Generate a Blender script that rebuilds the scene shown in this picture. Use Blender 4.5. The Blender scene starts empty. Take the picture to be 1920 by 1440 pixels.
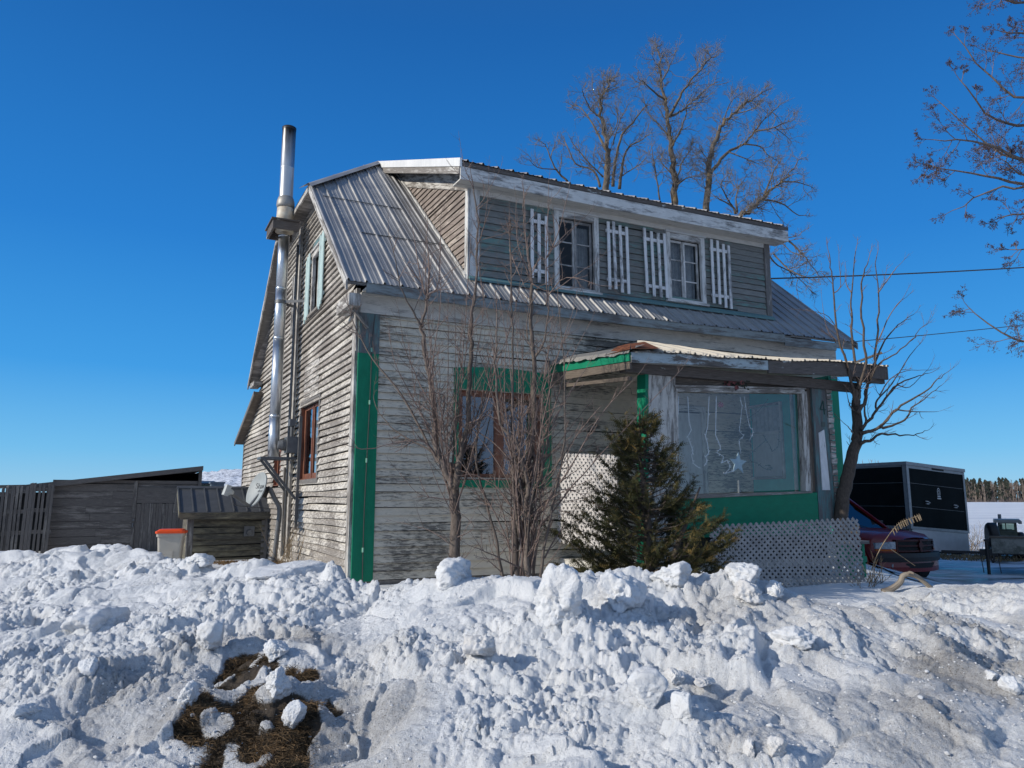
import bpy, math, random
import numpy as np
from mathutils import Vector, Matrix
R = math.radians
random.seed(7)
scene = bpy.context.scene
COL = scene.collection
# ------------------------------------------------------------------ camera model
FPX = 1400.0
TH = R(8.85)
CAMZ = 1.7
cth, sth = math.cos(TH), math.sin(TH)
def ray(px, py):
    a, b = px-960, py-720
    return (a, FPX*cth+b*sth, FPX*sth-b*cth)
def at(px, py, Y):                       # world point seen at a pixel of the photo, at distance Y
    d = ray(px, py); t = Y/d[1]
    return (d[0]*t, Y, CAMZ+d[2]*t)
cam = bpy.data.cameras.new('Camera'); camo = bpy.data.objects.new('Camera', cam); COL.objects.link(camo)
camo.location = (0, 0, CAMZ); camo.rotation_euler = (R(90)+TH, 0, 0)
cam.sensor_width = 36; cam.lens = 36*FPX/1920; cam.clip_start = .05; cam.clip_end = 4000
scene.camera = camo
# house frame: a along the front (to the right), b into the house, z up
AU = R(25.0)
UX, UY = math.cos(AU), math.sin(AU)
VX, VY = -.458, .889
OX, OY = -2.13, 10.07
def H(a, b, z): return (OX+a*UX+b*VX, OY+a*UY+b*VY, z)

# ------------------------------------------------------------------ objects
def tag(o, label=None, cat=None, group=None, kind=None):
    if label: o['label'] = label
    if cat: o['category'] = cat
    if group: o['group'] = group
    if kind: o['kind'] = kind
    return o
def thing(name, label, cat, loc, group=None):
    o = bpy.data.objects.new(name, None); o.empty_display_size = .2
    o.location = loc; COL.objects.link(o)
    return tag(o, label, cat, group)
def rootloc(p):
    while p.parent: p = p.parent
    return p.location
class MB:
    def __init__(s, seed=0):
        s.v = []; s.f = []; s.uv = []; s.mi = []; s.rn = []; s.r = random.Random(seed)
    def face(s, pts, uv=None, mi=0, rnd=None):
        n = len(s.v); s.v.extend(pts); s.f.append(tuple(range(n, n+len(pts))))
        if uv is None: uv = [(p[0], p[2]) for p in pts]
        s.uv.append(uv); s.mi.append(mi); s.rn.append(s.r.random() if rnd is None else rnd)
    def hexa(s, c, mi=0, rnd=None, uvo=None):
        # c: 8 corners, index = i + 2*j + 4*k
        rnd = s.r.random() if rnd is None else rnd
        c = [Vector(p) for p in c]
        L = [(c[1]-c[0]).length, (c[2]-c[0]).length, (c[4]-c[0]).length]
        o = (s.r.random()*40, s.r.random()*40) if uvo is None else uvo
        big = max(range(3), key=lambda k: L[k])
        for q, (ax, bx) in (((0,1,3,2),(0,1)), ((4,5,7,6),(0,1)), ((0,1,5,4),(0,2)), ((2,3,7,6),(0,2)), ((0,2,6,4),(1,2)), ((1,3,7,5),(1,2))):
            la, lb = L[ax], L[bx]
            u = [(0,0),(la,0),(la,lb),(0,lb)]
            if (bx == big) or (ax != big and lb > la): u = [(y, x) for x, y in u]
            s.face([tuple(c[i]) for i in q], [(x+o[0], y+o[1]) for x, y in u], mi, rnd)
    def box(s, F, u0, u1, v0, v1, w0, w1, mi=0, rnd=None):
        s.hexa([F(u, v, w) for w in (w0, w1) for v in (v0, v1) for u in (u0, u1)], mi, rnd)
    def bar(s, p, q, w, t, up=(0,0,1), mi=0, rnd=None):       # rectangular bar from p to q
        p, q = Vector(p), Vector(q); d = (q-p).normalized()
        side = d.cross(Vector(up))
        if side.length < 1e-4: side = d.cross(Vector((1,0,0)))
        side.normalize(); n = side.cross(d)
        side *= w/2; n *= t/2
        s.hexa([p-side-n, q-side-n, p+side-n, q+side-n, p-side+n, q-side+n, p+side+n, q+side+n], mi, rnd)
    def tube(s, pts, rad, n=6, cap=True, mi=0, rnd=None):
        rnd = s.r.random() if rnd is None else rnd
        P = [Vector(p) for p in pts]; m = len(P)
        if not hasattr(rad, '__len__'): rad = [rad]*m
        t = (P[1]-P[0]).normalized()
        a = t.cross(Vector((.3, .5, .8)))
        if a.length < .05: a = t.cross(Vector((1, 0, 0)))
        a.normalize(); base = len(s.v); L = 0.0; ls = []
        for i in range(m):
            t = (P[min(i+1, m-1)]-P[max(i-1, 0)])
            if t.length < 1e-9: t = Vector((0,0,1))
            t.normalize(); a = (a-t*a.dot(t))
            if a.length < 1e-6: a = t.orthogonal()
            a.normalize(); b = t.cross(a)
            if i: L += (P[i]-P[i-1]).length
            ls.append(L)
            for k in range(n):
                an = 2*math.pi*k/n
                s.v.append(tuple(P[i]+(a*math.cos(an)+b*math.sin(an))*rad[i]))
        for i in range(m-1):
            for k in range(n):
                k2 = (k+1) % n
                s.f.append((base+i*n+k, base+i*n+k2, base+(i+1)*n+k2, base+(i+1)*n+k))
                s.uv.append([(ls[i], k/n), (ls[i], (k+1)/n), (ls[i+1], (k+1)/n), (ls[i+1], k/n)]); s.mi.append(mi); s.rn.append(rnd)
        if cap and n > 3:
            for i0, rev in ((0, True), ((m-1)*n, False)):
                q = [base+i0+k for k in range(n)]
                if rev: q.reverse()
                s.f.append(tuple(q)); s.uv.append([(0, 0)]*n); s.mi.append(mi); s.rn.append(rnd)
    def build(s, name, mats, parent=None, smooth=False, weld=False):
        me = bpy.data.meshes.new(name)
        off = rootloc(parent) if parent else Vector((0, 0, 0))
        co = np.array(s.v, dtype=np.float64).reshape(-1, 3)-np.array(off)
        ln = np.array([len(f) for f in s.f], dtype=np.int32)
        me.vertices.add(len(co)); me.vertices.foreach_set('co', co.astype(np.float32).ravel())
        me.loops.add(int(ln.sum())); me.loops.foreach_set('vertex_index', np.concatenate([np.array(f, dtype=np.int32) for f in s.f]))
        me.polygons.add(len(ln)); me.polygons.foreach_set('loop_start', np.concatenate([[0], np.cumsum(ln)[:-1]]).astype(np.int32))
        me.polygons.foreach_set('loop_total', ln)
        me.update(calc_edges=True)
        uvl = me.uv_layers.new(name='UVMap')
        uvl.data.foreach_set('uv', np.array([c for u in s.uv for p in u for c in p], dtype=np.float32))
        at_ = me.attributes.new('rnd', 'FLOAT', 'FACE'); at_.data.foreach_set('value', np.array(s.rn, dtype=np.float32))
        for m in (mats if isinstance(mats, (list, tuple)) else [mats]): me.materials.append(m)
        me.polygons.foreach_set('material_index', np.array(s.mi, dtype=np.int32))
        me.polygons.foreach_set('use_smooth', np.full(len(ln), smooth, dtype=bool))
        me.update()
        o = bpy.data.objects.new(name, me); COL.objects.link(o)
        if parent: o.parent = parent
        return o

# ------------------------------------------------------------------ materials
class NT:
    def __init__(s, name):
        s.m = bpy.data.materials.new(name); s.m.use_nodes = True
        s.t = s.m.node_tree; s.t.nodes.clear()
        s.out = s.t.nodes.new('ShaderNodeOutputMaterial')
    def n(s, typ, ins=None, **kw):
        nd = s.t.nodes.new(typ)
        for k, v in kw.items(): setattr(nd, k, v)
        for k, v in (ins or {}).items():
            sk = nd.inputs[k]
            if isinstance(v, bpy.types.NodeSocket): s.t.links.new(v, sk)
            else:
                if isinstance(v, (tuple, list)) and len(v) == 3 and sk.type == 'RGBA': v = (*v, 1)
                sk.default_value = v
        return nd
    def coord(s, which='UV', scale=(1, 1, 1)):
        tc = s.n('ShaderNodeTexCoord')
        return s.n('ShaderNodeMapping', {'Vector': tc.outputs[which], 'Scale': scale}).outputs[0]
    def pos(s, scale=(1, 1, 1)):
        g = s.n('ShaderNodeNewGeometry')
        return s.n('ShaderNodeMapping', {'Vector': g.outputs['Position'], 'Scale': scale}).outputs[0]
    def noise(s, vec, scale=1., detail=5., rough=.6, dist=0.):
        return s.n('ShaderNodeTexNoise', {'Vector': vec, 'Scale': scale, 'Detail': detail, 'Roughness': rough, 'Distortion': dist}).outputs['Fac']
    def math(s, op, a, b=0.0, clamp=False):
        return s.n('ShaderNodeMath', {0: a, 1: b}, operation=op, use_clamp=clamp).outputs[0]
    def rng(s, v, a, b, c=0., d=1.):
        return s.n('ShaderNodeMapRange', {0: v, 1: a, 2: b, 3: c, 4: d}).outputs[0]
    def mix(s, f, a, b, mode='MIX'):
        nd = s.n('ShaderNodeMix', data_type='RGBA', blend_type=mode)
        for i, v in ((0, f), (6, a), (7, b)):
            if isinstance(v, bpy.types.NodeSocket): s.t.links.new(v, nd.inputs[i])
            else: nd.inputs[i].default_value = (*v, 1) if isinstance(v, (tuple, list)) and len(v) == 3 else v
        return nd.outputs[2]
    def rnd(s): return s.n('ShaderNodeAttribute', attribute_name='rnd').outputs['Fac']
    def bump(s, h, strength=.5, dist=.005):
        return s.n('ShaderNodeBump', {'Height': h, 'Strength': strength, 'Distance': dist}).outputs[0]
    def bsdf(s, col, rough=.7, bump=None, metal=0., spec=.3, **kw):
        ins = {'Base Color': col, 'Roughness': rough, 'Metallic': metal, 'Specular IOR Level': spec}
        if bump is not None: ins['Normal'] = bump
        ins.update(kw)
        b = s.n('ShaderNodeBsdfPrincipled', ins)
        s.t.links.new(b.outputs[0], s.out.inputs[0]); return b

def peel(name, paint, w1, w2, cover=.5, su=3., sv=22., soft=.06, rough=.75, dirt=None, patch=.35, dent=.5):
    """weathered wood with paint flaking along the grain; cover = share still painted"""
    t = NT(name)
    uv = t.coord('UV', (su, sv, 1))
    rn = t.rnd()
    f1 = t.noise(uv, 1., 7., .68, .3)
    f2 = t.noise(t.coord('UV', (9., 40., 1)), 1., 4., .7)
    big = t.noise(t.pos(), .9, 3., .6)
    k = t.math('ADD', t.math('MULTIPLY', f1, .75), t.math('MULTIPLY', f2, .25))
    k = t.math('ADD', k, t.math('MULTIPLY', t.math('SUBTRACT', big, .5), patch))
    k = t.math('ADD', k, t.math('MULTIPLY', t.math('SUBTRACT', rn, .5), .14))
    thr = .5+(.5-cover)*.42
    mask = t.rng(k, thr-soft, thr+soft)
    grain = t.noise(t.coord('UV', (5., 130., 1)), 1., 4., .7)
    wood = t.mix(t.rng(grain, .3, .72), w1, w2)
    wood = t.mix(t.math('MULTIPLY', rn, .35), wood, tuple(c*.55 for c in w1))
    pn = t.mix(t.rng(t.noise(t.coord('UV', (6., 14., 1)), 1., 4., .6), .3, .7), tuple(c*.80 for c in paint), paint)
    if dirt: pn = t.mix(t.rng(t.noise(t.pos(), 2.2, 5., .7), .45, .75), pn, dirt)
    col = t.mix(mask, wood, pn)
    h = t.math('ADD', t.math('MULTIPLY', mask, .6), t.math('MULTIPLY', grain, .5))
    t.bsdf(col, rough, t.bump(h, dent, .004), spec=.25)
    return t.m
def plain(name, col, rough=.6, metal=0., var=.15, scale=6., bump=0., spec=.4, col2=None):
    t = NT(name)
    nz = t.noise(t.pos(), scale, 5., .6)
    c2 = col2 or tuple(c*(1-var*1.6) for c in col)
    c = t.mix(t.rng(nz, .35, .68), c2, col)
    b = t.bump(t.noise(t.pos(), scale*12, 3., .6), bump, .004) if bump else None
    t.bsdf(c, rough, b, metal, spec)
    return t.m
def glassmat(name, tint=(.75, .8, .85), refl=.16, rough=.02, fres=.35):
    t = NT(name)
    tr = t.n('ShaderNodeBsdfTransparent', {'Color': tint})
    g = t.n('ShaderNodeBsdfGlossy', {'Color': (.9, .95, 1), 'Roughness': rough})
    lw = t.n('ShaderNodeLayerWeight', {'Blend': .25})
    f = t.math('ADD', t.math('MULTIPLY', lw.outputs['Fresnel'], fres), refl, True)
    mx = t.n('ShaderNodeMixShader', {0: f, 1: tr.outputs[0], 2: g.outputs[0]})
    t.t.links.new(mx.outputs[0], t.out.inputs[0])
    return t.m
GREY1, GREY2 = (.10, .092, .085), (.31, .29, .27)
M = {}
M['front'] = peel('front_siding_paint', (.72, .65, .53), (.09, .08, .068), (.28, .26, .225), .70, 8.0, 42, patch=.7, soft=.07)
M['gable'] = peel('gable_siding_paint', (.66, .625, .56), (.13, .115, .102), (.38, .345, .305), .43, 9, 30, patch=.5, soft=.09)
M['dormer'] = peel('dormer_siding_paint', (.15, .255, .235), (.095, .10, .095), (.30, .305, .29), .30, 3.5, 22, patch=.55)
M['cheek'] = peel('cheek_siding_wood', (.52, .46, .40), (.15, .125, .11), (.37, .31, .27), .30, 3, 26)
M['trim'] = peel('white_trim_paint', (.66, .66, .64), (.12, .115, .11), (.32, .31, .30), .62, 2.4, 12, patch=.25)
M['trimold'] = peel('old_white_trim', (.62, .60, .56), (.12, .11, .10), (.33, .30, .27), .42, 2.4, 14)
M['frieze'] = peel('frieze_board_paint', (.64, .62, .57), (.13, .12, .11), (.30, .29, .27), .80, 1.2, 10, patch=.2)
M['teal'] = peel('faded_teal_paint', (.12, .225, .235), (.08, .08, .08), (.21, .21, .21), .55, 2, 14)
M['blueboard'] = peel('blue_grey_fascia_paint', (.42, .50, .53), (.06, .055, .05), (.22, .20, .185), .58, 1.5, 8, patch=.5, soft=.03)
M['rotten'] = peel('rotten_fascia_wood', (.55, .60, .60), (.05, .044, .04), (.22, .19, .17), .22, 2.2, 7, patch=.3, soft=.02)
M['wood'] = peel('bare_grey_wood', (.40, .38, .36), (.085, .08, .076), (.27, .255, .24), .22, 2, 18)
M['brownwood'] = peel('stained_brown_wood', (.30, .25, .20), (.06, .05, .042), (.22, .18, .145), .25, 2, 18)
M['soffit'] = peel('soffit_boards', (.42, .39, .36), (.10, .095, .09), (.27, .25, .235), .5, 1.2, 10)
M['lattice'] = plain('lattice_white_paint', (.58, .555, .54), .6, var=.12, scale=9, bump=.15)
M['latticeshade'] = plain('lattice_shaded_paint', (.36, .345, .335), .7, var=.2, scale=9, bump=.2)  # darker copy of the lattice paint; the porch-front shade is put into the colour
M['slat'] = peel('shutter_slat_paint', (.74, .75, .76), (.16, .16, .165), (.36, .36, .37), .68, 3, 10, patch=.25)
M['green'] = peel('fresh_green_paint', (.006, .215, .115), (.04, .08, .06), (.13, .16, .14), .95, 1.5, 9, patch=.3, rough=.5, dent=.25)
M['door'] = peel('painted_door', (.58, .60, .60), (.2, .2, .2), (.4, .4, .4), .9, 2, 8)
M['sash'] = plain('brown_sash_wood', (.25, .10, .058), .5, var=.25, scale=8, bump=.1)
M['sashgrey'] = peel('grey_sash_wood', (.42, .42, .41), (.12, .12, .12), (.3, .3, .3), .5, 4, 20)
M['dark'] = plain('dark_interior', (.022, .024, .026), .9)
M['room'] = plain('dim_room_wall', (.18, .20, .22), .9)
M['curtain'] = plain('pale_curtain', (.55, .57, .58), .9, var=.2, scale=12)
M['slatmint'] = peel('mint_slat_paint', (.50, .64, .62), (.16, .16, .165), (.36, .36, .37), .72, 3, 10, patch=.25)
M['greenlift'] = plain('lightened_porch_green', (.08, .52, .44), .6, var=.1)  # porch green with brightness put into the colour, as the interior renders dim
M['eave'] = peel('grey_eave_paint', (.25, .29, .30), (.07, .068, .065), (.22, .21, .20), .55, 2, 14)
M['glass'] = glassmat('window_glass', refl=.18)
M['glassdull'] = glassmat('dusty_window_glass', (.7, .72, .73), refl=.02)
M['porchglass'] = glassmat('porch_window_glass', (.97, .99, 1.), refl=.095)
M['stone'] = plain('rubble_foundation', (.30, .27, .24), .95, var=.4, scale=7, bump=.8)
M['black'] = plain('black_rubber', (.015, .015, .016), .55, scale=20)
M['blackmetal'] = plain('black_metal', (.02, .02, .022), .45)
M['iron'] = plain('grey_steel', (.16, .165, .17), .5, .5, scale=14)
M['wire'] = plain('wire_grey', (.06, .06, .06), .6)
M['rust'] = plain('rusty_sheet', (.26, .085, .035), .85, var=.4, scale=12, bump=.4)
def roofmat(name, c1, c2, rustc, rough=.42, metal=.55):
    t = NT(name)
    nz = t.noise(t.pos(), 1.3, 6., .65)
    st = t.noise(t.coord('UV', (14., .9, 1)), 1., 4., .6)
    c = t.mix(t.rng(t.math('ADD', t.math('MULTIPLY', nz, .5), t.math('MULTIPLY', st, .5)), .35, .65), c1, c2)
    rs = t.rng(t.noise(t.pos(), 2.6, 7., .7), .66, .78, 0, .55)
    c = t.mix(rs, c, rustc)
    t.bsdf(c, t.rng(nz, .3, .7, rough, rough+.2), t.bump(t.noise(t.pos(), 30, 3.), .1, .003), metal, .5)
    return t.m
M['roof'] = roofmat('galvanised_roof_sheet', (.27, .27, .275), (.45, .445, .435), (.17, .12, .09))
M['roofwhite'] = roofmat('white_flashing', (.66, .66, .64), (.78, .78, .77), (.40, .33, .27), .5, .1)
M['porchroof'] = roofmat('porch_roof_sheet', (.40, .37, .31), (.58, .54, .47), (.26, .16, .09), .6, .2)
M['tar'] = plain('tarred_roof_felt', (.045, .055, .06), .8, var=.3, scale=5, bump=.3)
def steelmat():
    t = NT('stainless_pipe')
    nz = t.noise(t.coord('UV', (3, 2, 1)), 2., 4.)
    t.bsdf(t.mix(nz, (.50, .54, .58), (.64, .67, .70)), t.rng(nz, .3, .7, .30, .40), t.bump(t.noise(t.pos((1, 1, .2)), 4, 1.), .02, .005), 1.0, .5)
    return t.m
M['steel'] = steelmat()
def soot():
    t = NT('sooty_pipe')
    g = t.n('ShaderNodeNewGeometry'); z = t.n('ShaderNodeSeparateXYZ', {0: g.outputs['Position']}).outputs[2]
    k = t.math('ADD', z, t.math('MULTIPLY', t.noise(t.pos((6, 6, 1)), 2., 5., .7), .7))
    c = t.mix(t.rng(k, 8.3, 9.0), (.46, .48, .50), (.025, .022, .02))
    t.bsdf(c, .38, None, .9, .5); return t.m
M['soot'] = soot()
M['galvcollar'] = plain('dull_galvanised', (.34, .33, .31), .55, .5, scale=12)
M['cream'] = plain('cream_painted_pipe', (.62, .58, .48), .5, scale=10, col2=(.48, .40, .30))
def bark(name, c1, c2, sc=40, lich=None):
    t = NT(name)
    k = t.noise(t.pos((1, 1, .35)), sc, 5., .7)
    c = t.mix(t.rng(k, .3, .7), c1, c2)
    c = t.mix(t.math('MULTIPLY', t.rnd(), .4), c, tuple(x*.6 for x in c1))
    if lich: c = t.mix(t.rng(t.noise(t.pos(), 1.6, 4., .6), .55, .66, 0, .8), c, lich)
    t.bsdf(c, .85, t.bump(k, .6, .006), spec=.2); return t.m
M['bark'] = bark('grey_brown_bark', (.085, .068, .057), (.23, .19, .165))
M['twig'] = bark('young_twig_bark', (.14, .10, .086), (.30, .23, .20), 60)
M['farbark'] = bark('elm_bark', (.085, .07, .055), (.19, .16, .13), 14, (.22, .15, .07))
M['fartwig'] = bark('elm_twig_bark', (.15, .132, .12), (.27, .245, .225), 20)
M['darkbark'] = bark('dark_lilac_bark', (.06, .048, .04), (.17, .135, .11))
M['bud'] = plain('red_bud', (.085, .052, .048), .6, scale=30)
M['log'] = peel('bleached_driftwood', (.30, .26, .21), (.13, .105, .085), (.26, .22, .18), .5, 3, 6)
M['weed'] = plain('dry_weed_stalk', (.36, .27, .17), .9, var=.4, scale=18)
# ------------------------------------------------------------------ noise helpers (numpy)
def _hash(ix, iy, s):
    n = (ix.astype(np.int64)*374761393 + iy.astype(np.int64)*668265263 + s*982451653) & 0x7fffffff
    n = ((n ^ (n >> 13))*1274126177) & 0x7fffffff
    n = n ^ (n >> 16)
    return (n & 0xffff)/65535.0
def vnoise(x, y, s=0):
    ix = np.floor(x); iy = np.floor(y); fx = x-ix; fy = y-iy
    fx = fx*fx*fx*(fx*(fx*6-15)+10); fy = fy*fy*fy*(fy*(fy*6-15)+10)
    a = _hash(ix, iy, s); b = _hash(ix+1, iy, s); c = _hash(ix, iy+1, s); d = _hash(ix+1, iy+1, s)
    return (a+(b-a)*fx)*(1-fy)+(c+(d-c)*fx)*fy
def gnoise(x, y, s=0):                         # gradient noise, about -1..1
    ix = np.floor(x); iy = np.floor(y); fx = x-ix; fy = y-iy
    ux = fx*fx*fx*(fx*(fx*6-15)+10); uy = fy*fy*fy*(fy*(fy*6-15)+10)
    def g(i, j):
        an = _hash(ix+i, iy+j, s)*2*np.pi
        return np.cos(an)*(fx-i)+np.sin(an)*(fy-j)
    a, b, c, d = g(0, 0), g(1, 0), g(0, 1), g(1, 1)
    return ((a+(b-a)*ux)*(1-uy)+(c+(d-c)*ux)*uy)*1.5
def worley(x, y, s=0):
    ix = np.floor(x); iy = np.floor(y)
    d1 = np.full(x.shape, 9.0); d2 = d1.copy(); hid = np.zeros(x.shape)
    for i in (-1, 0, 1):
        for j in (-1, 0, 1):
            cx = ix+i; cy = iy+j
            px = cx+_hash(cx, cy, s); py = cy+_hash(cx, cy, s+11)
            d = np.hypot(px-x, py-y); h = _hash(cx, cy, s+23)
            nearer = d < d1
            d2 = np.where(nearer, d1, np.minimum(d2, d)); hid = np.where(nearer, h, hid); d1 = np.where(nearer, d, d1)
    return d1, d2, hid
def sstep(a, b, x):
    t = np.clip((x-a)/(b-a), 0, 1); return t*t*(3-2*t)
# ------------------------------------------------------------------ terrain
def ground_z(X, Y):
    X = np.asarray(X, float); Y = np.asarray(Y, float)
    right = sstep(4.6, 7.6, X-.25*(Y-9))
    yard = .60-.28*sstep(13, 22, Y)*sstep(2, -6, X)
    z = (1-right)*yard
    road = sstep(6.2, 3.6, Y)
    z = z*(1-road)+.08*road
    far = sstep(40, 320, Y)
    return z*(1-sstep(25, 60, Y))+far*.9+.10*(vnoise(X*.12, Y*.12, 5)-.5)*sstep(18, 30, Y)
# crest of the plough bank: pixel column -> picture height of the crest and its distance
CR = np.array([(-400,1030,12),(-100,1036,12),(0,1043,12),(60,1035,12),(140,1028,11.8),(200,1036,11.5),(290,1046,10.2),(350,1050,9.6),(430,1062,8.8),(520,1074,8.3),(600,1092,8.0),(640,1106,7.8),(680,1122,7.6),(740,1108,7.4),(800,1094,7.3),(900,1096,7.2),(960,1088,7.2),(1020,1094,7.2),(1100,1088,7.1),(1160,1090,7.1),(1230,1106,7.0),(1300,1100,7.0),(1380,1094,6.9),(1450,1104,6.8),(1520,1118,6.6),(1580,1132,6.4),(1640,1158,6.2),(1720,1196,5.9),(1800,1236,5.5),(1920,1292,5.1),(2100,1360,4.7),(2400,1420,4.4)], float)
CR2 = np.array([(1500,1190,8.6),(1580,1150,8.7),(1640,1132,8.8),(1690,1116,9.0),(1740,1106,9.0),(1800,1104,9.0),(1860,1100,8.8),(1920,1082,8.6),(2000,1070,8.6),(2400,1060,8.6)], float)
def crest(tab, t):
    tx = (tab[:, 0]-960)/(FPX*cth+(tab[:, 1]-720)*sth)
    zz = CAMZ+(FPX*sth-(tab[:, 1]-720)*cth)/(FPX*cth+(tab[:, 1]-720)*sth)*tab[:, 2]
    return np.interp(t, tx, zz), np.interp(t, tx, tab[:, 2])
def bank_macro(X, Y):
    t = X/np.maximum(Y, .1)
    g = ground_z(X, Y)
    zc, yc = crest(CR, t)
    k = np.clip((Y-3.3)/(yc-3.3), 0, 1)
    front = .12+(zc-.12)*(.62*k+.38*np.sin(k*np.pi/2)**1.3)
    back = g+(zc-g)*(1-sstep(0.05, 1.25, Y-yc))
    b1 = np.where(Y < yc, front, back)
    zc2, yc2 = crest(CR2, t)
    k2 = np.clip((Y-5.6)/(yc2-5.6), 0, 1)
    f2 = .02+(zc2-.02)*(k2**1.1)
    bk2 = g+(zc2-g)*(1-sstep(0.05, 1.6, Y-yc2))
    b2 = np.where(Y < yc2, f2, bk2)*sstep(.40, .46, t)
    m = np.maximum(b1, b2)
    bankmask = np.clip(np.maximum(1-sstep(.0, .9, Y-yc), (1-sstep(0, 1.2, Y-yc2))*sstep(.42, .47, t)), 0, 1)
    return np.maximum(m, g-.02), bankmask
def bank_detail(X, Y):
    wx = X+.14*gnoise(X*1.3, Y*1.3, 31); wy = Y+.14*gnoise(X*1.3, Y*1.3, 32)
    n = .085*gnoise(X*.8, Y*.8, 1)+.11*gnoise(X*.42+7, Y*.5, 12)
    rg = .38+1.35*sstep(.34, .72, vnoise(X*1.05+3, Y*1.05, 58))
    for sc, am, sd in ((1.1, .055, 2), (2.3, .030, 3), (4.9, .022*rg, 4), (10.5, .017*rg, 6), (23, .0125*rg, 7), (48, .0075, 8)):
        bl = np.abs(gnoise(wx*sc, wy*sc, sd))
        n = n+am*(1.35*bl/(.25+bl)-.62)*(.45+1.0*vnoise(X*.9, Y*.9, sd+50))
    for sc, am, sd in ((.95, .13, 81), (2.1, .055, 82), (4.6, .030*rg, 83), (9.5, .016*rg, 84)):       # broken, tilted slabs
        qx = wx*sc+.35*gnoise(X*sc*1.6, Y*sc*1.6, sd+3); qy = wy*sc*1.15+.35*gnoise(X*sc*1.6, Y*sc*1.6, sd+4)
        ix0, iy0 = np.floor(qx), np.floor(qy); best = np.full(qx.shape, 9.); sec = best.copy(); tl = np.zeros(qx.shape)
        for i in (-1, 0, 1):
            for j in (-1, 0, 1):
                cx, cy = ix0+i, iy0+j; px_, py_ = cx+_hash(cx, cy, sd), cy+_hash(cx, cy, sd+11); d = np.hypot(px_-qx, py_-qy)
                v = (_hash(cx, cy, sd+23)-.5)*2*(qx-px_)+(_hash(cx, cy, sd+29)-.5)*2*(qy-py_)+(_hash(cx, cy, sd+37)-.5)*.5
                nr_ = d < best; sec = np.where(nr_, best, np.minimum(sec, d)); tl = np.where(nr_, v, tl); best = np.where(nr_, d, best)
        n = n+am*tl*sstep(0, .13, sec-best)*(.35+.9*vnoise(X*.7, Y*.7, sd+60))
    d1, d2, h = worley(wx*1.9+.2*gnoise(X*5, Y*5, 41), wy*1.9, 9)          # thrown clods
    n = n+np.where(h > .84, (.03+.24*(h-.84))*np.sqrt(np.clip(1-(d1/.66)**2, 0, 1)), 0)
    d1, d2, h = worley(wx*4.6+.1*gnoise(X*9, Y*9, 43), wy*4.6, 19)
    n = n+rg*np.where(h > .66, (.015+.06*(h-.66))*np.sqrt(np.clip(1-(d1/.62)**2, 0, 1)), 0)
    d1, d2, h = worley(X*11+.2*gnoise(X*30, Y*30, 44), Y*11, 29)
    n = n+rg*np.where(h > .7, .016*np.sqrt(np.clip(1-(d1/.5)**2, 0, 1)), 0)
    return n-.045
LUMPS = []
def lump_mounds(X, Y):
    n = np.zeros(np.shape(X))
    for x, y, r, h in LUMPS: n = np.maximum(n, h*np.exp(-((X-x)**2+(Y-y)**2)/(r*r)))
    return n
TURF = []
for px, py, r in ((450,1232,.18),(480,1258,.26),(530,1285,.26),(470,1310,.34),(420,1320,.25),(545,1330,.26),(580,1345,.18),(480,1375,.32),(430,1415,.28),(525,1425,.30),(400,1290,.16),(560,1250,.09),(380,1350,.14),(470,1455,.3)):
    d = ray(px, py); lo, hi = 3.2, 9.0
    for _ in range(40):
        mid = (lo+hi)/2; x = d[0]/d[1]*mid; zz = CAMZ+d[2]/d[1]*mid
        if zz > float(bank_macro(np.array([x]), np.array([mid]))[0][0]): lo = mid
        else: hi = mid
    TURF.append((d[0]/d[1]*lo, lo, r))
def turf_mask(X, Y):
    m = np.zeros(np.shape(X))
    w = .10*gnoise(X*3.2, Y*3.2, 61)+.06*gnoise(X*8, Y*8, 62)
    for x, y, r in TURF:
        d = np.hypot((X-x), (Y-y)*.8)+w
        m = np.maximum(m, 1-sstep(r*.75, r*1.05, d))
    return m*(1-.9*sstep(.06, .22, gnoise(X*4.1, Y*4.1, 65)))
def bank_z(X, Y):
    z, bm = bank_macro(X, Y)
    tm = turf_mask(X, Y)
    n = bank_detail(X, Y)
    return z+n*(.12+.88*bm)*(1-.35*tm)+tm*(-.045+.045*gnoise(X*5, Y*5, 66)+.02*gnoise(X*13, Y*13, 67)-.01)+lump_mounds(X, Y), bm, tm
def bz(x, y):
    return float(bank_z(np.array([float(x)]), np.array([float(y)]))[0][0])

def snow_material():
    t = NT('old_plough_snow')
    p = t.pos()
    d = t.n('ShaderNodeAttribute', attribute_name='dirt').outputs['Fac']
    tf = t.n('ShaderNodeAttribute', attribute_name='turf').outputs['Fac']
    c = t.mix(t.rng(t.noise(p, 3., 6., .65), .35, .65), (.68, .705, .735), (.80, .81, .82))
    sp = t.noise(p, 26, 8., .8)
    gr = t.math('ADD', t.math('MULTIPLY', d, .9), t.math('MULTIPLY', t.math('SUBTRACT', sp, .5), .9))
    c = t.mix(t.rng(gr, .30, .80, 0, .8), c, (.265, .255, .245))
    spk = t.noise(p, 90, 3., .7)
    c = t.mix(t.rng(t.math('ADD', spk, t.math('MULTIPLY', d, .16)), .70, .76, 0, .75), c, (.12, .10, .085))
    soil = t.mix(t.noise(p, 30, 6., .7), (.030, .022, .016), (.11, .082, .055))
    c = t.mix(t.rng(t.math('ADD', tf, t.math('MULTIPLY', t.math('SUBTRACT', sp, .5), 1.5)), .28, .62), c, soil)
    h = t.math('ADD', t.math('MULTIPLY', t.noise(p, 30, 7., .75), 1.), t.math('MULTIPLY', t.noise(p, 110, 4., .7), .5))
    b = t.bsdf(c, .62, t.bump(h, .80, .030), spec=.35)
    b.subsurface_method = 'BURLEY' if hasattr(b, 'subsurface_method') else None
    return t.m
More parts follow.
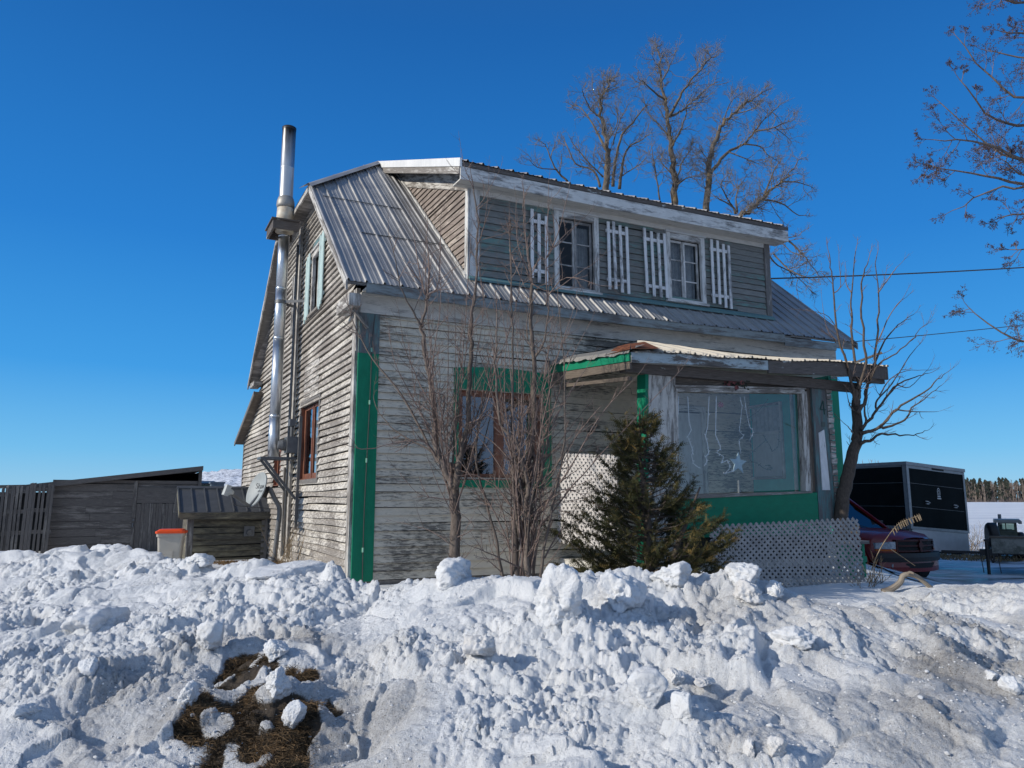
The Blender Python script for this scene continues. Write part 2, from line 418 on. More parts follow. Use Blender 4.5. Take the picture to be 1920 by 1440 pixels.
def snow_plain(name, dirty=.3, bump=.4, c0=(.80, .815, .83)):
    t = NT(name); p = t.pos()
    c = t.mix(t.rng(t.noise(p, 5., 8., .7), .45, .75, 0, dirty), c0, (.42, .39, .36))
    t.bsdf(c, .65, t.bump(t.noise(p, 40, 6., .7), bump, .02), spec=.3)
    return t.m
M['snow'] = snow_material()
M['snowclod'] = snow_plain('clean_snow_lump', .4, .9, (.72, .74, .765))
M['snowgrey'] = snow_plain('icy_grey_snow_lump', .75, .5, (.62, .62, .62))
def grid_object(name, X, Y, Zc, mat, attrs=None, kind='structure'):
    nr, nc = X.shape
    me = bpy.data.meshes.new(name)
    me.vertices.add(nr*nc); me.vertices.foreach_set('co', np.stack([X, Y, Zc], -1).astype(np.float32).ravel())
    i = np.arange((nr-1)*(nc-1)); r, c = i//(nc-1), i % (nc-1); a = r*nc+c
    q = np.stack([a, a+1, a+nc+1, a+nc], -1).astype(np.int32)
    me.loops.add(q.size); me.loops.foreach_set('vertex_index', q.ravel())
    me.polygons.add(len(q)); me.polygons.foreach_set('loop_start', np.arange(len(q), dtype=np.int32)*4)
    me.polygons.foreach_set('loop_total', np.full(len(q), 4, dtype=np.int32)); me.update(calc_edges=True)
    for k, v in (attrs or {}).items():
        at_ = me.attributes.new(k, 'FLOAT', 'POINT'); at_.data.foreach_set('value', v.astype(np.float32).ravel())
    me.polygons.foreach_set('use_smooth', np.ones(len(q), dtype=bool)); me.materials.append(mat); me.update()
    o = bpy.data.objects.new(name, me); COL.objects.link(o); o['kind'] = kind
    return o
# whole ground out to the horizon
def ground_material():
    t = NT('snow_field'); p = t.pos()
    c = t.mix(t.rng(t.noise(t.pos((.12, 1, 1)), .16, 7., .7), .42, .62, 0, .8), (.83, .845, .86), (.60, .63, .68))  # blue-grey streaks put the shading of the field's furrows into the colour
    dg = t.rng(t.noise(p, .55, 6., .7), .62, .72, 0, .0)
    t.bsdf(c, .6, t.bump(t.noise(t.pos((.2, 1, 1)), .5, 9., .75), .9, .6), spec=.3)
    return t.m
yy = np.concatenate([np.linspace(-40, 3, 16), np.linspace(3.6, 30, 100), 30*np.exp(np.linspace(.02, math.log(100), 60))])
xx = np.concatenate([-15*np.exp(np.linspace(math.log(200), .05, 40)), np.linspace(-15, 20, 110), 20*np.exp(np.linspace(.05, math.log(150), 40))])
Xg, Yg = np.meshgrid(xx, yy)
Zg = ground_z(Xg, Yg)+.03*gnoise(Xg*.8, Yg*.8, 91)*sstep(9, 14, Yg)*(1-sstep(30, 80, Yg))-.035
Zb, _ = bank_macro(Xg, Yg)
Zg = np.where((Yg < 14.2) & (Yg > 2.5), np.minimum(Zg, Zb-.25), Zg); Zg = np.where(Yg < 3.2, -.05, Zg)
grid_object('snow_field', Xg, Yg, Zg, ground_material())
# icy driveway beside the house
def ice_material():
    t = NT('icy_driveway'); p = t.pos()
    k = t.noise(t.pos((.35, 1, 1)), 1.6, 7., .7)
    c = t.mix(t.rng(k, .42, .56), (.085, .08, .078), (.60, .62, .66))
    t.bsdf(c, t.rng(k, .4, .6, .28, .6), t.bump(t.noise(p, 9, 6., .7), .5, .03), spec=.5)
    return t.m
xs = np.linspace(0, 1, 70); ysd = np.linspace(9.6, 26, 90)
S_, Yd = np.meshgrid(xs, ysd)
x0 = 5.4+.25*(Yd-9)+.4*vnoise(Yd*.8, Yd*0, 3); Xd = x0+S_*(9.0+.35*(Yd-9))
Zd = np.maximum(bank_z(Xd, Yd)[0], ground_z(Xd, Yd)-.03)
Zd = np.where(Yd > 12.5, ground_z(Xd, Yd)+.02*gnoise(Xd*2, Yd*2, 95), np.where(Yd < 10.4, Zd-.06, np.minimum(Zd, ground_z(Xd, Yd)+.05)))+.02
grid_object('driveway', Xd, Yd, Zd, ice_material())
# ------------------------------------------------------------------ farmhouse
def solve3(d, t1, t2, o):
    m = Matrix((( d[0], -t1[0], -t2[0]), (d[1], -t1[1], -t2[1]), (d[2], -t1[2], -t2[2])))
    return m.inverted() @ Vector((o[0], o[1], o[2]-CAMZ))
def fb(px, py, b):                              # pixel -> (a, z) on the plane at depth b
    s = solve3(ray(px, py), (UX, UY, 0), (0, 0, 1), H(0, b, 0)); return s[1], s[2]
def fa(px, py, a):                              # pixel -> (b, z) on the plane at a
    s = solve3(ray(px, py), (VX, VY, 0), (0, 0, 1), H(a, 0, 0)); return s[1], s[2]
house = thing('farmhouse', 'weathered white clapboard farmhouse with green trim, sheet metal roof and long dormer', 'house', H(4.5, 4, 0.3))
def Ff(b0=0.): return lambda u, v, w: H(u, b0-w, v)         # walls facing the road
def Fg(a0=0.): return lambda u, v, w: H(a0-w, u, v)         # walls facing left
def siding(Mb, F, umin, umax, v0, v1, holes=(), bh=.105, prot=.026, rng=None, sag=.004, gap=.009):
    rng = rng or random.Random(1)
    n = int((v1-v0)/bh)+1
    for i in range(n):
        a, b = v0+i*bh, min(v0+(i+1)*bh-gap, v1+.002)
        if b-a < .015: continue
        vm = (a+b)/2
        L0, L1 = umin(a), umax(a); T0, T1 = umin(b), umax(b)
        segs = [(min(L0, T0) if abs(L0-T0) < 1e-6 else L0, L1)]
        for hx0, hx1, hz0, hz1 in holes:
            if hz0 < vm < hz1:
                ns = []
                for p, q in segs:
                    if hx1 <= p or hx0 >= q: ns.append((p, q)); continue
                    if hx0 > p: ns.append((p, hx0))
                    if hx1 < q: ns.append((hx1, q))
                segs = ns
        ph = rng.random()*10
        for p, q in segs:
            Mb.face([F(p, a-.004, -.022), F(q, a-.004, -.022), F(q, b+gap+.004, -.022), F(p, b+gap+.004, -.022)], None, 1, 0)  # near-black backing darkens the gaps between boards into shadow lines
            cuts = [p]
            while cuts[-1] < q-.02:
                nx = cuts[-1]+rng.uniform(1.3, 4.2)
                cuts.append(q if nx > q-.6 else nx)
            for c0, c1 in zip(cuts, cuts[1:]):
                rn = rng.random(); dv = rng.gauss(0, sag*.5); dw = max(-.006, rng.gauss(0, .0035)); uo = rng.random()*30
                m = max(1, int((c1-c0)/.4)); tl = rng.gauss(0, .003)
                us = [c0+(c1-c0)*k/m for k in range(m+1)]
                def top(u):                                 # follow slanted ends
                    if u <= L0+1e-6 and p == segs[0][0]: return T0
                    if u >= L1-1e-6: return T1
                    return min(max(u, T0), T1)
                for k in range(m):
                    pts = []
                    for u in (us[k], us[k+1]):
                        s = math.sin(u*1.9+ph)*sag+dv+tl*(u-c0); ww = prot+dw+.003*math.sin(u*3.1+ph*2)
                        pts.append((u, a+s, ww, top(u), b+s*.6))
                    (u0, va, wa, t0, vb), (u1, vc, wc, t1, vd) = pts
                    g0, g1 = (.002 if k == 0 and c0 > p else 0), (.002 if k == m-1 and c1 < q else 0)
                    Mb.face([F(u0+g0, va, wa), F(u1-g1, vc, wc), F(t1-g1, vd, .003), F(t0+g0, vb, .003)],
                            [(u0+uo, va), (u1+uo, vc), (t1+uo, vd), (t0+uo, vb)], 0, rn)
                    Mb.face([F(u0+g0, va, wa), F(u1-g1, vc, wc), F(u1-g1, vc+.001, -.012), F(u0+g0, va+.001, -.012)],
                            [(u0+uo, va), (u1+uo, vc), (u1+uo, vc-.02), (u0+uo, va-.02)], 0, rn)
def frame4(Mb, F, u0, u1, v0, v1, wd, w0, w1, top=None, bot=None):
    top = wd if top is None else top; bot = wd if bot is None else bot
    Mb.box(F, u0, u0+wd, v0, v1, w0, w1); Mb.box(F, u1-wd, u1, v0, v1, w0, w1)
    Mb.box(F, u0+wd, u1-wd, v1-top, v1, w0, w1); Mb.box(F, u0+wd, u1-wd, v0, v0+bot, w0, w1)
def window(parent, F, u0, u1, v0, v1, casing, cas_m, sash_m, cols=2, rows=3, cw=.10, cwo=.035, sw=.045, mun=.022, rec=.05, curtain=None, room='room', depth=.5, sill=True, mid=None, pane='glass', bars=True):
    """opening u0..u1, v0..v1; casing boards outside it. window > sash, pane, curtain"""
    c = MB(int(u0*100)); 
    if casing:
        frame4(c, F, u0-cw, u1+cw, v0-(.03 if sill else cw), v1+cw*1.15, cw, -.02, cwo, cw*1.15, .03 if sill else cw)
        if sill: c.box(F, u0-cw-.03, u1+cw+.03, v0-.075, v0-.032, -.02, cwo+.04)
        c.box(F, u0-cw-.02, u1+cw+.02, v1+cw*1.15+.002, v1+cw*1.15+.03, -.01, cwo+.025)
    else:
        frame4(c, F, u0-.012, u1+.012, v0-.012, v1+.012, .014, -.08, .012)
    win = c.build('window', cas_m, parent)
    s = MB(int(u0*100)+5)
    n = cols; wS = (u1-u0)/n
    for i in range(n):
        a, b = u0+i*wS+.003, u0+(i+1)*wS-.003
        frame4(s, F, a, b, v0+.003, v1-.003, sw, -rec-.03, -rec)
        if bars:
            for r in range(1, rows):
                z = v0+(v1-v0)*r/rows
                s.box(F, a+sw, b-sw, z-mun/2, z+mun/2, -rec-.022, -rec-.004)
    if mid: s.box(F, (u0+u1)/2-mid/2, (u0+u1)/2+mid/2, v0+.001, v1-.001, -rec-.04, -rec+.012)
    s.build('sash', sash_m, win)
    g = MB(1); g.face([F(u0, v0, -rec-.015), F(u1, v0, -rec-.015), F(u1, v1, -rec-.015), F(u0, v1, -rec-.015)]); g.build('pane', M[pane], win)
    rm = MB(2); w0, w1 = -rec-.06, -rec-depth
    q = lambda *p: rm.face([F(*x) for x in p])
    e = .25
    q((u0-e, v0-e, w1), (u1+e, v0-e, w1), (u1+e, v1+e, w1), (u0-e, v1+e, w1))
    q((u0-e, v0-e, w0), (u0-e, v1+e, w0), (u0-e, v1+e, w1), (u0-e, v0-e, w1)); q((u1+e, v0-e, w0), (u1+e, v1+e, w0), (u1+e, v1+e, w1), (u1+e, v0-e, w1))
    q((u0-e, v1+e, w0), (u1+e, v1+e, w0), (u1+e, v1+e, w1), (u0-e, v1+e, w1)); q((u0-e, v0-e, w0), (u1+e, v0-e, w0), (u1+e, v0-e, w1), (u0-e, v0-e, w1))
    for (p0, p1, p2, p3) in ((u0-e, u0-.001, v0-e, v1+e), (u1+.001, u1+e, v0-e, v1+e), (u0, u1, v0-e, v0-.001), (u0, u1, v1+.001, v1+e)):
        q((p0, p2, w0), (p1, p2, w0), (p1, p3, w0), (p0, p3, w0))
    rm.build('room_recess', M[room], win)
    if curtain:
        for (ca, cb, va, vb) in curtain:
            k = MB(3); n = 26
            for i in range(n):
                xa, xb = u0+(u1-u0)*(ca+(cb-ca)*i/n), u0+(u1-u0)*(ca+(cb-ca)*(i+1)/n)
                wa, wb = -rec-.12+.018*math.sin(i*1.7), -rec-.12+.018*math.sin((i+1)*1.7)
                za, zb = v0+(v1-v0)*va, v0+(v1-v0)*vb
                k.face([F(xa, za, wa), F(xb, za, wb), F(xb, zb, wb), F(xa, zb, wa)])
            k.build('curtain', M['curtain'], win, True)
    return win
FW, GW = Ff(0), Fg(0)
# --- front wall
LEN = 9.10
ROOFS = .883
def roofz(b): return 4.63+ROOFS*(b+.28)
mb = MB(3)
W1 = (1.50, 2.82, 2.00, 3.28)
PW = (6.98, 7.69, 2.08, 3.34)
siding(mb, FW, lambda v: .30, lambda v: LEN-.28, .66, 4.27, [W1, (5.02, 5.86, .5, 3.2)], rng=random.Random(11), prot=.026, gap=.003)
mb.build('front_wall', [M['front'], M['dark']], house)
mb = MB(4); mb.box(FW, .02, LEN-.0, 4.27, 4.515, -.02, .035); mb.box(FW, .02, LEN, 4.515, 4.55, -.02, .06)
mb.build('frieze_board', M['frieze'], house)
# corner boards: old paint above, bright green below
for u0, u1, zt, nm in ((0., .30, 3.70, 0), (LEN-.28, LEN, 3.95, 1)):
    g = MB(5+nm); g.box(FW, u0+.012, u1, .64, zt, -.01, .034); g.build('green_corner_board', M['green'], house)
    g = MB(7+nm); g.box(FW, u0+.012, u1, zt+.002, 4.268, -.01, .032); g.build('corner_board', M['teal'], house)
# --- gable wall
def gmin(v): return .16 if v < 4.7 else max(.16, (v-4.63)/ROOFS-.28+.03)
def gmax(v):
    if v < 3.33: return 10.50
    if v < 4.05: return 10.50-(v-3.33)/.345
    if v < 4.62: return 8.42
    return 8.42-(v-4.62)/.80
ub0, uz0 = fa(584, 607, 0); ub1, uz1 = fa(606, 478, 0)
UW = (ub1+.10, ub0-.08, 4.93, 5.92)
BW = (2.08, 3.46, 2.06, 3.34)
SW = (5.25, 5.95, 2.0, 2.75)
mb = MB(9)
siding(mb, GW, gmin, gmax, .62, 6.98, [UW, BW, SW], bh=.103, prot=.036, rng=random.Random(23), sag=.007, gap=.012)
mb.build('gable_wall', [M['gable'], M['dark']], house)
mb = MB(10); mb.box(GW, .0, .16, .62, 4.62, -.02, .030); mb.build('gable_corner_board', M['trimold'], house)
mb = MB(11); mb.box(GW, 10.42, 10.52, .5, 3.30, -.02, .032); mb.build('rear_corner_board', M['wood'], house)
# old wall panel above the lower gable window, small boarded strip beside it
mb = MB(12); mb.box(GW, 2.2, 3.3, 3.48, 4.02, .0, .020); mb.build('patched_panel', M['trimold'], house)
# hidden outer walls close the body
mb = MB(13)
mb.box(lambda u, v, w: H(LEN+w, u, v), .0, 8.3, .5, 4.6, -.06, .0)
mb.hexa([H(LEN-.06, .3, 4.6), H(LEN, .3, 4.6), H(LEN-.06, 8.1, 4.6), H(LEN, 8.1, 4.6), H(LEN-.06, 2.5, 6.9), H(LEN, 2.5, 6.9), H(LEN-.06, 5.7, 6.9), H(LEN, 5.7, 6.9)])
mb.build('right_wall', M['gable'], house)
mb = MB(14); mb.box(lambda u, v, w: H(u, 10.5+w, v), 0, 6.0, .4, 3.3, -.06, 0); mb.box(lambda u, v, w: H(u, 8.36+w, v), 0, LEN, .4, 4.6, -.06, 0); mb.box(lambda u, v, w: H(6.0+w, u, v), 8.4, 10.4, .4, 3.3, -.06, 0)
mb.build('rear_wall', M['gable'], house)
mb = MB(15); mb.box(FW, -.0, LEN, -.1, .645, -.3, .015); mb.box(GW, -.01, 10.5, -.1, .625, -.3, .012); mb.build('foundation', M['stone'], house)
# --- roof sheets
PER = .25
PROF = [(x*PER/.30, h) for x, h in ((0, 0), (.013, .030), (.038, .030), (.054, 0), (.118, 0), (.130, .008), (.150, .008), (.162, 0), (.212, 0), (.224, .008), (.244, .008), (.256, 0))]
def roof_sheet(Mb, a0, a1, b0, btop, zf, seam=(), rng=random.Random(5), lift=.02, nb=7):
    cols = []; k = math.floor(a0/PER)
    while k*PER < a1:
        for x, h in PROF:
            a = k*PER+x
            if a0 <= a <= a1: cols.append((a, h))
        k += 1
    cols = [(a0, 0)]+cols+[(a1, 0)]
    rn = 0.
    for (aa, ha), (ab, hb) in zip(cols, cols[1:]):
        if ab-aa < 1e-5: continue
        ta, tb = btop(aa), btop(ab)
        if max(ta, tb) <= b0+.01: continue
        for i in range(nb):
            q = []
            for a, h, t, f in ((aa, ha, ta, i/nb), (ab, hb, tb, i/nb), (ab, hb, tb, (i+1)/nb), (aa, ha, ta, (i+1)/nb)):
                b = b0+(t-b0)*f
                wob = .006*math.sin(b*2.3+a*1.1)+.004*math.sin(a*5.7+b*4)
                q.append((H(a, b, zf(a, b)+h+lift+wob), (a, b)))
            Mb.face([p for p, _ in q], [u for _, u in q], 0, rn)
AL, AR = -.25, 9.35
def hipb(a):
    if a < 1.42: return 2.45+(a-AL)/(1.42-AL)*(4.10-2.45)
    if a > 7.68: return 4.10-(a-7.68)/(AR-7.68)*(4.10-2.45)
    return 4.10
D0, D1, DB = 1.70, 7.71, .15           # dormer left, right, front
DZT = 6.60
def dz(b): return 6.70+(8.45-6.70)*(b+.17)/(4.10+.17)
mb = MB(20)
zf = lambda a, b: roofz(b)-.03*math.sin(max(0, min(1, (a+.3)/9.5))*math.pi)*(1 if b < .3 else .3)
roof_sheet(mb, AL, D0, -.30, hipb, zf, nb=9)
roof_sheet(mb, D0, D1, -.30, lambda a: DB+.02, zf, nb=3)
roof_sheet(mb, D1, AR, -.30, hipb, zf, nb=9)
mb.build('roof', M['roof'], house, False)
for bb, a0, a1 in ((2.05, -.1, 1.25), (1.0, .25, 1.7)):      # overlapping seams of the sheets
    mb = MB(21)
    for i in range(int((a1-a0)/.05)):
        a = a0+i*.05; mb.hexa([H(a+x, bb+y, roofz(bb+y)+.036+zz) for zz in (0, .006) for y in (0, .018) for x in (0, .05)], 0, .5)
    mb.build('roof_seam', M['tar'], house)
mb = MB(22)                               # roof deck under the sheets, with rear slope and hips
def slab(pts, th, m=0):
    lo = [(p[0], p[1], p[2]-th) for p in pts]; mb.face(pts, None, m, .4); mb.face(lo[::-1], None, m, .4)
    for i in range(len(pts)):
        j = (i+1) % len(pts); mb.face([pts[i], lo[i], lo[j], pts[j]], None, m, .4)
zc = roofz(2.45)
def rz(b): return roofz(2*4.16-b) if b > 4.16 else roofz(b)
slab([H(AL+.02, -.28, roofz(-.28)-.005), H(D0, -.28, roofz(-.28)-.005), H(D0, 4.1, roofz(4.1)-.005), H(1.42, 4.1, roofz(4.1)-.005), H(AL+.02, 2.45, zc-.005)], .035)
slab([H(D0, -.28, roofz(-.28)-.035), H(D1, -.28, roofz(-.28)-.035), H(D1, DB, roofz(DB)-.035), H(D0, DB, roofz(DB)-.035)], .035)
slab([H(D1, -.28, roofz(-.28)-.005), H(AR-.02, -.28, roofz(-.28)-.005), H(AR-.02, 2.45, zc-.005), H(7.68, 4.1, roofz(4.1)-.005), H(D1, 4.1, roofz(4.1)-.005)], .035)
slab([H(AL, 8.62, 4.45), H(AR, 8.62, 4.45), H(AR, 5.75, 7.0), H(7.68, 4.1, 8.47), H(1.42, 4.1, 8.47), H(AL, 5.62, 7.0)], .05)
mb.build('roof_deck', M['wood'], house)
for s in (0, 1):                          # clipped gable ends
    mb = MB(23)
    e = AL if s == 0 else AR; ap = 1.42 if s == 0 else 7.68; pr = e+(-.02 if s == 0 else .02)
    n = 14
    for i in range(n):
        f0, f1 = i/n, (i+1)/n
        p = lambda f: (pr, 2.42+(5.66-2.42)*f, zc+.0)
        (x0, b0, z0), (x1, b1, z1) = p(f0), p(f1)
        mb.face([H(x0, b0, z0), H(x1, b1, z1), H(ap, 4.1, 8.50)], None, 0, .5)
    mb.build('hip_roof', M['roof'], house)
mb = MB(24)                               # folded metal caps along the hips
hp = [H(AL-.03+(1.45-AL)*t, 2.42+(4.10-2.42)*t, zc+.03+(8.50-zc)*t) for t in (0, .33, .66, 1)]
for p, q in zip(hp, hp[1:]):
    for k, (db, dzz) in enumerate(((-.15, -.115), (-.075, -.05), (0, .0))):
        pass
    d = (.0, 0, 0)
    lowp = lambda P: (P[0]-VX*.24, P[1]-VY*.24, P[2]-.155)
    midp = lambda P: (P[0]-VX*.10, P[1]-VY*.10, P[2]-.05)
    mb.face([lowp(p), lowp(q), midp(q), midp(p)], None, 0, .3); mb.face([midp(p), midp(q), q, p], None, 0, .3)
    bk = lambda P: (P[0]-UX*.16, P[1]-UY*.16, P[2]-.13)
    mb.face([p, q, bk(q), bk(p)], None, 0, .3)
mb.build('hip_cap', M['roof'], house)
# front fascia, soffit, rake boards
mb = MB(25)
n = 22
for i in range(n):
    a0, a1 = .03+(AR-.1-.03)*i/n, .03+(AR-.1-.03)*(i+1)/n
    z = lambda a: zf(a, -.28)+.005
    broken = 7.55 < a0 < 8.6
    dr = -.05 if broken else 0
    mb.hexa([H(a, b, z(a)-o+dr+.002*(i % 2)) for o in (.145, .0) for b in (-.285, -.255) for a in (a0, a1)], 0, .5, (a0*0+i*.4, 0))
mb.build('eave_fascia', M['eave'], house)
mb = MB(26); mb.box(FW, .03, AR-.1, 4.552, 4.575, .06, .262); mb.build('eave_soffit', M['frieze'], house)
mb = MB(27)
def rake(p, q, h, t):
    p, q = Vector(p), Vector(q); u = Vector((UX, UY, 0))*t
    mb.hexa([p-Vector((0, 0, h)), q-Vector((0, 0, h)), p-Vector((0, 0, h))+u, q-Vector((0, 0, h))+u, p, q, p+u, q+u])
for a_ in ((H(AL-.012, -.30, roofz(-.3)+.015), H(AL-.012, 2.45, zc+.015), .13, .028), (H(AL-.012, 5.66, zc+.0), H(AL-.012, 8.64, 4.44), .13, .028),
           (H(AL-.012, 2.46, zc+.01), H(AL-.012, 5.65, zc+.01), .10, .026), (H(AR, -.30, roofz(-.3)+.015), H(AR, 2.45, zc+.015), .13, .028)):
    mb = MB(27); rake(*a_); mb.build('rake_board', M['trimold'], house)
mb = MB(28)                               # boards closing the overhang from below
def under(pts): mb.face(pts, [(0, 0), (.3, 0), (.3, 3), (0, 3)][:len(pts)], 0, .5)
under([H(AL, -.28, roofz(-.28)-.05), H(.0, -.28, roofz(-.28)-.05), H(.0, 2.45, zc-.05), H(AL, 2.45, zc-.05)])
under([H(AL, 2.45, zc-.06), H(.0, 2.45, zc-.06), H(.0, 5.66, zc-.06), H(AL, 5.66, zc-.06)])
under([H(AL, 5.66, zc-.06), H(.0, 5.66, zc-.06), H(.0, 8.62, 4.39), H(AL, 8.62, 4.39)])
mb.face([H(.0, 2.2, zc-.35), H(.0, 5.9, zc-.35), H(.0, 5.66, zc-.05), H(.0, 2.45, zc-.05)], None, 0, .5)
mb.build('overhang_soffit', M['soffit'], house)
mb = MB(29)                               # boxed cornice returns at the foot of the rakes
mb.hexa([H(a, b, z) for z in (4.30, 4.47) for b in (-.26, .42) for a in (-.20, -.04)]); mb.build('cornice_return', M['trimold'], house)
mb = MB(29); mb.hexa([H(a, b, z) for z in (4.32, 4.43) for b in (7.9, 8.55) for a in (-.22, -.04)]); mb.build('cornice_return', M['trimold'], house)
mb = MB(30); mb.bar(H(-.06, -.06, 4.28), H(-.03, -.05, 3.72), .035, .02); mb.bar(H(-.10, -.10, 4.28), H(.12, -.05, 4.05), .05, .03); mb.build('corner_bracket', M['trimold'], house)
# rear lean-to roof
mb = MB(31)
slab([H(-.22, 7.75, 4.15), H(6.2, 7.75, 4.15), H(6.2, 10.72, 3.20), H(-.22, 10.72, 3.20)], .06)
mb.build('lean_to_roof', M['brownwood'], house)
mb = MB(32); rake(H(-.235, 7.75, 4.16), H(-.235, 10.74, 3.20), .10, .024); mb.build('lean_to_rake', M['wood'], house)
# --- dormer
FD = Ff(DB)
def dw(p0, p1):
    a0, z0 = fb(*p0, DB); a1, z1 = fb(*p1, DB); return a0, a1, z0, z1
a0, _, _, z1 = dw((1046, 415), (1046, 415)); DW1 = (a0, fb(1113, 480, DB)[0], fb(1080, 541, DB)[1], fb(1080, 413, DB)[1])
DW2 = (fb(1256, 500, DB)[0], fb(1313, 500, DB)[0], fb(1285, 563, DB)[1], fb(1285, 452, DB)[1])
mb = MB(40)
siding(mb, FD, lambda v: D0+.16, lambda v: D1-.10, 4.97, DZT-.02, [DW1, DW2], bh=.108, prot=.020, rng=random.Random(31), gap=.003)
mb.build('dormer_wall', [M['dormer'], M['dark']], house)
mb = MB(41)
mb.box(FD, D0-.02, D0+.16, 5.0, DZT, -.01, .03); mb.build('dormer_corner_board', M['trim'], house)
mb = MB(42); mb.box(FD, D1-.11, D1+.02, 4.98, DZT-.02, -.01, .035); mb.build('dormer_corner_board', M['wood'], house)
mb = MB(43)
siding(mb, lambda u, v, w: H(D0-w, u, v), lambda v: DB+.03, lambda v: max(DB+.02, min((v-4.63)/ROOFS-.28-.03, 4.0)) if v < 8.2 else 3.9, 5.0, 6.62, bh=.105, prot=.024, rng=random.Random(33), sag=.008)
siding(mb, lambda u, v, w: H(D0-w, u, v), lambda v: (v-6.62)/(8.45-6.70)*(4.27)-.05, lambda v: (v-4.63)/ROOFS-.28-.03, 6.62, 8.2, bh=.105, prot=.024, rng=random.Random(34), sag=.008)
mb.build('dormer_cheek', [M['cheek'], M['dark']], house)
mb = MB(44)
mb.box(lambda u, v, w: H(D0-w, u, v), DB-.03, DB+.09, 5.0, DZT, -.01, .032)
mb.hexa([H(a, b, roofz(b)+h) for h in (.0, .07) for b in (DB, 3.7) for a in (D0-.055, D0-.03)])
mb.build('cheek_trim', M['trim'], house)
mb = MB(45)
mb.box(lambda u, v, w: H(D1+w, u, v), .2, 2.0, 5.0, 6.6, -.06, -.01)
mb.hexa([H(a, b, z) for (b, z) in ((.2, 5.0), (3.8, 8.2), (.2, 6.6), (3.8, 8.25)) for a in (D1-.06, D1)]) 
mb.build('dormer_far_cheek', M['wood'], house)
mb = MB(46)                               # dormer roof: sheets edge on, white flashed left rake
E0, E1, EB = 1.42, 7.92, -.17
roof_sheet(mb, E0, E1, EB-.03, lambda a: 4.10, lambda a, b: dz(b)-.02*math.sin((a-E0)/(E1-E0)*math.pi), nb=3)
mb.build('dormer_roof', M['roof'], house)
mb = MB(47)
def sagd(a): return -.02*math.sin((a-E0)/(E1-E0)*math.pi)
for i in range(16):
    a0, a1 = E0+(E1-E0)*i/16, E0+(E1-E0)*(i+1)/16
    mb.hexa([H(a, b, dz(b)+sagd(a)+o+.0) for o in (-.055, .012) for b in (EB-.01, 4.1) for a in (a0, a1)], 0, .5)
mb.build('dormer_roof_deck', M['rotten'], house)
mb = MB(48)
mb.hexa([H(a, b, dz(b)+o) for o in (-.075, .06) for b in (EB-.05, 4.12) for a in (E0-.035, E0-.003)])
mb.build('dormer_rake_flashing', M['roofwhite'], house)
mb = MB(49)
mb.hexa([H(a, b, dz(b)+o) for o in (-.19, -.08) for b in (EB+.02, 3.9) for a in (E0-.02, E0+.01)])
mb.hexa([H(a, b, dz(b)+o) for o in (-.42, -.075) for b in (EB+.3, 3.6) for a in (D0-.035, D0-.027)])
mb.build('dormer_rake_board', M['trimold'], house)
mb = MB(50)
for i in range(16):
    a0, a1 = E0+(E1-E0)*i/16, E0+(E1-E0)*(i+1)/16
    mb.hexa([H(a, b, 6.635+sagd(a)+o) for o in (-.20, .0) for b in (EB, EB+.03) for a in (a0, a1)], 0, .4, (a0, 0))
mb.build('dormer_fascia', M['trim'], house)
mb = MB(51); mb.hexa([H(a, b, z) for z in (6.44, 6.46) for b in (EB+.03, DB) for a in (E0+.01, E1)]); mb.box(FD, D0+.165, D1-.11, 6.36, 6.44, .0, .03)
mb.build('dormer_soffit', M['frieze'], house)
mb = MB(52); mb.hexa([H(a, b, roofz(b)+h) for h in (.04, .075) for b in (DB-.09, DB-.02) for a in (D0-.02, D1+.02)]); mb.build('dormer_base_board', M['teal'], house)
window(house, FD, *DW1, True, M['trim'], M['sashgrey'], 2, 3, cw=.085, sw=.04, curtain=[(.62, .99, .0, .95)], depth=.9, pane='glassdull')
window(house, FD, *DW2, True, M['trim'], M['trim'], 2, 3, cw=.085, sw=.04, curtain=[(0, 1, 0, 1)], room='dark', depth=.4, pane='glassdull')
def shutter(px0, px1, pyt, pyb, tilt=0., n=4, F=None, b=DB, mat='slat', seed=0, uv=None):
    rr = random.Random(seed); s = MB(seed+60)
    if uv: u0, u1, v0, v1 = uv
    else:
        xm = (px0+px1)/2; u0 = fb(px0, (pyt+pyb)/2, b)[0]; u1 = fb(px1, (pyt+pyb)/2, b)[0]; v0 = fb(xm, pyb, b)[1]; v1 = fb(xm, pyt, b)[1]
    F = F or Ff(b); wS = .052; L = v1-v0
    for i in range(n):
        u = u0+wS/2+(u1-u0-wS)*i/(n-1)+rr.gauss(0, .004); dz_ = rr.gauss(0, .02)-i*.012; lean = rr.gauss(0, .008)+tilt*L
        s.hexa([F(u+x+(lean if v else 0), (v1 if v else v0)+dz_, w) for w in (.052, .070) for v in (0, 1) for x in (-wS/2, wS/2)])
    for f in (.14, .86):
        s.box(F, u0-.0+tilt*L*f, u1+tilt*L*f, v0+L*f-.028, v0+L*f+.028, .030, .051)
    return s.build('shutter', M[mat], house)
shutter(991, 1024, 400, 528, .0, 3, seed=1); shutter(1135, 1176, 420, 545, -.01, 4, seed=2)
shutter(1206, 1247, 436, 556, -.02, 4, seed=3); shutter(1330, 1366, 455, 573, .0, 4, seed=4)
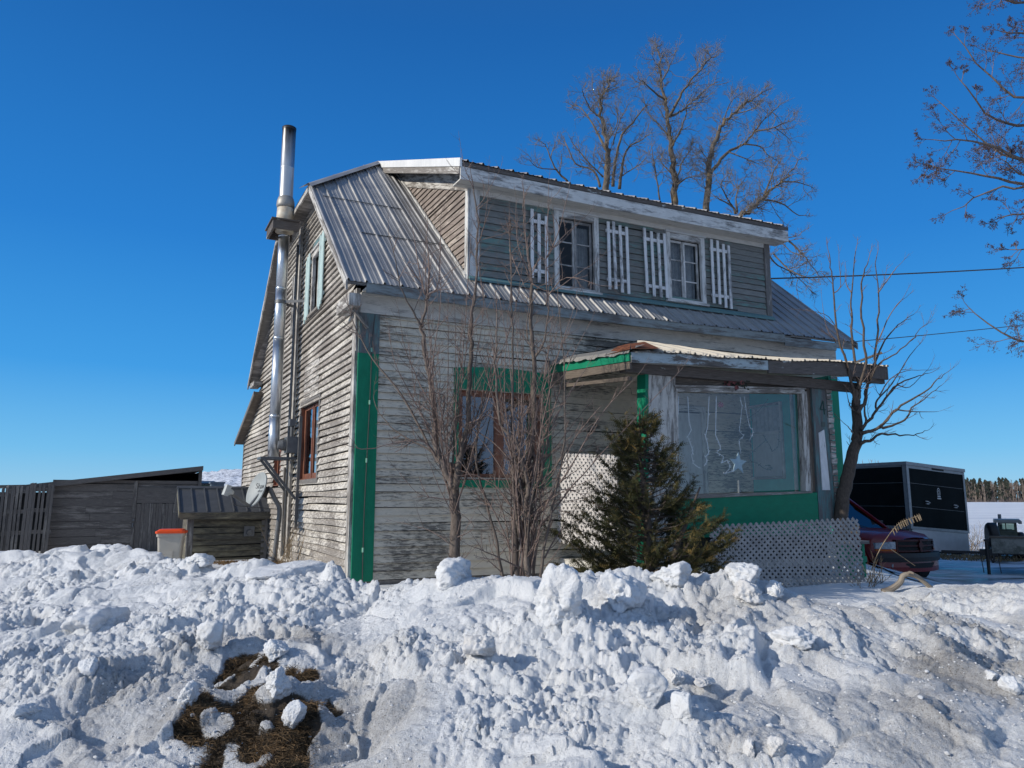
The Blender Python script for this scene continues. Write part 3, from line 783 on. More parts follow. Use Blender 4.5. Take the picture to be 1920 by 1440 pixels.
# --- front window with green surround
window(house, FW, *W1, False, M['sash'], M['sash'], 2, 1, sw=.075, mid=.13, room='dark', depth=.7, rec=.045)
mb = MB(70)
n = 10
for i in range(n):
    x0, x1 = i/n, (i+1)/n; aw = lambda t: 3.60+.045*math.sin(t*math.pi)
    a = lambda t: 1.42+(2.99-1.42)*t
    mb.hexa([FW(a(x), z, w) for w in (.0, .045) for z in (0, 1) for x in (x0, x1)] if False else
            [FW(a(x), (3.295 if k == 0 else aw(x)), w) for w in (.0, .045) for k in (0, 1) for x in (x0, x1)], 0, .5)
mb.box(FW, 1.42, 1.486, 1.90, 3.292, .0, .042); mb.box(FW, 2.835, 2.99, 1.90, 3.292, .0, .042); mb.box(FW, 1.487, 2.834, 1.88, 1.986, .0, .044)
mb.build('window_surround', M['green'], house)
# --- gable windows
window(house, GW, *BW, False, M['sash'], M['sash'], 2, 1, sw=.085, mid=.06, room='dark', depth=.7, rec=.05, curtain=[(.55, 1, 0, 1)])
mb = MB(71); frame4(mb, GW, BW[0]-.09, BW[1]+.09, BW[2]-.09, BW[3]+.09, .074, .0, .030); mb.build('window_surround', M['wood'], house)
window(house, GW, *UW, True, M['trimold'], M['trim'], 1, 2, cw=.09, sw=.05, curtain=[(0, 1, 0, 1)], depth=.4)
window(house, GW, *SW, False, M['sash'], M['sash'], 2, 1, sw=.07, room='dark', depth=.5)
mb = MB(72); p = UW; mb.hexa([GW(u, v, w) for w in (.0, .04) for (v, e) in ((p[3]+.14, 0.02), (p[3]+.25, -.16)) for u in (p[0]-.12-e, p[1]+.12+e)]); mb.build('window_head', M['teal'], house)
shutter(0, 0, 0, 0, F=GW, uv=(UW[0]-.42, UW[0]-.11, UW[2]-.05, UW[3]+.22), n=5, seed=8, mat='slatmint')
shutter(0, 0, 0, 0, F=GW, uv=(UW[1]+.11, UW[1]+.42, UW[2]-.05, UW[3]+.12), n=5, seed=9, mat='slatmint')
shutter(0, 0, 0, 0, F=GW, uv=(fa(561, 580, 0)[0], fa(553, 580, 0)[0], UW[2]-.05, UW[3]+.10), n=4, seed=10, mat='trimold')
# --- chimney pipe and what hangs on the gable
PA, PB = -.40, 3.80
pt = lambda z: H(PA, PB, z)
mb = MB(80)
for z0, z1 in ((2.46, 3.20), (3.20, 4.62), (4.62, 5.55), (5.55, 6.56)):
    mb.tube([pt(z0), pt(z1-.012)], .098, 28); mb.tube([pt(z1-.035), pt(z1-.028), pt(z1-.006), pt(z1)], [.099, .103, .103, .099], 28)
pipe = mb.build('stove_pipe', M['steel'], house, True)
mb = MB(81); mb.tube([pt(6.62), pt(7.12), pt(7.13)], [.165, .145, .135], 28); mb.build('roof_thimble', M['cream'], pipe, True)
mb = MB(82); mb.tube([pt(7.08), pt(7.13), pt(7.21), pt(7.28), pt(7.30)], [.15, .165, .160, .14, .125], 28); mb.build('storm_collar', M['galvcollar'], pipe, True)
mb = MB(83); mb.tube([pt(7.20), pt(7.86), pt(7.87), pt(7.885), pt(7.89), pt(8.66)], [.125, .125, .128, .128, .125, .125], 32, cap=False)
mb.tube([pt(8.66), pt(8.661)], [.125, .112], 32, cap=False); mb.tube([pt(8.66), pt(7.9)], [.112, .112], 24, cap=True)
mb.build('flue_top', M['soot'], pipe, True)
mb = MB(84); mb.tube([pt(8.64), pt(8.69), pt(8.70)], [.128, .131, .118], 32, cap=False); mb.build('flue_rim', M['blackmetal'], pipe, True)
mb = MB(85)
for z in (5.28,):
    mb.tube([pt(z-.03), pt(z+.03)], .106, 24); mb.bar(H(PA+.05, PB-.08, z), H(-.02, PB-.30, z), .012, .05); mb.bar(H(PA+.05, PB+.08, z), H(-.02, PB+.25, z), .012, .05)
mb.build('pipe_clamp', M['iron'], pipe)
mb = MB(86)                               # box framed out of the eave around the pipe
for a0, a1, b0, b1 in ((-.66, -.62, 3.45, 4.15), (-.62, -.2, 3.45, 3.49), (-.62, -.2, 4.11, 4.15)): mb.hexa([H(a, b, z) for z in (6.56, 6.72) for b in (b0, b1) for a in (a0, a1)])
mb.hexa([H(a, b, z) for z in (6.725, 6.75) for b in (3.42, 4.18) for a in (-.69, -.2)])
mb.build('chimney_box', M['rotten'], house)
mb = MB(87)                               # steel wall bracket carrying the pipe
for b in (3.62, 3.98):
    mb.bar(H(-.62, b, 2.43), H(-.0, b, 2.43), .045, .045); mb.bar(H(-.58, b, 2.41), H(-.02, b, 1.72), .045, .045)
mb.bar(H(-.62, 3.60, 2.43), H(-.62, 4.0, 2.43), .045, .045); mb.bar(H(-.18, 3.60, 2.43), H(-.18, 4.0, 2.43), .045, .045)
mb.build('pipe_bracket', M['iron'], house)
mb = MB(88)                               # boarded chase with the service mast
mb.box(GW, 3.90, 4.08, .7, 6.80, .03, .08); mb.build('chase_board', M['gable'], house)
mb = MB(89); mb.tube([H(-.16, 3.74, z) for z in (.75, 2.75)]+[H(-.15, 3.75, 6.4)], .024, 10); mb.build('service_conduit', M['iron'], house, True)
mb = MB(90)
mb.hexa([H(a, b, z) for z in (2.52, 2.80) for b in (3.42, 3.72) for a in (-.24, -.05)]); mb.tube([H(-.24, 3.57, 2.66), H(-.30, 3.57, 2.66), H(-.37, 3.57, 2.66)], [.10, .10, .07], 18); mb.tube([H(-.14, 3.6, 2.80), H(-.14, 3.6, 3.02)], .03, 8)
mb.hexa([H(a, b, z) for z in (3.0, 3.12) for b in (3.52, 3.68) for a in (-.19, -.09)])
mb.build('electric_meter', M['iron'], house)
mb = MB(91)
mb.bar(H(-.05, 3.30, 3.15), H(-.05, 3.34, 1.2), .05, .03); mb.bar(H(-.07, 4.3, 2.3), H(-.06, 4.28, .7), .12, .03); mb.build('loose_batten', M['wood'], house)
# cord with clips down the green corner board
mb = MB(92); pts = [FW(.17-.02*math.sin(z*1.3), z, .05) for z in (.5, .9, 1.6, 2.4, 3.0, 3.5, 3.9)]+[FW(.22, 4.25, .06)]
mb.tube(pts, .006, 5); cd = mb.build('cord', M['wire'], house)
M['clip'] = plain('pale_green_plastic', (.25, .5, .38), .5)
for z in (3.02, 2.23, 1.05, 3.75): mb = MB(93); mb.tube([FW(.17-.02*math.sin(z*1.3), z-.03, .05), FW(.17-.02*math.sin(z*1.3), z+.03, .05)], .014, 8); mb.build('cord_clip', M['clip'], cd)
# --- sun porch on the front
PBW = -1.72
FP = Ff(PBW)
def pz(px, py, b=PBW): return fb(px, py, b)
porch = house
def quad_hexa(mb, F, c, w0, w1, **k):      # c: (u,v) corners BL BR TL TR
    mb.hexa([F(u, v, w) for w in (w0, w1) for (u, v) in c], **k)
# roof: front slope and left hip
mb = MB(100)
PL, PR, PF = 3.02, 7.80, -2.06
def pe(a): return 3.60+(3.77-3.60)*(a-PL)/(7.71-PL)+.012*math.sin(a*2.1)            # eave height
def pt_(a): return 4.29-.085*max(0, a-4.69)                                             # height against the wall
def ptop(a): return 0.0 if a > 4.69 else PF+(0-PF)*max(0, (a-PL)/(4.69-PL))
def pzf(a, b):
    f = (b-PF)/(0-PF); return pe(a)*(1-f)+pt_(a)*f+.015*math.sin(a*4+b*3)*.6
roof_sheet(mb, PL+.03, PR, PF-.04, ptop, pzf, nb=6, lift=.012)
mb.build('porch_roof', M['porchroof'], house)
mb = MB(101)
apex = H(4.69, 0, 4.32); fc = H(PL, PF, pe(PL)+.02); bc = H(2.98, 0, 3.80)
for i in range(12):
    f0, f1 = i/12, (i+1)/12
    l = lambda f: tuple(fc[k]+(bc[k]-fc[k])*f for k in range(3))
    m_ = lambda f, g: tuple(l(f)[k]+(apex[k]-l(f)[k])*g for k in range(3))
    mb.face([m_(f0, .0), m_(f1, .0), m_(f1, .999), m_(f0, .999)], None, 0, .5)
mb.build('porch_hip', M['tar'], house)
mb = MB(102); rr = random.Random(4)
prev = None
for i in range(41):                        # bent metal strip along the hip edge
    f = i/40; p = Vector(fc).lerp(Vector(bc), f); u = Vector((UX, UY, 0))
    cur = (p-u*.05+Vector((0, 0, -.03-.03*rr.random())), p-u*.02+Vector((0, 0, .012)), p+u*.22+Vector((0, 0, .105)))
    if prev: mb.face([prev[0], cur[0], cur[1], prev[1]], None, 0, .5); mb.face([prev[1], cur[1], cur[2], prev[2]], None, 0, .5)
    prev = cur
mb.build('hip_edge_flashing', M['galvcollar'], house)
mb = MB(103)
a, z = PL, pe(PL)
mb.face([H(a-.04, PF-.05, z+.035), H(a+.42, PF-.05, pe(a+.42)+.05), H(a+.62, PF+.55, z+.30), H(a+.35, PF+.50, z+.24)], None, 0, .5)
mb.face([H(a-.05, PF-.04, z+.03), H(a+.35, PF+.50, z+.245), H(a+.22, PF+.62, z+.21), H(a-.05, PF+.55, z+.05)], None, 0, .5)
mb.build('rusty_corner_sheet', M['rust'], house)
mb = MB(104); mb.hexa([H(a, b, z) for (b, z) in ((-.03, 4.27), (-.0, 4.27), (-.03, 4.40), (-.0, 4.40)) for a in (3.9, 8.2)]); mb.build('wall_flashing', M['teal'], house)
# fascias
mb = MB(105)
n = 12
for i in range(n):
    a0, a1 = PL+(5.35-PL)*i/n, PL+(5.35-PL)*(i+1)/n
    mb.hexa([H(a, b, pe(a)+o) for o in (-.135, .002) for b in (PF-.0, PF+.03) for a in (a0, a1)], 0, .4, (a0, 0))
mb.build('porch_fascia', M['blueboard'], house)
mb = MB(106)
for i in range(n):
    a0, a1 = 5.35+(PR-5.35)*i/n, 5.35+(PR-5.35)*(i+1)/n
    h0 = -.18-.025*(i/n)
    mb.hexa([H(a, b, pe(a)+o) for o in (h0, .004) for b in (PF-.012, PF+.03) for a in (a0, a1)], 0, .4, (a0, 0))
mb.build('porch_fascia', M['rotten'], house)
mb = MB(107); mb.hexa([H(a, b, z) for (b, z) in ((PF+.02, pe(PL)-.115), (-.02, 3.63), (PF+.02, pe(PL)-.0), (-.02, 3.775)) for a in (PL-.025, PL)]); mb.build('green_side_fascia', M['green'], house)
mb = MB(108); mb.hexa([H(a, b, z) for (b, z) in ((PF+.03, pe(PL)-.215), (-.02, 3.50), (PF+.03, pe(PL)-.118), (-.02, 3.627)) for a in (PL-.01, PL+.02)])
mb.bar(H(PL+.05, PF+.10, 3.27), H(PL+.05, -.35, 3.40), .05, .05); mb.build('side_beam', M['brownwood'], house)
mb = MB(109)
mb.hexa([H(a, b, z) for (b, z) in ((PBW-.09, pe(5.2)-.28), (PBW+.05, pe(5.2)-.28), (PBW-.09, pe(5.2)-.14), (PBW+.05, pe(5.2)-.14)) for a in (PL+.08, PR-.35)])
mb.hexa([H(a, b, pe(7.6)-.26+o) for o in (0, .10) for b in (PF+.04, PF+.10) for a in (7.1, PR-.02)])
mb.build('porch_beam', M['rotten'], house)
mb = MB(110); mb.face([H(PL+.03, PF+.03, pe(PL)-.12), H(PR-.03, PF+.03, pe(PR)-.12), H(PR-.03, -.03, 3.85), H(PL+.03, -.03, 3.85)], None, 0, .5); mb.build('porch_ceiling', M['frieze'], house)
# posts
def uz(px, py): return pz(px, py)
def post(c, w0, w1, name, mat, seed):
    m_ = MB(seed); m_.hexa([FP(*uz(*p), w) for w in (w0, w1) for p in (c[0], c[1], c[2], c[3])]); return m_.build(name, M[mat], house)
post(((1213, 1080), (1266, 1080), (1213, 690), (1264, 690)), -.12, .03, 'porch_post', 'trimold', 111)
mb = MB(112); mb.hexa([H(PL+a, PBW+b, z) for z in (1.2, 3.33) for b in (-.11, .0) for a in (.10, .16)]) if False else None
post(((1207, 1080), (1213, 1080), (1207, 700), (1213, 700)), -.15, .036, 'green_post_face', 'green', 113)
post(((1534, 985), (1566, 985), (1518, 712), (1546, 712)), -.12, .03, 'porch_post', 'teal', 114)
mb = MB(115); mb.hexa([FP(*uz(*p), w) for w in (.031, .045) for p in ((1538, 919), (1552, 919), (1531, 812), (1541, 806))]); mb.build('white_post_board', M['slat'], house)
mb = MB(116)                               # frayed bark-edged batten on the post
rr = random.Random(8)
for i in range(24):
    f0, f1 = i/24, (i+1)/24; px0, px1 = 1546+22*f0, 1546+22*f1; py0, py1 = 718+262*f0, 718+262*f1-1.5
    e = rr.uniform(.0, 3)
    mb.hexa([FP(*uz(*p), w) for w in (.0, .05) for p in ((px1-3, py1), (px1+5+e*.4, py1), (px0-3, py0), (px0+5+e, py0))])
mb.build('ragged_batten', M['trimold'], house)
# window wall: green apron, frame, glass
WTL, WTR, WBL, WBR = uz(1268, 735), uz(1500, 738), uz(1272, 927), uz(1507, 918)
mb = MB(117); mb.hexa([FP(*p, w) for w in (-.08, .02) for p in ((WBL[0]-.05, 1.30), (uz(1556, 985)[0], 1.36), (WBL[0]-.05, WBL[1]-.07), (uz(1545, 919)[0], WBR[1]-.035))])
mb.hexa([FP(*p, w) for w in (-.08, .01) for p in ((WBL[0]-.05, 1.2), (uz(1556, 985)[0], 1.2), (WBL[0]-.05, 1.29), (uz(1556, 985)[0], 1.35))])
mb.build('green_apron', M['green'], house)
mb = MB(135); mb.hexa([FP(*p, w) for w in (-.10, -.06) for p in ((WBL[0]-.05, .3), (uz(1556, 985)[0], .3), (WBL[0]-.05, 1.22), (uz(1556, 985)[0], 1.22))]); mb.build('porch_shade_board', M['dark'], house)  # dark board added behind the lattice so its holes read as shade
def lerp2(p, q, t): return (p[0]+(q[0]-p[0])*t, p[1]+(q[1]-p[1])*t)
fr = MB(118); e = .055
out = lambda p, du, dv: (p[0]+du, p[1]+dv)
tl, tr, bl, br = WTL, WTR, WBL, WBR
fr.hexa([FP(*p, w) for w in (-.06, .035) for p in (out(tl, -.03, 0), out(tr, .06, 0), out(tl, -.03, .05), out(tr, .06, .06))])
fr.hexa([FP(*p, w) for w in (-.06, .045) for p in (out(tl, -.06, .055), out(tr, .09, .066), out(tl, -.06, .09), out(tr, .09, .09))])
fr.hexa([FP(*p, w) for w in (-.06, .04) for p in (out(br, 0, -.02), out(br, .055, -.02), out(tr, 0, -.002), out(tr, .055, -.002))])
fr.hexa([FP(*p, w) for w in (-.06, .015) for p in (out(br, .06, -.02), out(br, .13, -.02), out(tr, .06, .04), out(tr, .13, .04))])
fr.hexa([FP(*p, w) for w in (-.06, .03) for p in (out(bl, -.06, -.06), out(bl, 0, -.06), out(tl, -.06, -.002), out(tl, 0, -.002))])
fr.hexa([FP(*p, w) for w in (-.06, .04) for p in (out(bl, 0, -.065), out(br, .13, -.05), out(bl, 0, -.002), out(br, .13, -.022))])
fw_ = fr.build('porch_window', M['trimold'], house)
mb = MB(119)
for k, (x0, x1) in enumerate(((.19, .235), (.24, .30))): mb.hexa([FP(*p, w) for w in (-.05, .0-.01*k) for p in (out(br, x0-.05, -.03), out(br, x1-.05, -.03), out(tr, x0-.05, .12), out(tr, x1-.05, .12))])
mb.hexa([FP(*p, w) for w in (-.09, -.02) for p in (out(tl, -.1, .093), out(tr, .3, .095), out(tl, -.1, .30), out(tr, .3, .28))])
mb.build('window_side_casing', M['brownwood'], house)
mb = MB(120); mb.face([FP(*p, -.03) for p in (bl, br, tr, tl)]); mb.build('porch_pane', M['porchglass'], fw_)
# porch floor and right end wall
mb = MB(121); mb.hexa([H(a, b, z) for z in (.75, .85) for b in (PBW+.02, -.03) for a in (PL+.1, 7.0)]); mb.build('porch_floor', M['frieze'], house)
AE = 6.93
FE = lambda u, v, w: H(AE-w, u, v)                            # end wall, seen from inside
def fe(px, py): return fa(px, py, AE)
e0, e1 = fe(1466, 830)[0], fe(1409, 830)[0]
EW = (e0, e1, fe(1440, 893)[1], fe(1440, 762)[1])
mb = MB(122)
for u0, u1, v0, v1 in ((PBW+.02, EW[0]-.001, 1.2, 3.62), (EW[1]+.001, -.03, 1.2, 3.62), (EW[0], EW[1], 1.2, EW[2]-.001), (EW[0], EW[1], EW[3]+.001, 3.62)): mb.hexa([H(AE+w, u, v) for w in (0, .06) for v in (v0, v1) for u in (u0, u1)])
mb.build('porch_end_wall', M['greenlift'], house)
mb = MB(131); zm = fe(1440, 812)[1]
frame4(mb, FE, EW[0]-.05, EW[1]+.05, EW[2]-.05, EW[3]+.05, .048, .0, .03); mb.box(FE, EW[0], EW[1], zm-.03, zm+.03, -.03, .02)
we = mb.build('porch_side_window', M['trim'], house)
mb = MB(132); mb.hexa([H(AE+w, u, v) for w in (.02, .03) for v in (EW[2], zm-.03) for u in (EW[0], EW[1])]); mb.build('lower_panel', M['door'], we)
mb = MB(133); n = 24
for i in range(n):
    ua, ub = EW[0]+(EW[1]-EW[0])*i/n, EW[0]+(EW[1]-EW[0])*(i+1)/n; mb.face([H(AE+.02+.012*math.sin(i*1.9), ua, zm), H(AE+.02+.012*math.sin(i*1.9+1.9), ub, zm), H(AE+.02+.012*math.sin(i*1.9+1.9), ub, EW[3]), H(AE+.02+.012*math.sin(i*1.9), ua, EW[3])], None, 0, .5)
mb.build('curtain', M['curtain'], we)
mb = MB(134); u = fe(1489, 830)[0]; mb.box(FE, u-.03, u+.02, .9, 3.5, .0, .025); mb.build('inner_corner_trim', M['trim'], house)
# house wall seen through the porch glass: white door, green-trimmed window
mb = MB(123); mb.box(FW, 5.06, 5.84, .88, 3.14, -.02, .03); mb.box(FW, 5.16, 5.74, 2.15, 3.0, .03, .045); mb.box(FW, 5.16, 5.74, 1.0, 1.95, .03, .045)
dr = mb.build('door', M['door'], house)
mb = MB(124); mb.tube([FW(5.12, 1.9, .03), FW(5.12, 1.9, .09)], [.02, .03], 10); mb.build('handle', M['iron'], dr)
mb = MB(125); frame4(mb, FW, 4.96, 5.94, .86, 3.26, .095, .0, .045); mb.build('door_frame', M['trim'], house)
# number on the post
mb = MB(127)
def stroke(F, pts, wd, w):
    for p, q in zip(pts, pts[1:]):
        mb.bar(F(p[0], p[1], w), F(q[0], q[1], w), wd, .008, up=(UY, -UX, 0))
c = uz(1539, 766); s_ = .115
n4 = [(c[0]+.015, c[1]+s_), (c[0]-.055, c[1]-.02), (c[0]+.06, c[1]-.02)]
stroke(FP, n4, .016, .036); stroke(FP, [(c[0]+.02, c[1]+s_*.95), (c[0]+.03, c[1]-.095)], .016, .036)
mb.build('house_number', plain('dark_green_figure', (.02, .07, .055), .5), house)
mb = MB(128); c2 = uz(1540, 795); mb.box(FP, c2[0]-.03, c2[0]+.035, c2[1]-.04, c2[1]+.03, .031, .04); mb.build('house_number', plain('faded_figure', (.10, .13, .12), .6), house)
# artificial flowers stuck under the eave, string lights and paper star behind the glass
fl = thing('flower_cluster', 'faded artificial pink flowers tucked under the porch beam above the big window', 'flowers', FP(*uz(1372, 715), .06))
mb = MB(129); rr = random.Random(3); c0 = Vector(FP(*uz(1372, 722), .05))
for i in range(9):
    c = c0+Vector((rr.uniform(-.16, .16), rr.uniform(-.03, .03), rr.uniform(-.05, .07)))
    for k in range(7):
        an = k*.9; d = Vector((math.cos(an), -.35, math.sin(an)))*.035; e_ = Vector((-math.sin(an), 0, math.cos(an)))*.016
        mb.face([c, c+d*.6+e_, c+d, c+d*.6-e_], None, 0)
mb.build('petals', plain('faded_pink_cloth', (.36, .13, .13), .9, var=.4, scale=30), fl)
mb = MB(130)
for i in range(40):
    c = c0+Vector((rr.uniform(-.2, .2), rr.uniform(-.02, .05), rr.uniform(-.06, .06))); d = Vector((rr.gauss(0, 1), -.3, rr.gauss(0, 1))).normalized()*.05; e_ = d.cross(Vector((0, 1, 0)))*.3
    mb.face([c, c+d*.5+e_, c+d, c+d*.5-e_], None, 0)
mb.build('leaves', plain('dusty_dark_leaf', (.05, .055, .04), .9, var=.4, scale=30), fl)
def in_win(px, py, w=-.10): return FP(*uz(px, py), w)
def strand(pts, name, label, mat, rad, seed, w=-.08, bulbs=0.):
    m_ = MB(seed); rr = random.Random(seed)
    q = [in_win(x+rr.gauss(0, .4), y, w+rr.gauss(0, .006)) for x, y in pts]
    m_.tube(q, rad, 4)
    for p, s in zip(q, q[1:]):
        for _ in range(2):
            t = rr.random(); b = Vector(p).lerp(Vector(s), t); d = Vector((rr.gauss(0, 1), rr.gauss(0, .5), rr.gauss(0, 1))).normalized()*.028
            m_.tube([b, b+d], [rad*1.3, rad*.8], 4)
    return tag(m_.build(name, M[mat] if isinstance(mat, str) else mat, None), label, 'string lights', 'string lights hung inside the porch window')
M['lightwire'] = plain('white_light_cord', (.93, .93, .93), .4)
M['greenwire'] = plain('dark_light_cord', (.02, .05, .05), .5)
g0 = 'white icicle light strand inside the porch window, '
strand([(1278, 742), (1279, 775), (1275, 790), (1279, 805), (1280, 820), (1274, 830), (1276, 848)], 'string_lights', g0+'closest to the left window frame', 'lightwire', .006, 1)
strand([(1296, 742), (1299, 790), (1304, 805), (1297, 818), (1303, 832), (1307, 845), (1304, 853), (1309, 868), (1318, 877)], 'string_lights', g0+'ending low behind the cedar tips', 'lightwire', .006, 2)
strand([(1336, 742), (1334, 800), (1330, 817), (1333, 830), (1335, 843), (1336, 848), (1331, 856), (1333, 865), (1329, 873)], 'string_lights', g0+'hanging straight, third from the left', 'lightwire', .006, 3)
strand([(1350, 742), (1349, 815), (1356, 832), (1358, 840), (1352, 848), (1364, 855), (1362, 865), (1358, 868), (1372, 862), (1376, 872), (1374, 880), (1366, 888), (1378, 884), (1386, 882)], 'string_lights', g0+'tangled in a heap left of the star', 'lightwire', .0065, 4)
strand([(1396, 742), (1400, 760), (1397, 790), (1393, 808), (1402, 816), (1393, 825), (1397, 850)], 'string_lights', g0+'coming down onto the star', 'lightwire', .004, 5)
strand([(1404, 742), (1408, 775), (1413, 800), (1420, 806), (1418, 815), (1412, 825)], 'string_lights', g0+'thin and short just right of the star', 'lightwire', .004, 6)
strand([(1448, 747), (1430, 770), (1408, 785)], 'string_lights', 'dark unlit light cord slanting across the top right of the porch window', 'greenwire', .005, 7)
strand([(1437, 815), (1443, 825), (1422, 843), (1412, 855), (1416, 864), (1428, 868), (1437, 876), (1447, 881), (1455, 879), (1452, 872), (1442, 872)], 'string_lights', 'dark unlit light cord zigzagging low in the right half of the porch window', 'greenwire', .006, 8)
strand([(1439, 815), (1450, 835), (1455, 846), (1466, 838), (1469, 825), (1468, 800)], 'string_lights', 'dark unlit light cord in a V near the right frame of the porch window', 'greenwire', .005, 9)
mb = MB(140); c = uz(1396, 868); R0, R1 = .165, .068
ptsS = [(c[0]+(R0 if k % 2 == 0 else R1)*math.sin(k*math.pi/5+.08), c[1]+(R0 if k % 2 == 0 else R1)*math.cos(k*math.pi/5+.08)) for k in range(10)]
for w in (-.12, -.135): 
    for k in range(10):
        p, q = ptsS[k], ptsS[(k+1) % 10]; mb.face([FP(c[0], c[1], w), FP(*p, w), FP(*q, w)], None, 0, .5)
for k in range(10):
    p, q = ptsS[k], ptsS[(k+1) % 10]; mb.face([FP(*p, -.12), FP(*q, -.12), FP(*q, -.135), FP(*p, -.135)], None, 0, .5)
tag(mb.build('star_decoration', plain('pale_blue_star', (.36, .48, .54), .6), None), 'flat pale blue five-pointed star standing inside the porch window', 'decoration')
mb = MB(141); c = uz(1396, 893)
base = FP(c[0]-.0, WBL[1]-.01, -.12)
mb.tube([(base[0], base[1], base[2]+h) for h in (0, .02, .05, .08, .10, .13, .16, .19, .22)], [.05, .045, .015, .028, .016, .024, .014, .02, .012], 12)
tag(mb.build('candlestick', plain('turned_dark_wood', (.10, .11, .11), .5), None, True), 'turned dark candlestick on the porch window sill under the star', 'candlestick')
mb = MB(142); c = uz(1358, 758)
for k in range(8):
    an = k*math.pi/4; mb.face([FP(c[0], c[1], -.07), FP(c[0]+.045*math.cos(an-.3), c[1]+.03*math.sin(an-.3), -.07), FP(c[0]+.06*math.cos(an), c[1]+.05*math.sin(an), -.075), FP(c[0]+.045*math.cos(an+.3), c[1]+.03*math.sin(an+.3), -.07)], None, 0, .5)
tag(mb.build('sun_catcher', plain('dull_red_plastic', (.35, .05, .08), .5), None), 'small dull red flower ornament hanging at the top of the porch window', 'ornament')
# loose lattice panels
def lattice(name, label, P, seed, mat='lattice'):
    """P(u,v,w) with u,v in metres inside the panel"""
    F, wd, ht = P
    m_ = MB(seed); sp, sw = .098, .036
    for layer, sg in ((0, 1), (1, -1)):
        w0 = .0+layer*.0085; k = -int(ht/sp)-2
        while k*sp < wd+ht+sp:
            c_ = k*sp
            # line u = c + sg' * v
            if sg > 0: pA, pB = (c_-ht, 0.), (c_, ht)
            else: pA, pB = (c_, 0.), (c_-ht, ht)
            # clip to 0..wd
            def clip(p, q):
                t0, t1 = 0., 1.; du = q[0]-p[0]
                for bnd, s in ((0., 1), (wd, -1)):
                    fp, fq = s*(p[0]-bnd), s*(q[0]-bnd)
                    if fp < 0 and fq < 0: return None
                    if fp < 0: t0 = max(t0, fp/(fp-fq))
                    elif fq < 0: t1 = min(t1, fp/(fp-fq))
                if t1-t0 < .02: return None
                return (p[0]+du*t0, p[1]+(q[1]-p[1])*t0), (p[0]+du*t1, p[1]+(q[1]-p[1])*t1)
            r_ = clip(pA, pB)
            if r_:
                (ua, va), (ub, vb) = r_; nx, ny = (-.7071, .7071) if sg > 0 else (.7071, .7071)
                h = sw/2
                m_.hexa([F(u+nx*s*h, v+ny*s*h, w) for w in (w0, w0+.008) for s in (-1, 1) for (u, v) in ((ua, va), (ub, vb))])
            k += 1
    return tag(m_.build(name, M[mat], None), label, 'lattice panel')
def bilin(BL, BR, TL, TR, wd, ht, nrm):
    BL, BR, TL, TR = map(Vector, (BL, BR, TL, TR)); nrm = Vector(nrm)
    return (lambda u, v, w: tuple((BL*(1-u/wd)+BR*(u/wd))*(1-v/ht)+(TL*(1-u/wd)+TR*(u/wd))*(v/ht)+nrm*w), wd, ht)
lb = -2.42
p = fb(1330, 985, lb); q = fb(1607, 971, lb); r1 = fb(1322, 1085, lb); r2 = fb(1611, 1128, lb)
lattice('lattice_panel', 'shaded white lattice panel leaning low in front of the porch, under the big window', bilin(H(r1[0], lb-.12, r1[1]-.25), H(r2[0], lb-.12, r2[1]-.02), H(p[0], lb, p[1]), H(q[0], lb, q[1]), 2.62, 1.22, (-VX, -VY, 0)), 150, 'latticeshade')
aL = 3.08
t1, t2, t3 = fa(1056, 851, aL), fa(1162, 851, aL), fa(1045, 1016, aL)
lattice('lattice_panel', 'sunlit white lattice panel closing the left side of the porch, half behind the cedar', bilin(H(aL, t3[0], t3[1]), H(aL, -1.62, t3[1]-.06), H(aL, t1[0], t1[1]), H(aL, -1.62, t2[1]-.02), 1.35, 1.32, (-UX, -UY, 0)), 151)
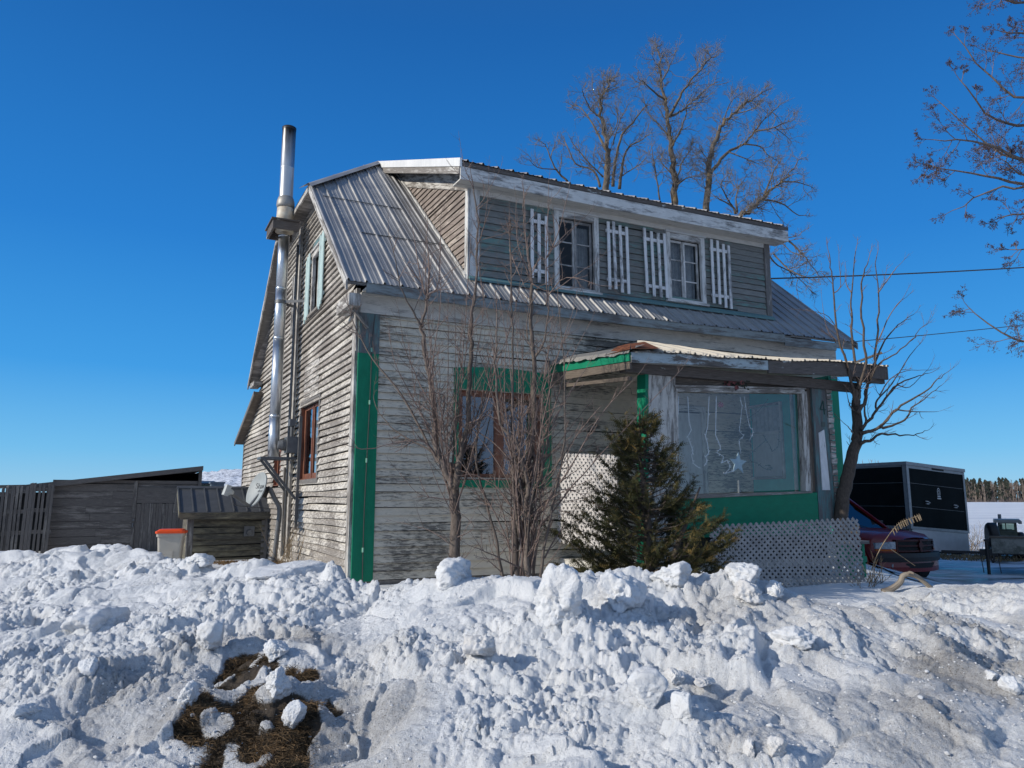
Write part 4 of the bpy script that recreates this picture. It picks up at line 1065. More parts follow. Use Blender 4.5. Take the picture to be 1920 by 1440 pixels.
# ------------------------------------------------------------------ trees and shrubs
def smooth_path(P, sub=4):
    P = [Vector(p) for p in P]
    if len(P) < 3: return [P[0].lerp(P[-1], t/3) for t in range(4)] if len(P) == 2 else P
    out = []
    for i in range(len(P)-1):
        p0 = P[max(i-1, 0)]; p1 = P[i]; p2 = P[i+1]; p3 = P[min(i+2, len(P)-1)]
        for k in range(sub):
            t = k/sub
            out.append(.5*((2*p1)+(-p0+p2)*t+(2*p0-5*p1+4*p2-p3)*t*t+(-p0+3*p1-3*p2+p3)*t*t*t))
    out.append(P[-1]); return out
def sprout(m, p, d, L, r, rr, depth, up=.25, wob=.18, kids=5, ang=(.5, .95), shrink=(.35, .65), side=3, buds=None, r_end=.35, spread=1.0, rnd=None):
    n = max(3, min(7, int(L/.12)+2)); pts = [p]; d = d.normalized(); q = Vector(p)
    for i in range(n):
        d = (d+Vector((rr.gauss(0, wob), rr.gauss(0, wob), rr.gauss(0, wob)*.7+up*.25))).normalized()
        q = q+d*(L/n); pts.append(q.copy())
    m.tube(pts, [r*(1-(1-r_end)*i/n) for i in range(n+1)], side, cap=False, rnd=rnd)
    if buds is not None:
        for i in range(2, n+1):
            for _ in range(1):
                b = pts[i]+Vector((rr.gauss(0, 1), rr.gauss(0, 1), rr.gauss(0, 1)))*.006
                s = rr.uniform(.0035, .0065); dd = (d+Vector((rr.gauss(0, .7), rr.gauss(0, .7), rr.gauss(0, .7)))).normalized()
                buds.tube([pts[i], b, b+dd*s*1.6], [s*.25, s*.55, s*.12], 4, cap=False)
    if depth > 0:
        for k in range(kids):
            t = rr.uniform(.25, 1.0); i = min(int(t*n), n-1); f = t*n-i
            b = pts[i].lerp(pts[i+1], f); dd = (pts[i+1]-pts[i]).normalized()
            ax = dd.orthogonal(); ax.rotate(Matrix.Rotation(rr.uniform(0, 6.283), 3, dd)); a = rr.uniform(*ang)*spread
            nd = dd*math.cos(a)+ax*math.sin(a)
            sprout(m, b, nd, L*rr.uniform(*shrink)*(1-.35*t), r*(.62-.25*t), rr, depth-1, up, wob, max(2, kids-1), ang, shrink, side, buds, r_end, spread)
def limb_tree(name, label, cat, limbs, Y, bark_m, twig_m, seed, twig_kw, dY=.6, per_m=4., sidesB=7, minr=.012, group=None, buds=False, wscale=1., rs=1., ground=None, tipf=.6):
    """limbs: (list of pixels [+dy], r0, r1). Trunk mesh + crown mesh of twigs."""
    rr = random.Random(seed); T = MB(seed); Cn = MB(seed+1); B = MB(seed+2) if buds else None
    base = None
    for li, (pix, r0, r1) in enumerate(limbs):
        r0 *= rs; r1 *= rs
        y0 = pix[0][2] if len(pix[0]) > 2 else 0.; sl = rr.uniform(-dY, dY); n = len(pix)
        P = []
        for i, q in enumerate(pix):
            dy = q[2] if len(q) > 2 else y0+sl*(i/max(1, n-1))
            P.append(at(q[0], q[1], Y+dy))
        if ground is not None and li in ground:
            g = bz(P[0][0], P[0][1]) if P[0][1] < 14 else 0.; P.insert(0, (P[0][0]+.01, P[0][1], min(g, P[0][2])-.25))
        if base is None: base = P[0]
        S = smooth_path(P, 4); n = len(S)-1
        S = [s+Vector((rr.gauss(0, 1), rr.gauss(0, 1), rr.gauss(0, 1)))*min(.03*wscale, r0*.25) if 0 < i < n else s for i, s in enumerate(S)]
        rad = [r0+(r1-r0)*(i/n)**.85 for i in range(n+1)]
        big = r0 > minr
        (T if big else Cn).tube(S, rad, sidesB if r0 > .04 else 5, cap=True)
        L = sum((S[i+1]-S[i]).length for i in range(n))
        cnt = int(L*per_m*rr.uniform(.85, 1.15))
        for _ in range(cnt):
            t = rr.uniform(.30 if r0 > .05 else .12, 1.); i = min(int(t*n), n-1); b = S[i].lerp(S[i+1], t*n-i); dd = (S[i+1]-S[i]).normalized()
            ax = dd.orthogonal(); ax.rotate(Matrix.Rotation(rr.uniform(0, 6.283), 3, dd)); a = rr.uniform(.45, 1.05)
            kw = dict(twig_kw); Lt = kw.pop('L')*rr.uniform(.45, 1.15)*(1-.55*t); rt = min(kw.pop('r'), rad[i]*.75)
            sprout(Cn, b, dd*math.cos(a)+ax*math.sin(a), Lt, rt, rr, kw.pop('depth'), buds=B, **kw)
        tip = S[-1]; kw = dict(twig_kw); Lt = kw.pop('L')*tipf; kw.pop('r'); sprout(Cn, tip, (S[-1]-S[-2]), Lt, max(r1, .002), rr, kw.pop('depth'), buds=B, **kw)
    root = thing(name, label, cat, base, group)
    T.build('trunk', M[bark_m], root, True); c = Cn.build('crown', M[twig_m], root, True)
    if B and B.f: B.build('buds', M['bud'], c, True)
    return root
def Z(ox, oy, s, pts, *d): return [(ox+x/s, oy+y/s)+tuple(d) for x, y in pts]
# --- bare elms behind the house (zoomed tracing: origin 980,60, scale 3.31)
z5 = lambda *p: Z(980, 60, 3.31, p)
def ground_limb(limbs, Y):                # carry the first limb down to the ground behind the roof
    (pix, r0, r1) = limbs[0]; x, y = pix[0][:2]
    limbs[0] = ([(x-4, 905), (x, y+220), (x+2, y+90)]+pix, r0*1.5, r1)
    return limbs
TW = dict(L=1.15, r=.013, depth=2, up=.35, wob=.26, kids=6, side=3, spread=1.05, r_end=.45)
YB = 24.
A_ = [(z5((510,970),(525,790),(520,690),(490,540),(480,440),(505,370),(530,300)), .17, .02),
 (z5((522,740),(470,640),(400,520),(340,460),(300,455)), .07, .012), (z5((560,960),(575,800),(620,640),(700,540),(750,470),(775,455)), .09, .012),
 (z5((600,975),(620,830),(640,740),(720,680),(780,640)), .09, .012), (z5((480,960),(440,860),(330,820),(270,690),(255,680)), .07, .012),
 (z5((280,930),(200,840),(150,720),(125,690)), .06, .012), (z5((215,855),(90,840),(40,790)), .035, .01), (z5((490,540),(420,480),(375,380),(370,345)), .05, .01),
 (z5((480,440),(440,380),(430,330)), .03, .01), (z5((505,370),(560,340),(575,320)), .025, .008), (z5((520,690),(590,560),(575,440)), .04, .01), (z5((500,900),(400,800),(310,690),(290,650)), .05, .01), (z5((560,700),(600,560),(650,460)), .04, .01), (z5((600,900),(700,840),(760,790)), .04, .01)]
limb_tree('bare_elm', 'bare grey elm with three close stems behind the dormer ridge, leftmost of the three', 'tree', ground_limb(A_, YB), YB, 'farbark', 'fartwig', 201, TW, dY=2.2, per_m=5.6, rs=.68, tipf=.3)
B_ = [(z5((935,1050),(940,850),(915,720),(905,560),(880,420),(860,310),(850,180),(840,80)), .19, .018),
 (z5((910,530),(960,430),(1020,330),(1110,230),(1160,170),(1205,150)), .09, .012), (z5((925,520),(990,490),(1030,450),(1090,400),(1180,320),(1225,310)), .07, .012),
 (z5((925,720),(940,680),(1000,560),(1020,450),(1060,370)), .08, .012), (z5((900,640),(840,570),(780,510),(765,490)), .05, .012), (z5((880,420),(800,360),(740,300),(725,335)), .06, .012),
 (z5((950,930),(1000,790),(1060,720)), .06, .012), (z5((850,1040),(825,870),(805,760),(800,690)), .05, .012), (z5((860,310),(900,240),(935,160),(955,110)), .05, .01), (z5((850,220),(810,170),(805,110)), .03, .008), (z5((1020,330),(1090,300),(1150,260)), .03, .008), (z5((945,900),(870,820),(840,760)), .05, .01), (z5((960,950),(1030,900),(1085,930)), .05, .01), (z5((1110,230),(1120,180),(1210,145)), .03, .008), (z5((1030,450),(1130,430),(1170,405)), .03, .008)]
limb_tree('bare_elm', 'tallest bare elm behind the roof, straight trunk reaching highest into the sky', 'tree', ground_limb(B_, YB+1.5), YB+1.5, 'farbark', 'fartwig', 202, TW, dY=2.2, per_m=5.6, rs=.68, tipf=.3)
C_ = [(z5((1145,1090),(1160,880),(1155,800),(1200,660),(1240,570),(1300,510),(1380,445),(1440,410),(1500,360)), .16, .015),
 (z5((1165,880),(1260,760),(1380,690),(1440,620),(1500,540),(1590,460)), .10, .012), (z5((1440,620),(1560,590),(1640,560),(1690,540)), .05, .01), (z5((1380,695),(1470,710),(1530,770),(1600,810)), .05, .01),
 (z5((1240,570),(1290,440),(1350,385)), .04, .01), (z5((1300,510),(1420,480),(1510,400)), .04, .01), (z5((1155,800),(1110,740),(1095,700)), .03, .01), (z5((1280,745),(1420,800),(1480,830)), .04, .01), (z5((1560,590),(1640,650),(1670,690)), .03, .01), (z5((1160,900),(1100,860),(1080,830)), .03, .01), (z5((1500,540),(1550,500),(1650,610)), .03, .01)]
limb_tree('bare_elm', 'bare elm whose two main limbs arch to the right above the right dormer window', 'tree', ground_limb(C_, YB+.5), YB+.5, 'farbark', 'fartwig', 203, TW, dY=2., per_m=5.6, rs=.68, tipf=.3)
D_ = [(z5((1350,1160),(1420,1090),(1480,1040),(1560,960),(1640,900),(1720,790)), .12, .012), (z5((1480,1040),(1600,1060),(1700,1130),(1765,1140)), .05, .01), (z5((1600,930),(1700,930),(1795,962)), .05, .01),
 (z5((1320,1130),(1300,1080),(1240,1050),(1180,1010)), .06, .012), (z5((1500,1020),(1560,860),(1600,800)), .05, .01), (z5((1330,1120),(1330,1000),(1390,890)), .05, .01), (z5((1300,1080),(1230,960),(1260,900)), .04, .01),
 ([(1400,425),(1455,440),(1490,460),(1515,490),(1538,520)], .07, .012), ([(1440,435),(1475,445),(1500,440)], .04, .01), ([(1425,440),(1450,490),(1490,515),(1520,545)], .05, .01), ([(1450,475),(1480,505),(1510,520),(1530,525)], .04, .01), ([(1455,440),(1480,470),(1500,478)], .03, .01)]
limb_tree('bare_elm', 'low spreading bare elm drooping past the right end of the dormer', 'tree', ground_limb(D_, YB-1), YB-1, 'farbark', 'fartwig', 204, TW, dY=1.6, per_m=5.6, rs=.75, tipf=.3)
# --- maple whose branches reach in from the right
mp = [([(2330,1120,0),(2320,800,0),(2300,420,.2),(2290,60,.3),(2290,-300,.3)], .20, .06)]
for pix in ([(2300,330),(2120,230),(1980,190),(1880,170),(1795,70)], [(2300,250),(2100,120),(1960,70),(1880,60)], [(2300,470),(2120,330),(1990,300),(1880,290),(1760,190)], [(2300,420),(2120,330),(1950,310),(1850,270),(1750,262)],
            [(2305,520),(2100,380),(1950,350),(1850,330),(1745,312)], [(2305,560),(2120,430),(1980,370),(1880,350),(1785,395)], [(2305,600),(2130,460),(2010,400),(1930,400),(1870,410)], [(2310,760),(2120,640),(1990,630),(1900,635),(1815,575)], [(2300,200),(2120,40),(1990,10),(1880,0),(1830,-40)], [(2310,700),(2120,520),(1990,470),(1890,468)], [(2300,380),(2100,260),(1960,240),(1870,225),(1800,150)], [(2300,100),(2100,-60),(1980,-40),(1850,-20)],
            [(2300,280),(2140,150),(2010,130),(1930,110),(1850,95)], [(2300,520),(2120,360),(2010,330),(1930,330),(1880,300)]):
    mp.append((pix, .035, .004))
limb_tree('budding_maple', 'maple with reddish buds whose branches reach in from the right over the yard', 'tree', mp, 7.2, 'bark', 'twig', 210, dict(L=.50, r=.0045, depth=2, up=.10, wob=.16, kids=7, side=3, ang=(.4, .8)), dY=.9, per_m=4.8, buds=True, tipf=.35)
# --- pruned small tree at the right corner of the porch (origin 1540,600 scale 4 ; origin 1180,380 scale 3.84)
zp = lambda *p: Z(1540, 600, 4., p)
zq = lambda *p: Z(1180, 380, 3.84, p)
E_ = [(zp((150,1640),(150,1430),(190,1200),(240,1000),(270,850),(265,700),(262,600)), .115, .065),
 (zp((262,620),(265,520),(290,470))+zq((1700,1150),(1680,900),(1670,620),(1690,500),(1720,420)), .035, .006),
 (zp((262,640),(240,520),(225,460))+zq((1560,1150),(1490,900),(1470,650),(1455,500),(1440,370)), .03, .006),
 (zp((270,640),(290,500))+zq((1630,1150),(1600,850),(1600,650),(1630,350)), .033, .006),
 (zp((275,700),(330,600),(350,470))+zq((1770,1150),(1790,850),(1790,650),(1780,390)), .035, .006),
 (zp((350,480),(420,280),(500,120),(600,20),(690,-40)), .02, .004), (zp((300,820),(340,770),(410,690),(500,560),(600,470),(700,430),(800,400)), .03, .005),
 (zp((290,850),(350,840),(440,800),(560,670),(720,580),(850,470),(930,400)), .035, .005), (zp((295,925),(370,905),(430,860),(560,860),(690,860),(790,830)), .03, .004), (zp((440,805),(500,800),(620,750),(680,660),(800,570),(900,490)), .025, .004),
 (zp((340,770),(325,700),(325,650)), .02, .012), (zp((430,810),(500,750)), .022, .012), (zp((245,680),(215,640),(200,590)), .014, .006), (zp((240,850),(215,820),(195,795)), .012, .006), (zp((410,690),(420,600),(530,480),(640,300),(740,180)), .018, .004), (zp((240,560),(200,520),(165,480)), .012, .004), (zp((560,670),(700,690),(870,687)), .014, .003), (zp((500,560),(560,490),(660,500),(800,370)), .014, .003), (zp((360,480),(430,330),(560,250),(690,140),(870,250)[:0] or (720,90),(810,10)), .016, .003), (zp((440,560),(520,440),(640,380),(790,375)), .012, .003),
 (zq((1600,650),(1560,580),(1560,490)), .01, .004), (zq((1470,650),(1520,600),(1510,420)), .01, .004), (zq((1790,650),(1900,500),(1930,460)), .012, .004), (zq((1790,1000),(1880,800),(1960,700)), .012, .004), (zq((1490,900),(1400,800),(1160,765)), .008, .003), (zq((1500,1000),(1420,900),(1390,730)), .008, .003)]
limb_tree('pruned_lilac', 'dark crooked small tree growing through the right end of the porch roof', 'tree', E_, 11.3, 'darkbark', 'twig', 220, dict(L=.44, r=.006, depth=1, up=.55, wob=.10, kids=3, side=3, ang=(.35, .75), r_end=.5), dY=.5, per_m=3.4, wscale=.4)
# --- young forked tree in front of the house (origin 640,560 scale 2.571 ; origin 700,400 scale 4.8; origin 840,280 scale 4.5)
za = lambda *p: Z(640, 560, 2.571, p)
zb = lambda *p: Z(700, 400, 4.8, p)
zc_ = lambda *p: Z(840, 280, 4.5, p)
F_ = [(za((545,1320),(545,1250),(552,1050),(540,900)), .080, .070),
 (za((540,910),(500,820),(455,700),(450,550),(430,400),(402,270),(388,150))+zb((430,1010),(470,850),(490,740)), .050, .016),
 (za((545,920),(570,780),(590,690),(610,600),(615,450),(628,250))+zb((880,1100),(890,900),(920,700),(930,300),(940,60))+zc_((215,330)), .050, .009),
 (zb((430,1010),(330,840),(240,650),(200,430),(140,200)), .016, .004), (zb((490,740),(580,650),(600,400),(608,20)), .014, .004), (zb((465,730),(400,430),(350,110)), .014, .004), (zb((500,730),(620,660),(740,470)), .010, .003), (zb((490,740),(500,480),(480,250),(490,50)), .014, .004),
 (zc_((215,330),(150,180),(118,40)), .008, .003), (zc_((235,850),(290,700),(320,560),(345,240)), .012, .003), (zc_((240,500),(300,420),(400,240)), .008, .003),
 (za((500,830),(420,700),(300,480),(150,290),(60,120),(30,10)), .024, .006), (za((480,810),(440,740),(330,680),(240,620),(170,530),(155,470)), .016, .005), (za((455,760),(400,690),(280,690),(130,725),(20,705)), .012, .004), (za((535,970),(450,960),(370,940),(280,840)), .010, .003), (za((520,1180),(430,1120),(290,1080)), .008, .003),
 (za((560,860),(640,790),(668,765),(720,560)), .018, .007), (za((470,640),(500,480),(430,420),(440,130)), .012, .003), (za((560,800),(550,600),(560,380),(580,150)), .014, .004), (za((520,830),(510,640),(515,300),(512,80)), .012, .004), (za((610,600),(680,560),(730,400),(740,330)), .012, .004), (za((450,550),(380,520),(320,450)), .009, .003), (za((540,1040),(480,930),(420,780)), .008, .003), (za((560,1150),(640,1100),(560,1020)), .007, .003)]
r8 = random.Random(56)
for k in range(22):
    x0, y0 = r8.choice(((846, 905), (834, 880), (818, 832), (864, 860), (876, 793), (852, 960), (815, 770)))
    x1 = x0+r8.gauss(0, 62); y1 = r8.uniform(420, 760)
    F_.append(([(x0, y0, r8.uniform(-.15, .15)), (x0+(x1-x0)*.45+r8.gauss(0, 8), y0+(y1-y0)*.35, r8.uniform(-.3, .3)), (x0+(x1-x0)*.8+r8.gauss(0, 6), y0+(y1-y0)*.7, r8.uniform(-.4, .4)), (x1, y1, r8.uniform(-.5, .5))], r8.uniform(.007, .012), .003))
limb_tree('young_maple', 'young bare tree with one slim trunk forking low, in front of the green-framed window', 'tree', F_, 8.8, 'bark', 'twig', 230, dict(L=.46, r=.0055, depth=1, up=.45, wob=.11, kids=3, side=3, ang=(.4, .85), r_end=.5), dY=.45, per_m=7.0, sidesB=9, wscale=.25, ground=(0,), rs=.85)
G_ = [(za((845,1420),(842,1330),(840,1050),(870,900),(925,650),(930,300),(915,150),(918,20))+zc_((705,1130),(690,1000),(640,640),(638,360)), .062, .006),
 (za((905,1420),(900,1350),(890,1000),(900,900),(850,700),(770,600),(742,300),(750,60)), .05, .008), (za((780,1400),(770,1300),(720,1050),(660,850),(655,640),(690,480),(720,350)), .028, .006),
 (za((965,1400),(965,1300),(1000,1100),(1040,900),(1080,740),(1183,600)), .03, .006), (za((860,1150),(830,900),(822,600),(826,200),(820,10))+zc_((525,640),(518,640)), .026, .004), (za((880,1000),(940,900),(1060,760),(1075,400),(1042,0)), .022, .005),
 (za((900,1050),(960,860),(1000,640),(1000,300),(960,250)), .02, .004), (za((930,290),(980,200),(1000,20)), .02, .006), (za((925,250),(895,180),(908,0)), .015, .005)]
for k, (p) in enumerate((zc_((835,1300),(828,920),(840,600),(850,310)), zc_((828,920),(950,760),(1180,550)), zc_((705,1130),(590,800),(575,450)), zc_((705,1130),(870,1200),(1050,1080),(1235,960)), zc_((835,1250),(1000,1080),(1280,1150)), zc_((830,920),(930,700),(1015,370)), zc_((540,1300),(522,800),(520,640)), zc_((520,850),(600,1050),(640,1150)), zc_((700,1120),(660,800),(640,360)))):
    G_.append((p, .010, .003))
for p in (za((900,1000),(1000,930),(1183,790)), za((890,1080),(1020,960),(1183,880)), za((880,950),(1000,760),(1183,520)), za((870,980),(960,700),(1120,430)), za((860,1000),(760,800),(640,640)), za((850,1050),(740,900),(580,830)), za((860,920),(800,760),(640,620),(560,560)), za((905,1100),(1000,1000),(1110,980)), za((900,900),(1000,600),(1090,330),(1180,150)), za((870,900),(780,640),(690,330),(650,220)), za((900,1060),(1060,920),(1183,960)), za((950,1050),(1100,820),(1250,560),(1420,380)), za((960,1100),(1120,900),(1300,700),(1640,340)), za((900,800),(960,480),(1120,100)), za((880,820),(870,500),(880,150)), za((850,900),(790,500),(800,120)), za((930,880),(1040,560),(1183,330)), za((870,860),(940,600),(1000,500)), za((870,1300),(740,1240),(600,1180)), za((980,1250),(1060,1120),(1160,1060))):
    G_.append((p, .013, .003))
r9 = random.Random(55)
for k in range(26):
    x0 = r9.uniform(955, 1010); x1 = x0+r9.gauss(0, 70)+(x0-980)*.8; y1 = r9.uniform(520, 860)
    G_.append(([(x0, 1085, r9.uniform(-.3, .3)), (x0+(x1-x0)*.25+r9.gauss(0, 6), 1085+(y1-1085)*.4), (x0+(x1-x0)*.65+r9.gauss(0, 8), 1085+(y1-1085)*.75), (x1, y1)], r9.uniform(.009, .016), .003))
G_ = [(([q[:2] for q in p]), a, b) for p, a, b in G_]
limb_tree('multi_stem_shrub', 'dense clump of bare upright stems beside the forked young tree, before the porch', 'shrub', G_, 8.5, 'bark', 'twig', 240, dict(L=.44, r=.0055, depth=1, up=.5, wob=.11, kids=3, side=3, ang=(.4, .85), r_end=.5), dY=.5, per_m=6.4, sidesB=8, wscale=.25, ground=(0, 1, 2, 3), rs=.9)
# --- scraggly cedar in front of the porch
def cedar():
    rr = random.Random(77); cx, cy, _ = at(1215, 1100, 8.75); zb_ = .55; Ht = 2.38
    root = thing('cedar_bush', 'scraggly dark green cedar with rusty tips standing in front of the porch', 'shrub', (cx, cy, zb_))
    T = MB(78); C = MB(79)
    T.tube([(cx, cy, zb_-.2), (cx+.02, cy, zb_+.9), (cx-.05, cy+.05, zb_+1.7), (cx-.04, cy, zb_+Ht-.15)], [.06, .045, .025, .008], 7)
    T.tube([(cx+.05, cy, zb_-.2), (cx+.35, cy-.1, zb_+.7), (cx+.6, cy-.15, zb_+1.3)], [.04, .03, .01], 6)
    tips = []
    n = 330
    for i in range(n):
        h = rr.random()**1.4; z0 = zb_+.05+h*(Ht-.35)
        an = rr.uniform(0, 6.283); rag = .86+.34*(math.sin(an*3+h*11)*.5+math.sin(an*5-h*19+2)*.5)
        rad = (.95*(1-h)**.74+.11)*rr.uniform(.55, 1.08)*rag
        rad *= 1.4 if rr.random() < .12 else 1.; d = Vector((math.cos(an), math.sin(an)*.85, rr.uniform(.05, .55)))
        if math.cos(an) > 0 and h < .45: rad *= 1.06
        d.normalize(); b = Vector((cx, cy, z0)); ax = Vector((cx-.03*h+.03, cy, z0))
        pts = [ax, ax+d*rad*.5+Vector((0, 0, -.03)), ax+d*rad*.85+Vector((0, 0, .03)), ax+d*rad+Vector((0, 0, .10))]
        T.tube(pts, [.010, .007, .004, .002], 4, cap=False)
        m = int(rad*44)+6
        for k in range(m):
            t = rr.uniform(.22, 1.)**.7; q = pts[1].lerp(pts[2], (t-.4)/.4) if .4 < t < .8 else (pts[2].lerp(pts[3], (t-.8)/.2) if t >= .8 else pts[0].lerp(pts[1], t/.4))
            dd = (d+Vector((rr.gauss(0, .6), rr.gauss(0, .6), rr.gauss(.15, .45)))).normalized(); L = rr.uniform(.05, .15)
            nrm = Vector((rr.gauss(0, 1), rr.gauss(0, 1), rr.gauss(0, 1))).normalized(); sd = dd.cross(nrm)
            if sd.length < .1: continue
            sd.normalize(); rn = rr.random()*.6+(.4 if t > .85 else 0)*rr.random()+(.0 if h < .7 else .1)
            # feathery spray: a spine and short side scales
            for j in range(5):
                f = (j+.5)/5; c0 = q+dd*L*f-Vector((0, 0, .018*f*f)); s = L*.30*(1-.55*f)
                for sg in (-1, 1):
                    e1 = c0+(sd*sg*.75+dd*.65)*s
                    C.face([c0, c0+(sd*sg*.3+dd*.6)*s*.55+nrm*.003, e1, c0+(sd*sg*.75+dd*.1)*s*.5], None, 0, rn)
            C.face([q, q+sd*.003, q+dd*L, q-sd*.003], None, 0, rn)
    t = NT('cedar_scale_leaf'); r_ = t.rnd()
    cr = t.n('ShaderNodeValToRGB', {0: r_}); e = cr.color_ramp.elements
    e[0].position = 0.; e[0].color = (.026, .032, .014, 1); e[1].position = 1.; e[1].color = (.27, .17, .055, 1)
    x = e.new(.45); x.color = (.060, .059, .022, 1); x = e.new(.72); x.color = (.125, .098, .035, 1)
    t.bsdf(cr.outputs[0], .75, spec=.2); M['cedar'] = t.m
    T.build('trunk', M['darkbark'], root, True); C.build('crown', M['cedar'], root)
cedar()
# ------------------------------------------------------------------ yard things
# wooden shed at the far left, parallel to the house front
SX, SY, _ = at(372, 1000, 22.0)
def S(a, b, z): return (SX+a*UX+b*VX, SY+a*UY+b*VY, z)      # a<0 goes left along the front
def sfit(px, py):                                                # pixel -> (a,z) on shed front plane
    s = solve3(ray(px, py), (UX, UY, 0), (0, 0, 1), (SX, SY, 0)); return s[1], s[2]
shed = thing('wooden_shed', 'low dark grey board shed with lean roof rising rightward, left of the house', 'shed', S(-2.5, 1.5, .1))
FS = lambda u, v, w: S(u, -w, v)
aT0, zT0 = sfit(88, 907); aT1, zT1 = sfit(370, 877); aD0 = sfit(246, 980)[0]; aB0 = sfit(92, 980)[0]
mb = MB(300); rr = random.Random(5)
bh = .205; z = -.1
while z < sfit(150, 913)[1]:
    cut = aB0+(aD0-aB0)*rr.uniform(.35, .8)
    for u0, u1 in ((aB0, cut-.003), (cut, aD0)):
        d_ = rr.gauss(0, .008); mb.hexa([FS(u, v+(.01*math.sin(u*2+z) if True else 0), w) for w in (-.02, .012+d_) for v in (z, z+bh-.008) for u in (u0, u1)])
    z += bh
mb.build('board_wall', M['wood'] if False else peel('dark_shed_boards', (.25, .225, .20), (.075, .066, .06), (.21, .188, .17), .3, 1.2, 9), shed)
SB = bpy.data.materials['dark_shed_boards']
mb = MB(301); u = aD0+.10
while u < -.05:
    wd = rr.uniform(.07, .13); mb.box(FS, u, min(u+wd-.006, -.03), -.1, sfit(300, 944)[1]+rr.gauss(0, .006), -.02, .015+rr.gauss(0, .006)); u += wd
dr = mb.build('door', SB, shed)
mb = MB(302); mb.box(FS, aD0, aD0+.09, -.1, zT0+.1, -.02, .03); mb.box(FS, aB0-.12, aB0-.02, -.1, zT0-.05, -.02, .03); mb.box(FS, -.09, .0, -.1, zT1-.05, -.05, .02)
mb.box(FS, aD0+.1, -.1, sfit(300, 944)[1]+.01, sfit(300, 914)[1], -.02, .012)
for zz in (sfit(200, 910)[1], sfit(200, 903)[1]): mb.box(FS, aB0, -.1, zz-.05, zz+.04, -.12, -.03)
mb.build('frame_post', SB, shed)
mb = MB(303); mb.hexa([S(a, b, (zT0+(zT1-zT0)*((a-aT0)/(aT1-aT0)))+o) for o in (-.10, .03) for b in (-.16, 3.4) for a in (aT0-.9, aT1+.15)]); mb.build('roof', SB, shed)
mb = MB(304); mb.hexa([S(a, b, z) for z in (-.2, zT0-.1) for b in (.35, .42) for a in (aB0-.1, 0)]); mb.hexa([S(a, b, z) for z in (-.2, zT1-.12) for b in (.05, 3.2) for a in (-.06, 0)]); mb.hexa([S(a, b, z) for b in (2.4, 2.5) for (a, z) in ((aB0, -.2), (0, -.2), (aB0, zT0-.06), (0, zT1-.06))]); mb.hexa([S(a, b, z) for z in (-.2, zT0-.1) for b in (.02, 3.2) for a in (aB0-.05, aB0)])
mb.hexa([S(a, b, z) for z in (-.2, zT0-.22) for b in (1.0, 1.1) for a in (aB0-6.0, aB0-.06)])  # near-black sheet added behind the pallets to stand for the shaded interior
mb.build('inner_wall', M['dark'], shed)
mb = MB(305); mb.bar(FS(aD0+.04, sfit(246, 985)[1]-.05, .045), FS(aD0+.04, sfit(246, 985)[1]+.06, .045), .03, .03); mb.tube([FS(aD0+.05, sfit(246, 975)[1], .04), FS(aD0+.05, sfit(246, 975)[1], .08)], [.03, .03], 8); mb.build('latch', M['iron'], dr)
# pallets stood on end at the far left
def pallet_proto(seed, hgt=1.9, wid=.95):
    rr = random.Random(seed)
    return rr
def pallet(name, label, org, ax, hgt, wid, seed, lean=.12):
    rr = random.Random(seed); o = Vector(org); A = Vector(ax).normalized(); N = Vector((A.y, -A.x, 0)).normalized()
    F = lambda u, v, w: tuple(o+A*u+Vector((0, 0, v))+N*(w-v*lean))
    root = thing(name, label, 'pallet', o, 'pallets stood upright by the shed')
    m_ = MB(seed); n = 6
    for i in range(n):
        u = wid*(i+.5)/n+rr.gauss(0, .012); s = rr.uniform(.026, .04); t = rr.gauss(0, .02)
        m_.hexa([F(u+x+(t if v else 0), (hgt+rr.gauss(0, .03)) if v else -.1, w) for w in (.05, .07) for v in (0, 1) for x in (-s, s)])
    m_.build('slats', SB, root)
    m_ = MB(seed+1)
    for f in (.07, .38, .66, .93): m_.box(F, 0, wid, hgt*f-.05, hgt*f+.05, .0, .048)
    m_.build('rails', SB, root)
    return root
for k, (px, Y, h, wd, lab) in enumerate(((-70, 19.4, 1.85, 1.05, 'grey wooden pallet stood on end, cut off by the left edge of the photo'), (2, 19.6, 1.95, .62, 'grey wooden pallet stood on end, second from the left edge'), (44, 19.8, 2.0, .60, 'grey wooden pallet stood on end against the left corner of the shed'))):
    x, y, _ = at(px, 1000, Y); pallet('wooden_pallet', lab, (x, y, .12), (UX, UY, 0), h, wd, 320+k*3, .08)
x, y, _ = at(-120, 1000, 20.4)
lp = MB(330); lp.hexa([(x+a*UX+b*VX, y+a*UY+b*VY, z+.10*a/3.6+zz) for zz in (0, .05) for (z) in (2.02,) for b in (-.5, 2.0) for a in (0, 3.25)])
tag(lp.build('loose_planks', SB, None), 'grey plank deck lying across the tops of the pallets beside the shed', 'planks')
x, y, _ = at(14, 1040, 17.5); mb = MB(331); mb.hexa([(x+a, y+.3*a+b, z+.3) for z in (.02, .20) for b in (0, .18) for a in (-.55, .22)]); mb.hexa([(x+a, y+.3*a+b, z+.3) for z in (.20, .24) for b in (-.02, .20) for a in (-.57, .24)])
tag(mb.build('foam_box', M['snowclod'], None), 'pale flat box lying in front of the pallets at the left edge', 'box')
